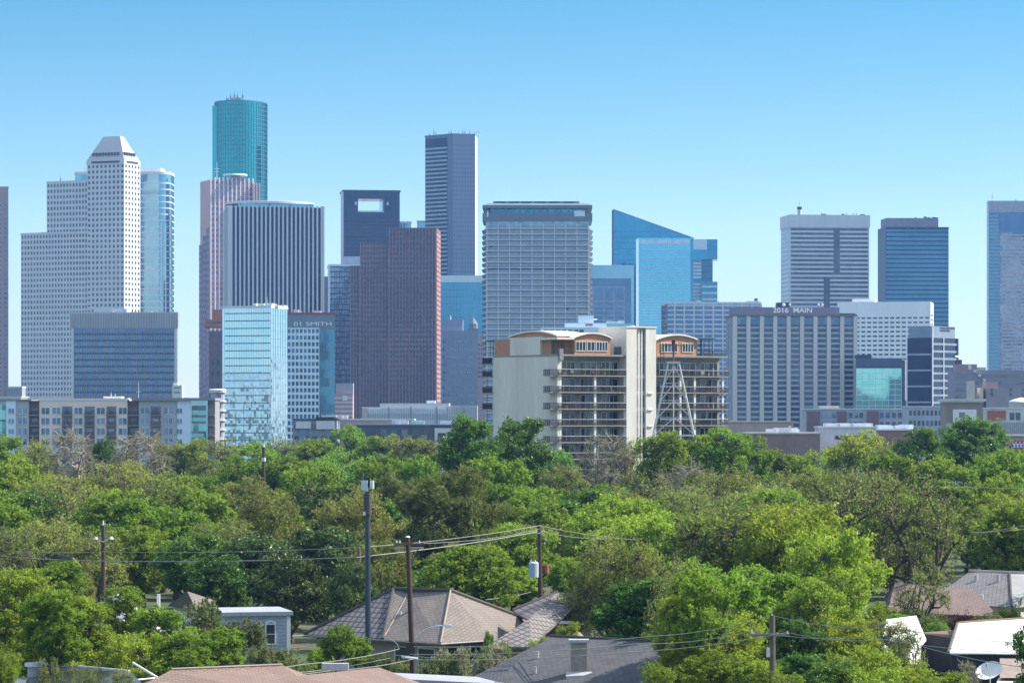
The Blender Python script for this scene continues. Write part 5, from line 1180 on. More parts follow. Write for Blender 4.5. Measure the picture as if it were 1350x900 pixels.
class Roof:
    """roof planes from corner points; each plane gets a thickness"""
    def __init__(s, T): s.T = T
    def plane(s, pts, m, name='roof_plane', th=.14):
        n = (pts[1] - pts[0]).cross(pts[2] - pts[0]).normalized()
        if n.z < 0: pts = list(reversed(pts)); n = -n
        mb = MB(); mb.poly(pts); lo = [p - Vector((0, 0, th)) for p in pts]; mb.poly(list(reversed(lo)))
        k = len(pts)
        for i in range(k): j = (i + 1) % k; mb.poly([pts[i], lo[i], lo[j], pts[j]])
        return s.T.part(name, mb, m, uv=True)
def ridge_cap(T, a, b, m, r=.13): T.part('ridge_cap', MB().tube([a + Vector((0, 0, .04)), b + Vector((0, 0, .04))], r, 6), m)
def vent(T, p, h=.75, r=.09):
    T.part('vent_pipe', MB().tube([p - Vector((0, 0, .3)), p + Vector((0, 0, h))], r, 8), pipe_m)
def walls(T, pts, z1, m, name='wall', z0=0): T.part(name, MB().prism(pts, z0, z1), m)
def hwindow(T, f, u0, u1, z0, z1, n=.0, bars=1):
    w_ = T.part('window', fbox(MB(), f, u0, u1, z0, z1, n, n + .05), hwin); mb = MB()
    fbox(mb, f, u0 - .1, u0, z0 - .1, z1 + .1, n, n + .1); fbox(mb, f, u1, u1 + .1, z0 - .1, z1 + .1, n, n + .1); fbox(mb, f, u0, u1, z1, z1 + .1, n, n + .1); fbox(mb, f, u0, u1, z0 - .1, z0, n, n + .1)
    for i in range(bars): z = z0 + (z1 - z0) * (i + 1) / (bars + 1); fbox(mb, f, u0, u1, z - .03, z + .03, n + .05, n + .09)
    T.part('window_frame', mb, trim, parent=w_)

# the hip roofed house in the middle
ze, zr = 3.0, 7.0
A, B, C_, D_, E_ = W(400, 836, ze), W(505, 842, ze), W(581, 847, ze), W(652, 842, ze), W(698, 817, ze)
R1, R2 = W(519, 776, zr), W(594, 778, zr); RV = W(541, 776.5, zr - .02)
Bk1, Bk2 = Vector((A.x + 9, A.y + 17, ze)), Vector((E_.x - 6, E_.y + 8, ze))
T = Thing('house', 'house with a big grey brown hip roof in front of the pine tree', 'house', ((A + E_) / 2).to_3d() * 1.0 - Vector((0, 0, ze))); Rf = Roof(T)
Rf.plane([A, B, R1], slate_t); Rf.plane([B, RV, R1], shingle); Rf.plane([B, C_, R2, RV], shingle); Rf.plane([C_, D_, E_, R2], shingle)
Rf.plane([A, R1, Bk1], shingle); Rf.plane([R1, R2, Bk2, Bk1], shingle); Rf.plane([R2, E_, Bk2], shingle)
dkr = mat('dark_ridge_tiles', (.085, .075, .07), .85)
for a, b_ in ((A, R1), (B, R1), (R1, R2), (R2, E_)): ridge_cap(T, a, b_, dkr, .15)
ridge_cap(T, C_, R2, mat('light_ridge', (.30, .25, .21), .85), .08); ridge_cap(T, B, RV, mat('light_ridge', (0, 0, 0)), .06)
c_ = (A + B + C_ + D_ + E_ + Bk1 + Bk2) / 7
inn = [p + (Vector((c_.x, c_.y, p.z)) - p) * .10 for p in (A, B, C_, D_, E_, Bk2, Bk1)]
walls(T, inn, ze - .05, wall_t)
for a, b_ in ((A, B), (B, C_), (C_, D_)): T.part('gutter', MB().tube([a - Vector((0, .08, .1)), b_ - Vector((0, .08, .1))], .09, 6), gutter)
fA = Face(inn[0], inn[1]); fB = Face(inn[1], inn[2]); fC = Face(inn[2], inn[3])
T.part('downpipe', MB().tube([fA.pt(fA.L * .72, 0, .15), fA.pt(fA.L * .72, ze - .3, .15)], .06, 6), trim)
hwindow(T, fB, fB.L * .15, fB.L * .45, .9, 2.3); hwindow(T, fB, fB.L * .6, fB.L * .9, .9, 2.3); hwindow(T, fC, fC.L * .1, fC.L * .4, .8, 2.4); hwindow(T, fC, fC.L * .55, fC.L * .9, .8, 2.4); hwindow(T, fA, fA.L * .12, fA.L * .25, .8, 2.2)
def on_plane(px, py, p0, p1, p2):
    d = Vector(((px - 675) / F, 1, (HOR - py) / F)); o = Vector((0, 0, CAMZ)); n = (p1 - p0).cross(p2 - p0); t = (p0 - o).dot(n) / d.dot(n); return o + d * t
vp = on_plane(539, 808, B, C_, R2); vent(T, vp, .9); vent(T, on_plane(528, 812, B, C_, R2), .4, .12); vent(T, on_plane(651, 827, C_, E_, R2), .25, .12)

# neighbouring house with the plum tiled roof
ze, zr = 3.0, 6.4
a, b_, c3, d3 = W(652, 850, ze), W(702, 851, ze), W(742, 822, ze), W(664, 806, ze + .6)
r1, r2 = W(735, 780, zr), W(770, 784, zr)
T = Thing('house', 'house with a dark plum tiled roof behind the big budding tree', 'house', Vector((b_.x, b_.y + 8, 0))); Rf = Roof(T)
r0 = W(664, 812, 4.6)
Rf.plane([W(640, 852, ze), W(700, 852, ze), W(757, 800, ze + 2.4), r1, W(698, 815, 5.0)], slate_t); Rf.plane([W(676, 805, 4.9), W(697, 816, 4.85), r1], plum_t); 
Rf.plane([r1, r2, W(790, 812, 3.6), W(757, 800, ze + 2.4)], slate_t); Rf.plane([r1, r2, r2 + Vector((4, 12, -3)), r1 + Vector((-4, 12, -3))], plum_t); ridge_cap(T, W(676, 804, 4.9), r1, dkr)
wl = [Vector((p.x, p.y, 0)) for p in (W(655, 850, ze) + Vector((.6, .6, 0)), W(699, 850, ze) + Vector((-.2, 1.5, 0)), W(780, 830, 3) + Vector((0, 4, 0)), W(780, 830, 3) + Vector((0, 12, 0)), W(660, 820, 3) + Vector((0, 8, 0)))]
walls(T, wl, 2.95, wall_t); ff = Face(W(712, 842, 2.6), W(744, 838, 2.6)); T.part('gable_wall', fbox(MB(), ff, 0, ff.L, 0, 3.7, -.3, 0), wall_t)

# dark shingled roof at the bottom, with chimney
ze, zr = 3.2, 6.3
l0, r0_, rr = W(640, 908, ze), W(725, 838, zr), W(862, 845, zr); e1 = W(905, 925, ze)
T = Thing('house', 'house with a dark grey shingle roof and brick chimney streaked by tree shadows', 'house', Vector(((l0.x + e1.x) / 2, (r0_.y + l0.y) / 2 + 4, 0))); Rf = Roof(T)
Rf.plane([l0, e1, rr, r0_], dk_shingle); Rf.plane([r0_, rr, rr + Vector((2, 11, -3)), r0_ + Vector((-2, 11, -3))], dk_shingle); ridge_cap(T, r0_, rr, dkr, .1)
walls(T, [Vector((l0.x + .8, l0.y + .8, 0)), Vector((e1.x - .8, e1.y + .8, 0)), Vector((rr.x + 1, rr.y + 9, 0)), Vector((r0_.x - 1, rr.y + 9, 0))], ze - .3, wall_t)
Rf.plane([l0, r0_, r0_ + Vector((-2, 11, -3)), l0 + Vector((-2, 6, 0))], dk_shingle)
cp = on_plane(763, 886, l0, e1, r0_); mb = MB().box(cp.x - .55, cp.x + .55, cp.y - .4, cp.y + .4, cp.z - .6, cp.z + 2.1)
T.part('chimney', mb, mat('chimney_brick', (.30, .25, .22), .9, var=.2, scale=2)); T.part('chimney_cap', MB().box(cp.x - .7, cp.x + .7, cp.y - .55, cp.y + .55, cp.z + 2.1, cp.z + 2.3), pipe_m); T.part('flashing', MB().hexa([(cp.x - .9, cp.y - .75, cp.z - .35), (cp.x + .9, cp.y - .75, cp.z - .3), (cp.x + .9, cp.y - .42, cp.z - .1), (cp.x - .9, cp.y - .42, cp.z - .1), (cp.x - .9, cp.y - .75, cp.z - .18), (cp.x + .9, cp.y - .75, cp.z - .1), (cp.x + .9, cp.y - .42, cp.z + .1), (cp.x - .9, cp.y - .42, cp.z + .1)]), pipe_m)
vent(T, on_plane(709, 867, l0, e1, r0_), .5); vent(T, on_plane(706, 887, l0, e1, r0_), .5)
T = Thing('house', 'small house with a steep grey gable half hidden by yellow green leaves', 'house', W(940, 868, 2) - Vector((0, 0, 2))); Rf = Roof(T)
g0, g1, g2 = W(914, 860, 4.2), W(928, 848, 5.2), W(944, 862, 4.2); bk = Vector((3, 9, 0))
Rf.plane([g0, g1, g1 + bk, g0 + bk], gy_shingle); Rf.plane([g1, g2, g2 + bk, g1 + bk], gy_shingle); T.part('gable_wall', MB().poly([g0, g2, g1]), wall_d); walls(T, [Vector((p.x, p.y, 0)) for p in (g0 + Vector((.2, .1, 0)), g2 + Vector((-.2, .1, 0)), g2 + bk, g0 + bk)], 4.1, wall_t)
g4, g5, g6 = W(935, 893, 2.6), W(962, 868, 3.8), W(972, 894, 2.6); Rf.plane([g4, g5, g5 + Vector((2, 6, 0)), g4 + Vector((2, 6, 0))], gy_shingle); Rf.plane([g5, g6, g6 + Vector((2, 6, 0)), g5 + Vector((2, 6, 0))], gy_shingle); T.part('porch_post', MB().tube([Vector((g5.x, g5.y, 0)), g5], .1, 6), trim)

# brown roofs at the bottom edge
zr = 5.2
T = Thing('house', 'house with a plain brown shingle roof at the bottom left, nearest the camera', 'house', Vector((W(300, 890, 5).x, W(300, 890, 5).y, 0))); Rf = Roof(T)
p0, p1 = W(226, 882, zr), W(372, 876, zr); q0, q1 = W(150, 925, 3.4), W(440, 925, 3.4)
Rf.plane([q0, q1, p1, p0], br_shingle); bk = Vector((0, 8, -1.8)); Rf.plane([p0, p1, p1 + bk, p0 + bk], br_shingle); Rf.plane([p1, q1, q1 + Vector((1, 6, 0)), p1 + bk], br_shingle); Rf.plane([p0, q0, q0 + Vector((-1, 6, 0)), p0 + bk], br_shingle)
walls(T, [Vector((q0.x + .5, q0.y + .5, 0)), Vector((q1.x - .5, q1.y + .5, 0)), Vector((q1.x - 2, q1.y + 14, 0)), Vector((q0.x + 2, q0.y + 14, 0))], 3.2, wall_t); ridge_cap(T, p0, p1, mat('light_ridge', (0, 0, 0)), .08)
T.part('white_verge', MB().tube([W(175, 873, 5.0), W(228, 905, 3.6)], .08, 6), trim)
T = Thing('house', 'house with a grey brown roof at the bottom edge beside the leaning brown pole', 'house', Vector((W(450, 890, 5).x, W(450, 890, 5).y, 0))); Rf = Roof(T)
zr = 4.8; p0, p1 = W(395, 890, zr), W(500, 879, zr); q0, q1 = W(300, 935, 3.2), W(560, 935, 3.2); Rf.plane([q0, q1, W(545, 899, 4.2), p1, p0], br_shingle); bk = Vector((0, 8, -1.6)); Rf.plane([p0, p1, p1 + bk, p0 + bk], br_shingle); Rf.plane([p1, W(545, 899, 4.2), W(545, 899, 4.2) + Vector((1, 6, -.8)), p1 + bk], br_shingle)
T.part('roof_vent', MB().box(*(lambda c: (c.x - .9, c.x + .9, c.y - .3, c.y + .3, c.z - .2, c.z + .28))(W(442, 879, 4.95))), pipe_m)
walls(T, [Vector((q0.x + .5, q0.y + .5, 0)), Vector((q1.x - .5, q1.y + .5, 0)), Vector((q1.x - 1, q1.y + 13, 0)), Vector((q0.x + 1, q0.y + 13, 0))], 3.1, wall_t)
T = Thing('house', 'low house with a flat pale grey roof edge behind the leaning brown pole base', 'house', Vector((W(600, 895, 3.6).x, W(600, 895, 3.6).y, 0)))
p0, p1 = W(516, 886, 3.6), W(662, 893, 3.6); T.part('roof', MB().hexa([p0 - Vector((0, 5, .3)), p1 - Vector((0, 5, .3)), p1 - Vector((0, 0, .3)), p0 - Vector((0, 0, .3)), p0 - Vector((0, 5, 0)), p1 - Vector((0, 5, 0)), p1, p0]), mat('pale_grey_roof', (.30, .31, .34), .8, var=.1)); walls(T, [Vector((p0.x + .4, p0.y - 4.6, 0)), Vector((p1.x - .4, p1.y - 4.6, 0)), Vector((p1.x - .4, p1.y - .4, 0)), Vector((p0.x + .4, p0.y - .4, 0))], 3.28, wall_t)

# grey clapboard house left
T = Thing('house', 'small grey blue clapboard house with a tall white framed window', 'house', Vector((W(340, 830, 3).x, 287, 0))); f9 = Face(P(296, 283.2), P(383, 284.6)); zt = Z(811, 284)
T.part('wall', fbox(MB(), f9, 0, f9.L, 0, zt, -7, 0), wall_g); T.part('flat_roof', fbox(MB(), f9, -.3, f9.L + .2, zt + .002, zt + .35, -7.3, .3), mat('pale_flat_roof', (.30, .32, .35), .7, var=.1)); T.part('corner_board', fbox(MB(), f9, f9.L - .35, f9.L - .02, 0, zt - .05, .0, .06), trim)
hwindow(T, f9, f9.ua(351), f9.ua(362), Z(848, 284), Z(823, 284), 0); T.part('window_head', MB().tube([f9.pt(f9.ua(349.5), Z(821, 284), .05), f9.pt(f9.ua(356.5), Z(818.6, 284), .05), f9.pt(f9.ua(363.5), Z(821, 284), .05)], .1, 6), trim)
T.part('side_panel', fbox(MB(), f9, f9.ua(338), f9.ua(345), Z(842, 284), Z(818, 284), 0, .08), mat('pale_panel', (.55, .58, .62), .7))
for k in range(14): T.part('clapboard_line', fbox(MB(), f9, .02, f9.L - .4, zt - .3 * (k + 1), zt - .3 * (k + 1) + .04, .0, .03), mat('clapboard_shadow_gap', (.26, .29, .34), .8))
T = Thing('house', 'house with a small brown hip roof among the trees left of the grey house', 'house', Vector((W(258, 790, 4).x, W(258, 790, 4).y, 0))); Rf = Roof(T)
a, b_, c3, r1 = W(222, 797, 4), W(258, 801, 4), W(284, 791, 4), W(247, 779, 5.6); Rf.plane([a, b_, r1], shingle); Rf.plane([b_, c3, r1], shingle); bk = a + (c3 - a) * .5 + Vector((0, 10, 0)); Rf.plane([c3, bk, r1], shingle); Rf.plane([bk, a, r1], shingle); walls(T, [Vector((p.x, p.y, 0)) for p in (a + Vector((.5, .4, 0)), b_ + Vector((0, .6, 0)), c3 + Vector((-.5, .4, 0)), bk)], 3.9, wall_w)
# white houses glimpsed left
T = Thing('house', 'white house with bright flat roofs glimpsed through leaves at the left', 'house', P(170, 318)); f9 = Face(P(138, 312), P(206, 312))
T.part('wall', fbox(MB(), f9, 0, f9.L, 0, Z(822, 312), -6, 0), wall_w); T.part('roof', fbox(MB(), f9, -.3, f9.L + .3, Z(822, 312), Z(822, 312) + .3, -7, .5), white_metal); T.part('upper_room', fbox(MB(), f9, .6, 2.6, Z(822, 312) + .31, Z(786, 312), -5, -1.5), wall_w); T.part('porch_floor', fbox(MB(), f9, 0, f9.L, 0, .4, .01, 5), mat('pinkish_paving', (.36, .27, .25), .9)); hwindow(T, f9, 2.2, 3.2, .8, 1.9); T.part('chimney', fbox(MB(), f9, 4.7, 5.0, Z(822, 312), Z(786, 312), -4, -3.6), wall_w)
T = Thing('house', 'small grey roofed house behind the left wooden pole', 'house', Vector((W(80, 742, 6).x, W(80, 742, 6).y, 0))); Rf = Roof(T); a, b_ = W(46, 746, 5), W(112, 750, 5); r1, r2 = W(56, 728, 7.2), W(96, 734, 7.2); Rf.plane([a, b_, r2, r1], mat('worn_grey_roof', (.27, .25, .24), .9, var=.25, scale=.8)); bk = Vector((0, 12, -2.2)); Rf.plane([r1, r2, r2 + bk, r1 + bk], mat('worn_grey_roof', (0, 0, 0))); walls(T, [Vector((a.x + .4, a.y + .5, 0)), Vector((b_.x - .4, b_.y + .5, 0)), Vector((b_.x - .4, b_.y + 14, 0)), Vector((a.x + .4, a.y + 14, 0))], 4.9, mat('dull_brown_wall', (.13, .115, .10), .9))
T = Thing('house', 'two storey house with twin tan gables rising from the trees at the left', 'house', Vector((P(75, 655).x, 660, 0))); Rf = Roof(T); 
for x0, xm, x1 in ((42, 56, 72), (74, 90, 106)):
    Yh = 652; a, m_, b_ = W3(x0, 621, Yh), W3(xm, 609, Yh), W3(x1, 621, Yh); bk = Vector((0, 11, 0)); Rf.plane([a, m_, m_ + bk, a + bk], mat('tan_roof_tiles', (.34, .28, .23), .9)); Rf.plane([m_, b_, b_ + bk, m_ + bk], mat('tan_roof_tiles', (0, 0, 0)))
    T.part('gable_wall', MB().poly([a, b_, m_]), wall_t); mb = MB(); mb.tube([a, m_, b_], .18, 5); T.part('verge', mb, trim); walls(T, [Vector((a.x + .3, Yh + .1, 0)), Vector((b_.x - .3, Yh + .1, 0)), Vector((b_.x - .3, Yh + 10, 0)), Vector((a.x + .3, Yh + 10, 0))], a.z - .05, wall_t)
# glass roofed shed bottom left
T = Thing('greenhouse', 'dark glass roofed shed with white ridge at the bottom left behind leaves', 'shed', Vector((W(130, 885, 4).x, W(130, 885, 4).y, 0))); Rf = Roof(T); a, b_ = W(48, 873, 4.2), W(170, 884, 4.2); c3, d3 = W(215, 925, 2.8), W(20, 925, 2.8)
Rf.plane([d3, c3, b_, a], hwin, 'glass_roof'); T.part('ridge', MB().tube([a, b_], .1, 6), trim); T.part('eave', MB().tube([W(100, 903, 3.4), W(206, 893, 3.5)], .06, 5), trim); walls(T, [Vector((d3.x + .3, d3.y + .3, 0)), Vector((c3.x - .3, c3.y + .3, 0)), Vector((b_.x, b_.y + 5, 0)), Vector((a.x, a.y + 5, 0))], 2.7, wall_w); Rf.plane([a, b_, b_ + Vector((0, 5, -1.4)), a + Vector((0, 5, -1.4))], hwin, 'glass_roof')
T.part('chimney', MB().cyl(W(44, 874, 4.6), .42, 2.5, 4.4, 12), pipe_m); T.part('chimney_cap', MB().cyl(W(44, 874, 4.6), .62, 4.4, 4.65, 12), trim)
T = Thing('shed', 'white flat roofed shed in the bottom left corner under the leaves', 'shed', Vector((W(30, 892, 3).x, W(30, 892, 3).y, 0))); a, b_, c3, d3 = W(-12, 899, 3), W(40, 899, 3), W(52, 886, 3), W(-12, 888, 3); T.part('roof', MB().prism([a, b_, c3, d3], 2.75, 3), white_metal); walls(T, [Vector((p.x, p.y, 0)) * 1.0 for p in (a + Vector((.2, .2, 0)), b_ + Vector((-.2, .2, 0)), c3 + Vector((-.2, -.2, 0)), d3 + Vector((.2, -.2, 0)))], 2.74, wall_w)

# right hand houses
T = Thing('house', 'house with a grey shingle roof with two vents at the right edge', 'house', Vector((W(1310, 770, 4).x, W(1310, 770, 4).y + 2, 0))); Rf = Roof(T); ze, zr = 3.4, 6.2
a, b_, r1, r2 = W(1222, 794, ze), W(1334, 800, ze), W(1278, 753, zr), W(1331, 756, zr); Rf.plane([a, b_, r2, r1], gy_shingle); c3 = W(1400, 790, ze); r3 = W(1380, 757, zr); Rf.plane([b_, c3, r3, r2], mat('sunlit_grey_shingles_side', (.33, .33, .32), .9, var=.15)); bk = Vector((0, 11, -2.8)); Rf.plane([r1, r3, r3 + bk, r1 + bk], gy_shingle); Rf.plane([a, r1, r1 + bk], gy_shingle)  # right plane painted a paler grey for the sun on that side
ridge_cap(T, r1, r3, mat('pale_ridge', (.42, .38, .33), .85), .2); ridge_cap(T, b_, r2, dkr, .12); vent(T, on_plane(1287, 764, a, b_, r2), .5, .2); vent(T, on_plane(1316, 766, a, b_, r2), .7, .16); vent(T, on_plane(1293, 790, a, b_, r2), .5, .28); walls(T, [Vector((p.x, p.y, 0)) for p in (a + Vector((.8, .6, 0)), b_ + Vector((0, .6, 0)), c3 + Vector((-.5, 1, 0)), c3 + Vector((-.5, 14, 0)), a + Vector((2, 14, 0)))], ze - .1, wall_w)
T = Thing('house', 'house with a faded pinkish shingle roof under the bare branches on the right', 'house', Vector((W(1230, 785, 4).x, W(1230, 785, 4).y + 2, 0))); Rf = Roof(T); ze, zr = 2.9, 5.0
a, b_, r1, r2 = W(1170, 806, ze), W(1316, 812, ze), W(1180, 767, zr), W(1285, 777, zr); Rf.plane([a, b_, r2, r1], pk_shingle); bk = Vector((0, 9, -2)); Rf.plane([r1, r2, r2 + bk, r1 + bk], pk_shingle); walls(T, [Vector((p.x, p.y, 0)) for p in (a + Vector((.5, .5, 0)), b_ + Vector((-.5, .5, 0)), b_ + Vector((-1, 12, 0)), a + Vector((1, 12, 0)))], ze - .1, wall_t); Rf.plane([b_, r2 + bk, r2], pk_shingle); Rf.plane([a, r1, r1 + bk], pk_shingle)
T = Thing('shed', 'long dark walled shed with a bright white metal roof, lower right', 'shed', Vector((W(1310, 840, 3).x, W(1310, 840, 3).y, 0))); Rf = Roof(T); zr, ze = 4.3, 3.2
a, b_, r1, r2 = W(1252, 860, ze), W(1385, 861, ze), W(1264, 821, zr), W(1385, 813, zr); Rf.plane([a, b_, r2, r1], white_metal, th=.1)
for t in (.28, .52, .8): p = a + (r1 - a) * t; q_ = b_ + (r2 - b_) * t; T.part('roof_seam', MB().tube([p + Vector((0, 0, .03)), q_ + Vector((0, 0, .03))], .04, 4), pipe_m)
T.part('ridge_board', MB().tube([r1 + Vector((0, .1, .05)), r2 + Vector((0, .1, .05))], .12, 5), mat('brown_board', (.16, .10, .075), .85)); T.part('verge_board', MB().tube([a + Vector((-.1, 0, .02)), r1 + Vector((-.1, 0, .02))], .13, 5), mat('dark_verge', (.10, .095, .09), .8))
walls(T, [Vector((a.x + .2, a.y + .3, 0)), Vector((b_.x, b_.y + .3, 0)), Vector((r2.x, r2.y - .2, 0)), Vector((r1.x + .2, r1.y - .2, 0))], ze - .12, wall_d); f9 = Face(Vector((a.x + .2, a.y + .3, 0)), Vector((b_.x, b_.y + .3, 0)))
T.part('board_lines', (lambda mb: [fbox(mb, f9, .4 * k, .4 * k + .05, 0, ze - .2, 0, .03) for k in range(int(f9.L / .4))] and mb)(MB()), mat('dark_batten', (.06, .06, .07), .8))
T.part('lean_to_roof', MB().hexa([W(1318, 893, 1.9), W(1392, 893, 1.9), W(1392, 861, 2.9), W(1318, 861, 2.9), W(1318, 893, 2.0), W(1392, 893, 2.0), W(1392, 861, 3.0), W(1318, 861, 3.0)]), tiles('brown_plank_roof', (.30, .23, .19), (.26, .20, .165), (.15, .115, .095), 2.2, .28, .04, .9, .2), uv=True)
T.part('white_ledge', MB().hexa([W(1312, 905, 1.6), W(1392, 905, 1.6), W(1392, 888, 1.7), W(1316, 893, 1.7), W(1312, 905, 1.7), W(1392, 905, 1.7), W(1392, 888, 1.8), W(1316, 893, 1.8)]), mat('pale_blue_white', (.58, .63, .68), .6))
T = Thing('shed', 'dark shed joining the white dappled roof to the long white roofed shed', 'shed', Vector((W(1236, 850, 2).x, W(1236, 850, 2).y, 0))); a, b_ = W(1213, 868, 1.4), W(1256, 871, 1.4); f9 = Face(Vector((a.x, a.y, 0)), Vector((b_.x, b_.y, 0))); zt = Z(835.5, a.y); T.part('wall', fbox(MB(), f9, 0, f9.L, 0, zt, -4, 0), wall_d); T.part('roof_edge', fbox(MB(), f9, -.05, f9.L, zt + .002, zt + .14, -4.2, .15), mat('brown_board', (0, 0, 0)))
T = Thing('house', 'white roofed house dappled with leaf shade in front of the dark shed', 'house', Vector((W(1190, 830, 3).x, W(1190, 830, 3).y, 0))); Rf = Roof(T); zr, ze = 5.2, 3.0
r1, r2, a, b_, k1 = W(1168, 816, zr), W(1208, 811, zr), W(1160, 864, ze), W(1200, 866, ze), W(1221, 842, 3.6); Rf.plane([a, b_, r2, r1], white_metal); Rf.plane([b_, k1, r2], white_metal); Rf.plane([r1, r2, r2 + Vector((1, 8, -2)), r1 + Vector((-1, 8, -2))], white_metal); Rf.plane([r2, k1, r2 + Vector((1, 8, -2))], white_metal)
walls(T, [Vector((p.x, p.y, 0)) for p in (a + Vector((.3, .4, 0)), b_ + Vector((-.1, .4, 0)), k1 + Vector((-.4, .2, 0)), r2 + Vector((0, 6, 0)), r1 + Vector((0, 6, 0)))], ze - .15, wall_w)
# satellite dish
p = W(1305, 886, 2.6); T = Thing('satellite_dish', 'off white satellite dish on a short post in front of the long dark shed', 'satellite dish', Vector((p.x, p.y, 0)))
mb = MB(); n = 20; rings = 5; dn = Vector((-.35, -.62, .70)).normalized(); du = Vector((1, 0, 0)); du = (du - dn * du.dot(dn)).normalized(); dv = dn.cross(du); pts = []
for i in range(rings + 1):
    r = 1.05 * i / rings
    for k in range(n): t = 2 * math.pi * k / n; pts.append(p + (du * math.cos(t) + dv * math.sin(t) * .85) * r + dn * (.28 * (i / rings) ** 2))
mb.v = [tuple(x) for x in pts] + [tuple(x - dn * .03) for x in pts]
for s_ in (0, len(pts)):
    for i in range(rings):
        for k in range(n): k2 = (k + 1) % n; q_ = (s_ + i * n + k, s_ + i * n + k2, s_ + (i + 1) * n + k2, s_ + (i + 1) * n + k); mb.f.append(q_ if s_ == 0 else tuple(reversed(q_)))
T.part('dish', mb, mat('dish_white', (.72, .70, .66), .5, var=.04)); T.part('feed_arm', MB().tube([p - dv * .8 + dn * .2, p + dn * .9], .035, 5), pipe_m); T.part('receiver', MB().cyl(p + dn * .9, .09, p.z + dn.z * .9 - .12, p.z + dn.z * .9 + .1, 8), pipe_m); T.part('post', MB().tube([Vector((p.x, p.y + .2, 0)), p - dn * .05], .06, 6), pipe_m)

# ------------------------------------------------------------------ poles, street lamp, wires
wood = mat('dark_pole_wood', (.085, .06, .05), .9, var=.3, scale=1.5, streak=True); wood_r = mat('red_brown_pole_wood', (.062, .042, .034), .9, var=.25, scale=1.5, streak=True); wood_g = mat('weathered_pole_wood', (.115, .09, .072), .9, var=.25, scale=1.5, streak=True)
steelp = mat('blue_grey_steel', (.055, .075, .095), .4, metal=.3, var=.12); ins = mat('insulator_white', (.60, .60, .58), .4); wirem = mat('wire_grey', (.30, .30, .27), .5, var=.03); tank = mat('transformer_grey', (.36, .42, .50), .5, var=.08)
def pole(name, lab, pb, pt, r0, r1, m, cat='utility pole', group=None):
    T = Thing(name, lab, cat, Vector((pb.x, pb.y, 0)), group); T.part('pole', MB().tube([Vector((pb.x, pb.y, 0)), (Vector((pb.x, pb.y, 0)) + pt) / 2, pt], [r0, (r0 + r1) / 2, r1], 12), m, smooth=False); return T
def arm(T, c, L_, ang=0, dz=0, m=wood_g, th=.09, name='crossarm'):
    d = Vector((math.cos(ang), math.sin(ang), 0)); f = Face(c - d * L_ / 2, c + d * L_ / 2); T.part(name, fbox(MB(), f, 0, L_, c.z + dz - th, c.z + dz + th, -.06, .08), m); return f
def insul(T, p): T.part('insulator', MB().cyl(p, .07, p.z, p.z + .1, 8, .09).cyl(p, .05, p.z + .1, p.z + .24, 8, .04), ins)
# slanting brown pole with street lamp
Y = 240; pt = W3(537.5, 708, Y); pb = P(546, Y); T = pole('utility_pole', 'leaning red brown wooden pole with crossarm in front of the hip roof', pb, pt, .24, .17, wood_r); PA = pt
c = W3(539, 719, Y - .35); f9 = arm(T, c, 2.2, .1, .12); arm(T, c + Vector((0, .7, -.22)), 2.2, .1, 0, mat('pale_weathered_wood', (.42, .38, .33), .9))
T.part('brace', MB().tube([W3(541, 742, Y - .3), W3(552, 722, Y - .3)], .04, 5), wood_g); T.part('pole_cap', MB().cyl(pt, .2, pt.z, pt.z + .12, 10, .1), ins)
for px in (523, 527, 553): insul(T, W3(px, 716, Y - .35))
T.part('insulator_rack', MB().tube([W3(529, 865, Y - .6), W3(551, 868, Y - .6)], .12, 6), mat('rack_grey', (.5, .55, .6), .5)); T.part('terminal_box', MB().box(pb.x - .6, pb.x + .1, Y - .55, Y - .2, Z(862, Y), Z(846, Y)), wood_r)
la = Vector((pb.x + .05, Y - .25, Z(840, Y))); T2 = Thing('street_lamp', 'curved grey street lamp arm fixed to the leaning red brown pole', 'street lamp', la)
pts = [W3(548.5, 841, Y - .25), W3(556, 833, Y - .5), W3(566, 827, Y - .8), W3(577, 824.5, Y - 1), W3(585, 824, Y - 1.1)]; T2.part('arm', MB().tube(pts, [.075, .075, .07, .065, .06], 6), ins); p = W3(590, 823.6, Y - 1.1); T2.part('lamp_head', MB().hexa([(p.x - .36, p.y - .13, p.z - .1), (p.x + .36, p.y - .13, p.z - .08), (p.x + .36, p.y + .13, p.z - .08), (p.x - .36, p.y + .13, p.z - .1), (p.x - .3, p.y - .09, p.z + .1), (p.x + .26, p.y - .09, p.z + .06), (p.x + .26, p.y + .09, p.z + .06), (p.x - .3, p.y + .09, p.z + .1)]), ins)
T2.part('lamp_lens', MB().hexa([(p.x - .2, p.y - .1, p.z - .17), (p.x + .3, p.y - .1, p.z - .15), (p.x + .3, p.y + .1, p.z - .15), (p.x - .2, p.y + .1, p.z - .17), (p.x - .24, p.y - .12, p.z - .1), (p.x + .34, p.y - .12, p.z - .085), (p.x + .34, p.y + .12, p.z - .085), (p.x - .24, p.y + .12, p.z - .1)]), mat('lamp_lens_grey', (.5, .5, .48), .2))
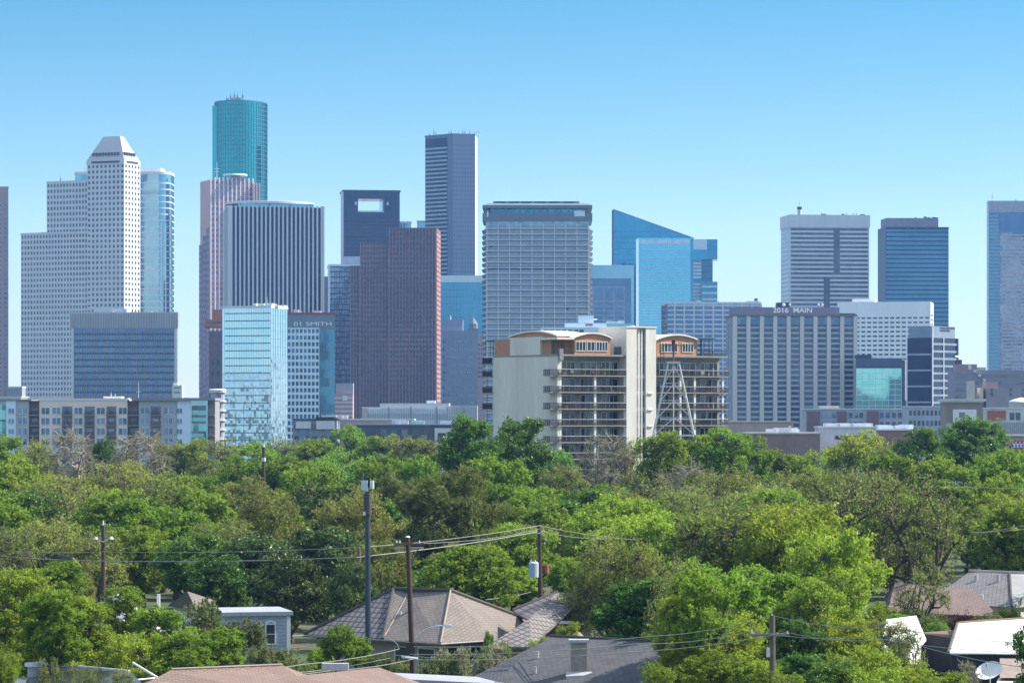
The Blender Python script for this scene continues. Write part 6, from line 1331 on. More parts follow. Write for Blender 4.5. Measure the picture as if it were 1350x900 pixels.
# steel monopole with antennas
Y = 262; pt = W3(484.5, 648, Y); pb = P(485.5, Y); T = pole('cell_mast', 'tall dark blue steel mast with two pale antenna boxes on top', pb, pt, .26, .21, steelp, 'mast'); T.part('collar', MB().cyl(pt, .33, pt.z - 1.9, pt.z - .2, 12), mat('mast_collar', (.07, .06, .065), .7)); T.part('climbing_box', MB().box(pb.x - .42, pb.x - .2, Y - .3, Y, Z(679, Y), Z(674, Y)), ins)
b0 = W3(480, 640, Y - .3); T.part('antenna_box', MB().hexa([(b0.x - .22, b0.y - .2, Z(645.5, Y)), (b0.x + .26, b0.y - .2, Z(647, Y)), (b0.x + .26, b0.y + .25, Z(647, Y)), (b0.x - .22, b0.y + .25, Z(645.5, Y)), (b0.x - .24, b0.y - .2, Z(633.5, Y)), (b0.x + .28, b0.y - .2, Z(633, Y)), (b0.x + .28, b0.y + .25, Z(633, Y)), (b0.x - .24, b0.y + .25, Z(633.5, Y))]), mat('antenna_grey', (.50, .55, .60), .5, var=.04))
b0 = W3(490.5, 639, Y - .1); T.part('antenna_box', MB().cyl(b0, .17, Z(644, Y), Z(633, Y), 10), mat('antenna_grey', (0, 0, 0))); T.part('antenna_spike', MB().tube([W3(478, 634, Y), W3(478, 621, Y)], [.09, .06], 6), mat('mast_collar', (0, 0, 0))); mb = MB()
for a_, b_ in (((485, 650), (481, 645)), ((485, 650), (490.5, 644)), ((478, 634), (482, 640))): mb.tube([W3(*a_, Y), W3(*b_, Y)], .06, 5)
T.part('bracket', mb, steelp)
# pole with transformers
Y = 330; pt = W3(711, 693, Y); pb = P(713, Y); T = pole('utility_pole', 'dark wooden pole with a pale transformer can behind the hip roof', pb, pt, .28, .19, wood); PC = pt
b0 = W3(703.5, 750, Y - .5); T.part('transformer', MB().cyl(b0, .52, Z(760, Y), Z(741.5, Y), 14).cyl(b0, .52, Z(741.5, Y), Z(739.8, Y), 14, .35), tank); b0 = W3(719, 750, Y + .5); T.part('transformer', MB().cyl(b0, .38, Z(756, Y), Z(744.5, Y), 12), mat('rusty_transformer', (.26, .09, .05), .8, var=.25, scale=2))
mb = MB(); mb.tube([W3(700, 741, Y - .5), W3(700, 737.5, Y - .5)], .06, 5); mb.tube([W3(706, 741, Y - .5), W3(706, 737.5, Y - .5)], .06, 5); T.part('bushing', mb, ins); c = W3(712, 702.5, Y - .3); arm(T, c, 1.0, 0, 0, ins, .06); arm(T, W3(712, 713, Y - .3), 1.1, 0, 0, wood_g, .05); mb = MB()
for px, py in ((707, 701), (717, 701), (719, 712), (718, 717)): insul(T, W3(px, py, Y - .3))
# left pole
Y = 340; pt = W3(136, 692, Y); pb = P(136.5, Y); T = pole('utility_pole', 'dark wooden pole with two white lamps rising from the left trees', pb, pt, .27, .2, wood); PB = pt; mb = MB()
mb.tube([W3(136, 714, Y - .2), W3(128, 709.5, Y - .2)], .05, 5); mb.tube([W3(136, 714, Y - .2), W3(145, 709, Y - .2)], .05, 5); T.part('lamp_arm', mb, ins); T.part('pole_spike', MB().cyl(pt, .12, pt.z, pt.z + .5, 8, .08), ins)
for px in (126.5, 146.5): p = W3(px, 708.5, Y - .2); T.part('lamp_head', MB().cyl(p, .28, p.z - .14, p.z + .12, 10, .14), ins)
# right pole
Y = 200; pt = W3(1018, 811, Y); pb = P(1019, Y); T = pole('utility_pole', 'weathered brown pole with a crossarm nearest the camera, right of centre', pb, pt, .24, .18, wood_g); PD = pt
c = W3(1015, 836.5, Y - .3); f9 = arm(T, c, 2.5, .12, 0, mat('grey_crossarm', (.22, .19, .17), .9), .08); pi = [W3(1018, 810.5, Y), W3(991, 831, Y - .45), W3(1038, 833, Y - .15)]
for p in pi: insul(T, p - Vector((0, 0, .16)))
T.part('meter_box', MB().box(pb.x - .42, pb.x - .2, Y - .3, Y, Z(865, Y), Z(853, Y)), ins)
# distant poles
Y = 480; T = pole('utility_pole', 'distant dark pole with pale stripes poking out of the far tree canopy', P(348, Y), W3(347.5, 589, Y), .3, .24, wood); T.part('pole_band', MB().cyl(P(347.6, Y), .33, Z(608, Y), Z(603, Y), 10), ins); T.part('pole_cap', MB().cyl(P(347.5, Y), .2, Z(589, Y), Z(585, Y), 8, .12), ins)
Y = 470; T = pole('utility_pole', 'short distant pole end with a pale cap behind the steel mast', P(426.5, Y), W3(426.5, 650, Y), .26, .22, wood); T.part('pole_cap', MB().cyl(P(425.5, Y), .16, Z(652, Y), Z(645, Y), 8, .1), ins)
Y = 305; T = pole('utility_pole', 'weathered grey brown pole stub beside the steel mast in dark leaves', P(477, Y), W3(473, 722, Y), .25, .17, wood_g); T.part('pole_cap', MB().cyl(W3(473, 722, Y), .16, Z(722, Y), Z(720, Y), 8, .08), wood_g)
T.part('brace', MB().tube([W3(473.5, 757, Y), W3(446, 745, Y + .5)], .06, 5), wood_g); Y = 330; T = pole('utility_pole', 'slim dark pole in shade left of the hip roof house', P(432, Y), W3(432, 762, Y), .18, .14, wood); T.part('crosspiece', MB().tube([W3(428, 768, Y - .2), W3(436, 768, Y - .2)], .05, 5), wood_g)

def wire(pts, lab, r=.026, sag=.4, group=None, m=wirem):
    mb = MB(); out = []
    for a, b_ in zip(pts[:-1], pts[1:]):
        for i in range(12):
            t = i / 12; p = a.lerp(b_, t); p.z -= sag * 4 * t * (1 - t); out.append(p)
    out.append(pts[-1]); mb.tube(out, r * .82, 5)
    T = Thing('power_line', lab, 'wire', Vector((pts[0].x, pts[0].y, 0)), group); T.part('wire', mb, m)
wire([W3(-40, 722, 345), W3(136, 727, 339.7), W3(482, 720.5, 300), W3(711, 692.5, 330)], 'upper pale wire from the left pole past the mast to the transformer pole', .035, .25)
wire([W3(-40, 728, 345), W3(136, 739, 339.5), W3(470, 734, 300), W3(707, 701, 329.7)], 'thicker lower wire from the left pole past the mast to the transformer pole', .055, .2)
wire([W3(711, 692.5, 330), W3(838, 711, 345), W3(980, 716, 380)], 'thin upper wire leaving the transformer pole to the right', .03, .2); wire([W3(717, 701, 329.7), W3(800, 710, 345), W3(900, 722, 370)], 'thin lower wire leaving the transformer pole to the right', .03, .2)
wire([W3(553, 716, 239.6), W3(711, 697, 329)], 'wire from the leaning pole crossarm to the transformer pole', .022, .3)
wire([pi[0], W3(860, 838, 212), W3(545, 852, 239)], 'topmost of the three pale wires from the crossarm pole to the leaning pole', .03, .25); wire([pi[1], W3(840, 848, 212), W3(540, 862, 239)], 'middle of the three pale wires crossing the dark shingle roof', .03, .25); wire([pi[2], W3(830, 859, 212), W3(549, 869, 239)], 'lowest of the three pale wires crossing the dark shingle roof', .03, .2)
wire([pi[0], W3(1180, 827, 190), W3(1400, 846, 180)], 'topmost wire running right from the weathered crossarm pole', .026, .3); wire([pi[1], W3(1150, 840, 195), W3(1400, 861, 180)], 'middle wire running right from the weathered crossarm pole', .026, .25); wire([pi[2], W3(1180, 841, 190), W3(1400, 884, 178)], 'lowest wire running right from the weathered crossarm pole', .026, .3)
wire([W3(545, 868, 239.4), W3(440, 883, 228), W3(180, 905, 205)], 'lowest wire leaving the leaning pole over the brown roofs', .03, .15); wire([W3(526, 855, 239.4), W3(400, 875, 228), W3(150, 905, 205)], 'highest looped wire leaving the leaning pole to the left', .032, .15); wire([W3(514, 867, 239.4), W3(370, 888, 226), W3(170, 912, 205)], 'middle looped wire leaving the leaning pole to the left', .03, .15)
wire([W3(526, 855, 239.4), W3(523, 848, 241), W3(512, 843, 244)], 'short wire loop hanging beside the leaning pole', .03, -.1)
wire([W3(1280, 704, 330), W3(1420, 676, 330)], 'upper wire at the right edge against dark leaves', .03, .2); wire([W3(1280, 701.5, 330), W3(1420, 690, 330)], 'lower wire at the right edge against dark leaves', .035, .15); wire([W3(1230, 641, 430), W3(1420, 643, 430)], 'distant pale wire at the right above the yellow tree', .035, .1)
wire([W3(665, 652, 470), W3(760, 646, 470)], 'distant wire over the green trees right of the pine', .04, .1); wire([W3(665, 659, 470), W3(755, 656, 470)], 'lower distant wire over the green trees right of the pine', .045, .1)
wire([W3(640, 790, 300), W3(700, 780, 325)], 'service wire from the transformer pole down to the hip roof', .03, .1); wire([W3(385, 838, 278), W3(425, 833, 280)], 'service wire between the grey house and the hip roof', .03, .05)
# ------------------------------------------------------------------ trees: a trunk with limbs and a crown of leaf clumps
bark = mat('dark_bark', (.075, .06, .048), .95, var=.3, scale=1.2); bark_g = mat('grey_bark', (.25, .22, .185), .95, var=.25, scale=1.2); bark_m = mat('brown_bark', (.125, .10, .08), .95, var=.3, scale=1.2)
LM = {'bright': leafmat('bright_green_leaves', (.15, .255, .028), (.255, .345, .045), .5), 'oak': leafmat('dark_green_leaves', (.065, .145, .024), (.135, .235, .034), .38, gloss=.015),
      'bud': leafmat('olive_young_leaves', (.205, .265, .053), (.295, .34, .075), .5), 'bare': leafmat('sparse_bud_leaves', (.22, .25, .075), (.30, .31, .11), .45),
      'yellow': leafmat('yellow_green_leaves', (.205, .295, .03), (.315, .38, .048), .52), 'pine': leafmat('pine_needles', (.14, .18, .05), (.22, .255, .08), .35),
      'rust': leafmat('rusty_green_leaves', (.165, .205, .045), (.25, .255, .07), .42), 'fine': leafmat('pale_fine_leaves', (.14, .27, .05), (.21, .34, .07), .47),
      'magnolia': leafmat('glossy_dark_leaves', (.055, .11, .024), (.13, .165, .045), .28, gloss=.02), 'shrub': leafmat('olive_shrub_leaves', (.125, .16, .05), (.185, .205, .07), .38), 'open': leafmat('thin_new_leaves', (.20, .26, .06), (.29, .33, .09), .45),
      'plum': leafmat('plum_red_leaves', (.10, .03, .04), (.14, .05, .05), .3), 'flower': leafmat('leaves_with_pale_blossom', (.09, .18, .03), (.45, .38, .27), .4, vv=.05)}
#            H     R    base lobes clumps leaves leaf  spread  twigs  bark   lobe-size
KIND = {'open': (11, 6.6, .14, 24, 17, 10, .14, .55, 12, bark, .25), 'bright': (13, 5.8, .20, 18, 34, 24, .21, .46, 8, bark, .37), 'oak': (13, 6.0, .18, 24, 40, 26, .20, .50, 6, bark, .33),
        'bud': (12, 6.0, .18, 17, 36, 21, .155, .52, 22, bark_m, .42), 'bare': (11, 6.2, .16, 17, 15, 9, .14, .55, 14, bark_g, .34),
        'yellow': (11, 5.4, .18, 17, 36, 24, .175, .48, 14, bark_m, .39), 'pine': (14, 6.0, .2, 24, 34, 26, .26, .46, 8, bark_m, .30),
        'rust': (12, 5.8, .16, 18, 36, 19, .17, .5, 16, bark_m, .37), 'fine': (11, 4.6, .14, 15, 36, 20, .17, .46, 10, bark_m, .39),
        'magnolia': (12, 5.5, .08, 20, 36, 20, .22, .46, 4, bark, .33), 'shrub': (4, 2.6, .03, 9, 26, 17, .13, .28, 10, bark_m, .45),
        'plum': (2.5, 2.0, .05, 7, 18, 12, .16, .3, 8, bark, .45), 'flower': (3, 2.4, .03, 9, 24, 16, .13, .28, 6, bark_m, .45)}
for k_ in ('bright', 'oak', 'bud', 'bare', 'yellow'):     # taller trees: the crown sits on a longer trunk
    q_ = list(KIND[k_]); q_[0] *= 1.6; q_[2] = 1 - (1 - q_[2]) / 1.6 * 1.2; KIND[k_ + '_tall'] = tuple(q_); LM[k_ + '_tall'] = LM[k_]
def tube_np(V, Fc, pts, rad, n=5):
    mb = MB(); mb.tube(pts, rad, n, False); o = len(V); V += mb.v; Fc += [tuple(i + o for i in f) for f in mb.f]
def tree_meshes(kind, seed):
    H, R, cb, nl, nc, nlf, ls, cr, tw, bk, lsz = KIND[kind]; nc = int(nc * 1.3); ls *= .88; cr *= .86; g = np.random.default_rng(seed); cz = H * (1 + cb) / 2; hz_ = H * (1 - cb) / 2
    TV, TF = [], []; pine = False
    lobes = []
    for i in range(nl):
        if pine:
            t = (i + .5) / nl; z = H * (cb + (1 - cb) * t); a = i * 2.4 + g.uniform(-.4, .4); rr = R * (1 - t) ** .55 * g.uniform(.45, .85); lobes.append((np.array([rr * math.cos(a), rr * math.sin(a), z * .97]), R * lsz * g.uniform(.8, 1.3)))
            continue
        for _ in range(60):
            d = g.normal(size=3); d /= (np.abs(d) ** 2.6).sum() ** (1 / 2.6); rad_ = g.uniform(.25, 1) ** .5 * .74; c = np.array([d[0] * R * rad_, d[1] * R * rad_, cz + d[2] * hz_ * rad_])
            if i < 3: a_ = i * 2.1 + seed; c = np.array([math.cos(a_) * R * .33, math.sin(a_) * R * .33, H - R * lsz * (.82 + .2 * i)])
            if all(np.linalg.norm(c - q[0]) > R * .36 for q in lobes): break
        lobes.append((c, R * lsz * g.uniform(.7, 1.2)))
    fork = np.array([g.uniform(-.3, .3), g.uniform(-.3, .3), max(1.0 if H > 6 else .3, H * cb * 1.1)]); tr = H * .025
    tube_np(TV, TF, [(0, 0, -.2), (fork[0] * .4, fork[1] * .4, fork[2] * .5), tuple(fork)], [tr * 1.5, tr * 1.15, tr], 8)
    if pine: tube_np(TV, TF, [tuple(fork), (0, 0, H * .6), (.1, 0, H * .97)], [tr, tr * .7, tr * .2], 7)
    C, N_ = [], []; LIMB = []; npri = min(5, len(lobes)); th_ = 1.9 if kind == 'open' else 1.15
    for li, (c, r) in enumerate(sorted(lobes, key=lambda q: -np.hypot(q[0][0], q[0][1]))):
        if li < npri or not LIMB: st = fork
        else:
            pts_ = [p for l in LIMB for p in l]; st = min(pts_, key=lambda p: np.linalg.norm(p - c) + (3 if p[2] > c[2] else 0))
        mid = st + (c - st) * .5 + g.normal(size=3) * R * .07 + (np.array([0, 0, -.02 * H]) if not pine else 0)
        k = .62 if kind == 'open' else .55 if not kind.startswith('bare') else .66
        q1 = st + (mid - st) * .5 + g.normal(size=3) * R * .04; kk = k * th_ * (1 if li < npri else .5)
        if li < npri: LIMB.append([q1, mid, mid + (c - mid) * .5])
        tube_np(TV, TF, [tuple(st), tuple(q1), tuple(mid), tuple(mid + (c - mid) * .5), tuple(c)], [tr * kk, tr * kk * .85, tr * kk * .66, tr * kk * .45, tr * .15], 6)
        ds = g.normal(size=(nc, 3)); ds /= np.linalg.norm(ds, axis=1)[:, None]; ds[:, 2] = ds[:, 2] * .9 + .14
        q = c + ds * (r * g.uniform(.30, 1.0, size=(nc, 1)) ** .6 * np.where(g.random((nc, 1)) < .16, g.uniform(1.1, 1.5, size=(nc, 1)), 1.0)) * np.array([1, 1, .78]) 
        q[:, 2] = np.clip(q[:, 2], H * cb * .6, H * 1.01); C.append(q); N_.append(ds)
        nt = min(tw, nc)
        for j in range(nt): 
            e = q[j % nc]; m2 = c + (e - c) * .5 + g.normal(size=3) * r * .1; tube_np(TV, TF, [tuple(c + (m2 - c) * .05), tuple(m2), tuple(e)], [tr * .22, tr * .15, tr * .08], 3)
            if kind[:3] in ('bar', 'bud', 'ope'):
                for _ in range(4 if kind[:3] in ('bar', 'ope') else 2):
                    v = (e - c) / max(np.linalg.norm(e - c), .01); v = v + g.normal(size=3) * .6; tube_np(TV, TF, [tuple(m2 + (e - m2) * g.uniform(.2, .9)), tuple(e + v * r * .34)], [tr * .10, tr * .045], 3)
    C = np.concatenate(C); N_ = np.concatenate(N_); n = len(C)
    L0 = np.repeat(C, nlf, axis=0); NN = np.repeat(N_, nlf, axis=0); m = len(L0)
    L0 = L0 + g.normal(size=(m, 3)) * cr * np.array([1, 1, .75]) * .6
    nor = NN * .55 + np.array([0, 0, .55]) + g.normal(size=(m, 3)) * 1.0; nor /= np.linalg.norm(nor, axis=1)[:, None]
    t = g.normal(size=(m, 3)); 
    pine = kind == 'pine'
    if pine: t = NN * .9 + np.array([0, 0, .35]) + g.normal(size=(m, 3)) * .55
    t -= nor * (t * nor).sum(1)[:, None]; t /= np.linalg.norm(t, axis=1)[:, None]; b_ = np.cross(nor, t); s = ls * g.uniform(.6, 1.35, size=(m, 1))
    w_ = .2 if pine else .62; l_ = 1.5 if pine else 1.0
    V = np.stack([L0 - t * s * l_, L0 + b_ * s * w_ + nor * s * .12, L0 + t * s * l_, L0 - b_ * s * w_ + nor * s * .12], axis=1).reshape(-1, 3)
    me = bpy.data.meshes.new('crown'); me.vertices.add(len(V)); me.vertices.foreach_set('co', V.astype(np.float32).ravel()); k = m
    me.loops.add(4 * k); me.loops.foreach_set('vertex_index', np.arange(4 * k, dtype=np.int32)); me.polygons.add(k); me.polygons.foreach_set('loop_start', np.arange(0, 4 * k, 4, dtype=np.int32)); me.polygons.foreach_set('loop_total', np.full(k, 4, dtype=np.int32)); me.update(calc_edges=True); me.materials.append(LM[kind])
    mt = bpy.data.meshes.new('trunk'); mt.from_pydata(TV, [], TF); mt.materials.append(bk)
    for p in mt.polygons: p.use_smooth = True
    return mt, me
NVAR = {'open': 3, 'bright_tall': 3, 'oak_tall': 3, 'bud_tall': 2, 'bare_tall': 2, 'yellow_tall': 2, 'bright': 5, 'oak': 4, 'bud': 5, 'bare': 3, 'yellow': 3, 'pine': 2, 'rust': 3, 'fine': 2, 'magnolia': 2, 'shrub': 3, 'plum': 1, 'flower': 1}
VARS = {k: [tree_meshes(k, 100 * i + 7 + len(k)) for i in range(n)] for k, n in NVAR.items()}
NAMEK = {'open': 'bare_tree', 'bright': 'broadleaf_tree', 'oak': 'oak_tree', 'bud': 'budding_tree', 'bare': 'bare_tree', 'yellow': 'broadleaf_tree', 'pine': 'pine_tree', 'rust': 'budding_tree', 'fine': 'broadleaf_tree', 'magnolia': 'magnolia_tree', 'shrub': 'shrub', 'plum': 'shrub', 'flower': 'shrub'}
DESC = {'open': 'open spreading thin leaved tree', 'bright': 'bright green leafy tree', 'oak': 'dense dark green tree', 'bud': 'olive green budding tree', 'bare': 'grey twiggy almost bare tree', 'yellow': 'yellow green tree', 'pine': 'olive pine tree', 'rust': 'rusty olive tree', 'fine': 'pale fine leaved tree', 'magnolia': 'dark glossy leaved tree', 'shrub': 'olive green shrub', 'plum': 'plum red shrub', 'flower': 'shrub with pale blossom'}
LANDF = [(q_[0], q_[1] if q_[1][:4] in ('left of the'[:4], 'righ') and 'of' in q_[1] else 'the ' + q_[1]) for q_ in [(0, 'pink edge tower'), (55, 'stepped white tower'), (130, 'pyramid roofed tower'), (200, 'square dark blue block'), (260, 'slim terracotta crowned building'), (325, 'light blue mirror tower'), (400, 'SMITH lettered block'), (455, 'glittering dark tower'), (525, 'maroon tower'), (605, 'grey blue block'), (665, 'cream blind wall'), (765, 'left balconies'), (845, 'cream lift tower'), (915, 'right balcony wing'), (985, 'left of the 2016 sign'), (1075, 'right of the 2016 sign'), (1155, 'teal panelled block'), (1225, 'HOUSTON HOUSE tower'), (1285, 'grey violet office block'), (1340, 'right edge tower')]]
LANDN = [(0, 'the left picture edge'), (60, 'the small grey roofed house'), (136, 'the left wooden pole'), (200, 'the white glimpsed house'), (255, 'the small brown hip roof'), (340, 'the grey clapboard house'), (425, 'the hip roof left slope'), (485, 'the steel mast'), (555, 'the hip roof ridge'), (640, 'the hip roof right slope'), (712, 'the transformer pole'), (790, 'the dark roof chimney'), (860, 'the dark shingle roof corner'), (935, 'the small steep gable'), (1017, 'the weathered crossarm pole'), (1090, 'the right hand wires'), (1190, 'the white dappled roof'), (1250, 'the pinkish roof'), (1310, 'the white metal roof'), (1345, 'the right picture edge')]
TREES = []
def tree(cx, top, hw, Y, kind, lab=None):
    R_ = hw / F * Y; H_ = max(1.2, Z(top, Y)); TREES.append((cx, top, hw, Y, kind, R_, H_, lab))
# far row along the foot of the skyline
for a in [(8, 572, 34, 590, 'bright'), (48, 580, 42, 640, 'bud'), (97, 562, 42, 600, 'bare', 'grey twiggy tree with pale buds before the beige apartment block'), (137, 578, 26, 610, 'oak'), (180, 564, 48, 600, 'bare', 'bare branched tree in front of the grey end of the low apartments'), (222, 580, 30, 640, 'bud'), (255, 576, 30, 640, 'yellow'), (292, 578, 36, 620, 'bud'), (332, 582, 40, 640, 'bright'), (374, 578, 34, 700, 'bud'), (415, 577, 36, 660, 'bright'), (456, 560, 30, 720, 'bright', 'small round bright green tree top left of the parking building'), (500, 572, 40, 650, 'bright'), (548, 571, 40, 620, 'bud'), (588, 580, 30, 620, 'rust'),
          (620, 545, 46, 480, 'oak', 'tall dark green tree covering the left foot of the cream building'), (684, 549, 50, 495, 'oak', 'big dark green tree in front of the cream blind wall'), (740, 588, 30, 540, 'fine', 'pale fine leaved tree at the corner of the cream building'), (795, 566, 42, 545, 'bare', 'brownish twiggy tree hiding the lower left balconies'), (828, 578, 24, 560, 'rust', 'rusty olive tree at the foot of the lift tower'),
          (875, 567, 40, 525, 'bright', 'bright green tree at the foot of the lattice mast'), (920, 572, 40, 530, 'bright'), (955, 562, 42, 520, 'bright', 'tallest bright green tree before the right balcony wing'), (985, 572, 34, 540, 'bright'), (905, 604, 46, 480, 'bare', 'grey bare twiggy tree below the bright trees of the right balcony wing'), (1022, 590, 42, 560, 'bright'), (1062, 594, 34, 560, 'yellow'), (1096, 584, 22, 690, 'fine', 'small bluish green tree below the white walled low building'), (1132, 570, 48, 640, 'yellow', 'broad yellow green tree below the teal panelled block'), (1170, 585, 30, 620, 'bud'), (1217, 562, 42, 560, 'oak', 'medium dark round tree left of the biggest dark tree on the right'), (1288, 547, 58, 590, 'oak', 'biggest dark green domed tree under the grey violet office block'), (1345, 590, 40, 560, 'bright'), (1312, 592, 52, 500, 'bright')]: tree(*a)
# middle of the canopy
for a in [(22, 600, 52, 500, 'bright'), (80, 618, 55, 470, 'bud'), (160, 600, 62, 480, 'bud'), (110, 642, 85, 400, 'open', 'wide olive tree with dark curving limbs in the left of the canopy'), (210, 624, 58, 425, 'bud'), (262, 640, 50, 420, 'bright'), (232, 664, 58, 385, 'bright'), (322, 622, 50, 450, 'rust'), (330, 600, 50, 530, 'bright'), (392, 597, 50, 530, 'bright'), (440, 592, 50, 520, 'fine'), (500, 602, 50, 500, 'bright'), (550, 600, 50, 500, 'bright'), (360, 645, 62, 385, 'rust'), (465, 645, 58, 350, 'rust', 'rusty brown tree behind the top of the steel mast'), (410, 610, 50, 480, 'bright'), (590, 614, 72, 345, 'pine', 'big olive pine tree behind the hip roof ridge'), (525, 622, 45, 400, 'pine', 'smaller olive pine tree right of the mast top'), (655, 632, 50, 440, 'bright'), (660, 600, 55, 470, 'bright'), (705, 640, 50, 430, 'bright'), (740, 612, 42, 490, 'bud'), (775, 640, 56, 430, 'oak'), (820, 636, 52, 440, 'bud'), (862, 622, 58, 450, 'open'), (900, 642, 58, 420, 'bud'), (962, 618, 60, 455, 'bud'), (1010, 630, 60, 430, 'bud'), (1060, 620, 58, 450, 'bud'), (1112, 620, 52, 450, 'bud'), (1180, 596, 50, 490, 'bright'), (1240, 602, 50, 485, 'bright'), (1308, 622, 50, 450, 'bright'), (1316, 648, 42, 430, 'yellow', 'bright yellow tree above the right edge wires'), (1335, 664, 60, 400, 'bud'), (1150, 612, 60, 440, 'bud')]: tree(*a)
# nearer trees behind and between the houses
for a in [(1130, 622, 78, 335, 'open', 'left of the two big bare branched trees over the pinkish roof'), (1205, 612, 82, 330, 'open', 'right of the two big bare branched trees over the pinkish roof'), (1312, 682, 58, 375, 'magnolia', 'very dark tree behind the grey shingle roof at the right edge'), (812, 706, 78, 278, 'bud', 'big olive budding tree with dark trunk behind the dark shingle roof'), (884, 728, 46, 246, 'open'), (1218, 742, 48, 302, 'open', 'thin open tree whose dark branches cross the pinkish roof'), (82, 738, 36, 305, 'bright'), (112, 752, 17, 322, 'bud'), (975, 655, 100, 300, 'bud', 'very wide light olive tree in the right centre of the canopy'), (918, 684, 78, 305, 'bright'), (1060, 662, 88, 295, 'yellow'), (1100, 692, 72, 285, 'yellow'), (690, 690, 58, 360, 'bright'), (645, 684, 58, 365, 'bright'), (610, 715, 55, 320, 'pine', 'low drooping pine tree right behind the hip roof'), (425, 690, 66, 330, 'magnolia'), (330, 702, 66, 345, 'magnolia'), (255, 700, 58, 345, 'oak'), (190, 690, 50, 355, 'bright'), (62, 682, 60, 365, 'bud'), (16, 690, 56, 345, 'open'), (130, 692, 50, 372, 'oak'), (500, 705, 48, 315, 'rust'), (385, 730, 55, 310, 'magnolia'), (290, 728, 50, 320, 'oak'), (470, 740, 42, 300, 'magnolia'), (755, 735, 40, 345, 'bright'), (560, 745, 60, 325, 'oak'), (675, 742, 44, 345, 'bright'), (640, 735, 40, 340, 'bright')]: tree(*a)
# front left
for a in [(25, 745, 62, 235, 'yellow'), (70, 775, 55, 225, 'bright'), (110, 785, 55, 232, 'bright'), (168, 772, 42, 258, 'bright', 'bright green tree with a dark bent trunk before the white glimpsed house'), (215, 798, 48, 240, 'bright'), (14, 800, 60, 240, 'yellow'), (68, 818, 58, 234, 'yellow'), (128, 830, 55, 231, 'yellow'), (190, 832, 50, 233, 'yellow'), (238, 830, 42, 230, 'bright'), (286, 826, 40, 238, 'bright'), (62, 862, 30, 200, 'open'), (120, 872, 26, 203, 'open'), (-4, 850, 36, 200, 'yellow'), (160, 880, 22, 212, 'bud'), (268, 786, 38, 268, 'shrub'), (318, 812, 42, 262, 'shrub'), (345, 846, 32, 252, 'shrub'), (375, 850, 28, 256, 'shrub')]: tree(*a)
# shrubs round the houses
for a in [(445, 822, 26, 252, 'bright', 'bright green shrub tree in front of the hip roof left slope'), (470, 838, 22, 256, 'bright'), (425, 852, 26, 258, 'bright'), (500, 858, 26, 250, 'shrub'), (600, 856, 30, 248, 'flower', 'shrub with pale blossom in front of the hip roof windows'), (640, 854, 26, 246, 'flower'), (570, 862, 28, 246, 'shrub'), (660, 845, 16, 250, 'bright'), (645, 828, 9, 256, 'fine', 'slim upright shrub in front of the hip roof eave'), (752, 818, 20, 252, 'yellow', 'small yellow green tree between the hip roof and the dark roof'), (715, 838, 18, 250, 'yellow'), (395, 868, 30, 240, 'shrub'), (530, 868, 22, 244, 'shrub'), (700, 850, 18, 246, 'shrub'),
          (1272, 806, 14, 300, 'plum', 'plum red shrub under the pinkish roof'), (1255, 812, 12, 300, 'plum'), (1225, 806, 26, 292, 'shrub'), (1200, 800, 26, 300, 'shrub'), (1180, 806, 30, 290, 'fine'), (1232, 816, 22, 282, 'fine'), (1300, 808, 30, 300, 'shrub'), (1330, 800, 24, 305, 'yellow'), (1160, 792, 30, 300, 'yellow')]: tree(*a)
# front right
for a in [(935, 738, 80, 248, 'bright', 'large bright green tree right of the dark shingle roof'), (1010, 742, 72, 268, 'bright'), (1085, 745, 70, 262, 'yellow'), (890, 800, 46, 238, 'yellow'), (918, 748, 50, 226, 'bright', 'tall narrow bright tree casting shadow streaks on the dark shingle roof'), (896, 776, 36, 219, 'yellow'), (884, 792, 28, 231, 'bud'), (924, 752, 50, 217, 'bright'), (914, 740, 46, 234, 'bud'), (1200, 818, 30, 240, 'open'), (905, 838, 46, 216, 'yellow'), (965, 812, 58, 240, 'yellow'), (935, 858, 50, 206, 'bright'), (990, 862, 46, 205, 'yellow'), (1060, 815, 55, 238, 'oak'), (1110, 812, 58, 240, 'yellow'), (1060, 858, 46, 212, 'oak'), (1095, 868, 46, 206, 'oak'), (1145, 848, 52, 222, 'yellow'), (1150, 876, 52, 204, 'yellow'), (1205, 872, 46, 206, 'yellow'), (1250, 884, 40, 202, 'yellow'), (868, 872, 30, 204, 'yellow', 'feathery yellow green tree tip over the dark shingle roof'), (1172, 815, 36, 246, 'bud', 'olive budding tree shading the white dappled roof'), (1275, 868, 22, 232, 'bare'), (1380, 775, 46, 180, 'oak', 'dark tree edge hanging in at the right picture edge'), (1020, 880, 40, 200, 'yellow')]: tree(*a)
NHAND = len(TREES)
# the rest of the canopy: fills the ground between the trees above
CLEAR = [(30, 600, 115, 622, 660), (300, 800, 390, 862, 284), (395, 770, 760, 862, 300), (625, 835, 900, 900, 240), (200, 870, 560, 900, 230), (218, 775, 290, 805, 330), (135, 780, 210, 826, 315), (1215, 748, 1350, 800, 360), (1165, 766, 1300, 800, 330), (1160, 808, 1350, 900, 300), (40, 728, 112, 752, 330), (705, 690, 722, 785, 330), (478, 640, 492, 862, 262), (530, 700, 552, 900, 240), (1010, 805, 1030, 900, 200), (129, 690, 143, 775, 340), (340, 585, 355, 620, 480), (860, 480, 930, 575, 575), (1000, 560, 1085, 580, 720), (1328, 575, 1360, 600, 640), (380, 545, 640, 570, 790), (0, 530, 290, 572, 890), (600, 430, 960, 600, 600)]
SKYL = [(0, 575), (60, 590), (130, 590), (250, 588), (420, 580), (590, 585), (700, 600), (760, 608), (840, 600), (880, 580), (980, 585), (1080, 592), (1160, 585), (1200, 575), (1350, 600)]
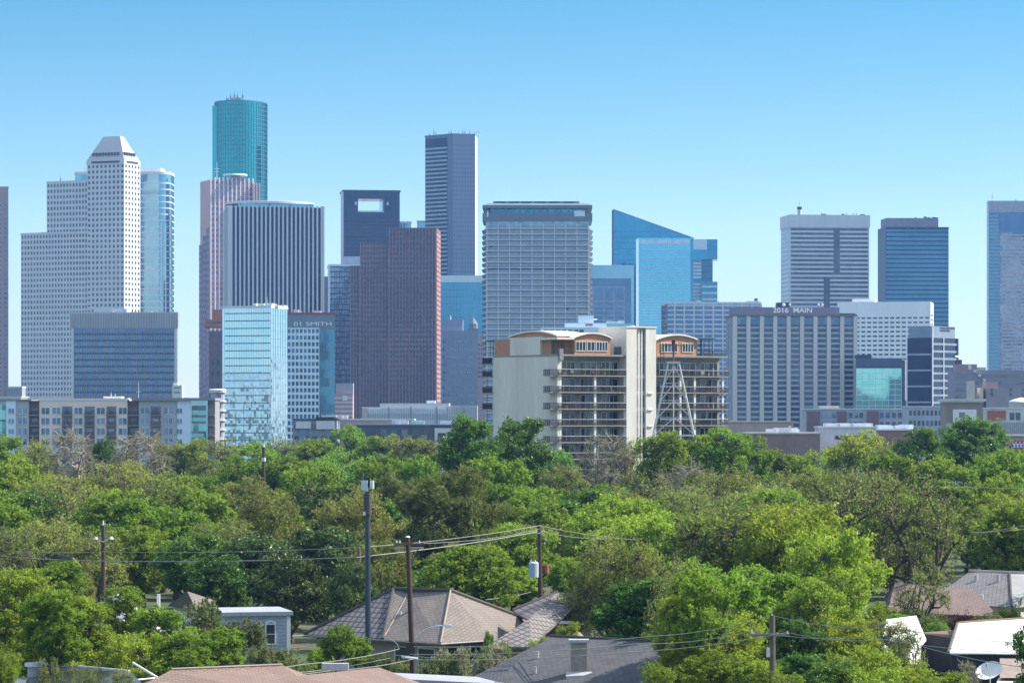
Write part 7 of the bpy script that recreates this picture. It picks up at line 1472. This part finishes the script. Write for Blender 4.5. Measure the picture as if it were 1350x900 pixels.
def skyl(px):
    for (a, b_), (c, d) in zip(SKYL[:-1], SKYL[1:]):
        if a <= px <= c: return b_ + (d - b_) * (px - a) / (c - a)
    return 590
rg = random.Random(11); y = 262.0
while y < 730:
    sp = 11 + y * .011; x = -(.168 * y + 34) + rg.uniform(0, sp)
    while x < .168 * y + 34:
        Y = y + rg.uniform(-5, 5); X = x + rg.uniform(-2.5, 2.5); px = 675 + X / Y * F; x += sp
        left = px < 640
        kind = rg.choices(['bright', 'bud', 'oak', 'rust', 'bare', 'yellow', 'magnolia'], [6.5, 5, 2.2, 1.2 if left else .5, .6, 1.5 if left else 2.5, 1.4 if Y < 400 else .3])[0]
        H_ = rg.uniform(9, 13.5) if Y > 330 else rg.uniform(7.5, 11); top = HOR - (H_ - CAMZ) / Y * F
        lim = skyl(px) + 6
        if top < lim: top = lim; H_ = Z(top, Y)
        R_ = rg.uniform(5.0, 7.2); hw = R_ / Y * F
        if any(abs(px - t[0]) < (hw + t[2]) * .42 and abs(Y - t[3]) < 9 for t in TREES): continue
        if any(Y < cY + 4 and px + hw * .85 > x0 and px - hw * .85 < x1 and top < y1 for x0, y0, x1, y1, cY in CLEAR): continue
        if 577 < Y < 615 and 600 < px < 980: continue
        TREES.append((px, top, hw, Y, kind, R_, H_, None))
    y += sp * 1.18
TREES = [t for t in TREES if -15 < t[0] < 1365][:297] + [t for t in TREES if not -15 < t[0] < 1365][:90]
# labels: look, band of the canopy, nearest landmark, then rank among those alike
def land(px, L_): return min(L_, key=lambda q_: abs(q_[0] - px))[1]
keys = {}
for i, t in enumerate(TREES):
    px, top, hw, Y, kind, R_, H_, lab = t
    if lab: k = ('', lab)
    elif Y >= 545: k = ('a', DESC[kind] + ' far back below ' + land(px, LANDF))
    elif Y >= 440: k = ('b', DESC[kind] + ' midway back below ' + land(px, LANDF))
    elif Y >= 345: k = ('c', DESC[kind] + ' in mid canopy above ' + land(px, LANDN))
    elif Y >= 275: k = ('d', DESC[kind] + ' in low canopy near ' + land(px, LANDN))
    else: k = ('e', DESC[kind] + ' in front by ' + land(px, LANDN))
    keys.setdefault(k[1], []).append(i)
LAB = {}
for k, ids in keys.items():
    ids.sort(key=lambda i: TREES[i][0])
    if len(ids) == 1: LAB[ids[0]] = k; continue
    w_ = ['left', 'right'] if len(ids) == 2 else ['leftmost', 'middle', 'rightmost'] if len(ids) == 3 else ['leftmost', 'second', 'third', 'fourth', 'fifth', 'sixth', 'seventh'][:len(ids)]
    for n, i in enumerate(ids): LAB[i] = (w_[n] if n < len(w_) else 'last') + ' ' + k
GROUP = {'open': 'open spreading thin leaved trees', 'bright': 'bright green trees of the canopy', 'oak': 'dark green trees of the canopy', 'bud': 'olive budding trees of the canopy', 'bare': 'bare twiggy trees of the canopy', 'yellow': 'yellow green trees of the canopy', 'pine': 'pine trees', 'rust': 'rusty olive trees of the canopy', 'fine': 'pale fine leaved trees', 'magnolia': 'dark glossy trees of the canopy', 'shrub': 'olive shrubs round the houses', 'plum': 'plum red shrubs', 'flower': 'blossoming shrubs'}
for v_ in LAB.values():
    if not 4 <= len(v_.split()) <= 16: print('LABEL', v_)
rg = random.Random(5); PROTO = {}
for i, (px, top, hw, Y, kind, R_, H_, lab) in enumerate(TREES):
    vk = kind + '_tall' if H_ / R_ > 2.75 and kind + '_tall' in KIND else kind; v = rg.randrange(NVAR[vk]); mt, me = VARS[vk][v]; KH, KR = KIND[vk][:2]
    o = bpy.data.objects.new(NAMEK[kind], None); COL.objects.link(o); o.location = P(px, Y); o.rotation_euler = (0, 0, rg.uniform(0, 6.28))
    o['label'] = LAB[i]; o['category'] = 'shrub' if kind in ('shrub', 'plum', 'flower') else 'tree'; o['group'] = GROUP[kind]
    s = R_ / KR; o.scale = (s * rg.uniform(.94, 1.08), s * rg.uniform(.94, 1.08), H_ / KH)
    if (vk, v) not in PROTO: PROTO[(vk, v)] = (bpy.data.objects.new('trunk', mt), bpy.data.objects.new('crown', me)); pr = PROTO[(vk, v)]
    else: pr = tuple(q_.copy() for q_ in PROTO[(vk, v)])
    for q_ in pr: COL.objects.link(q_); q_.parent = o
print('TREES', len(TREES), 'hand', NHAND)
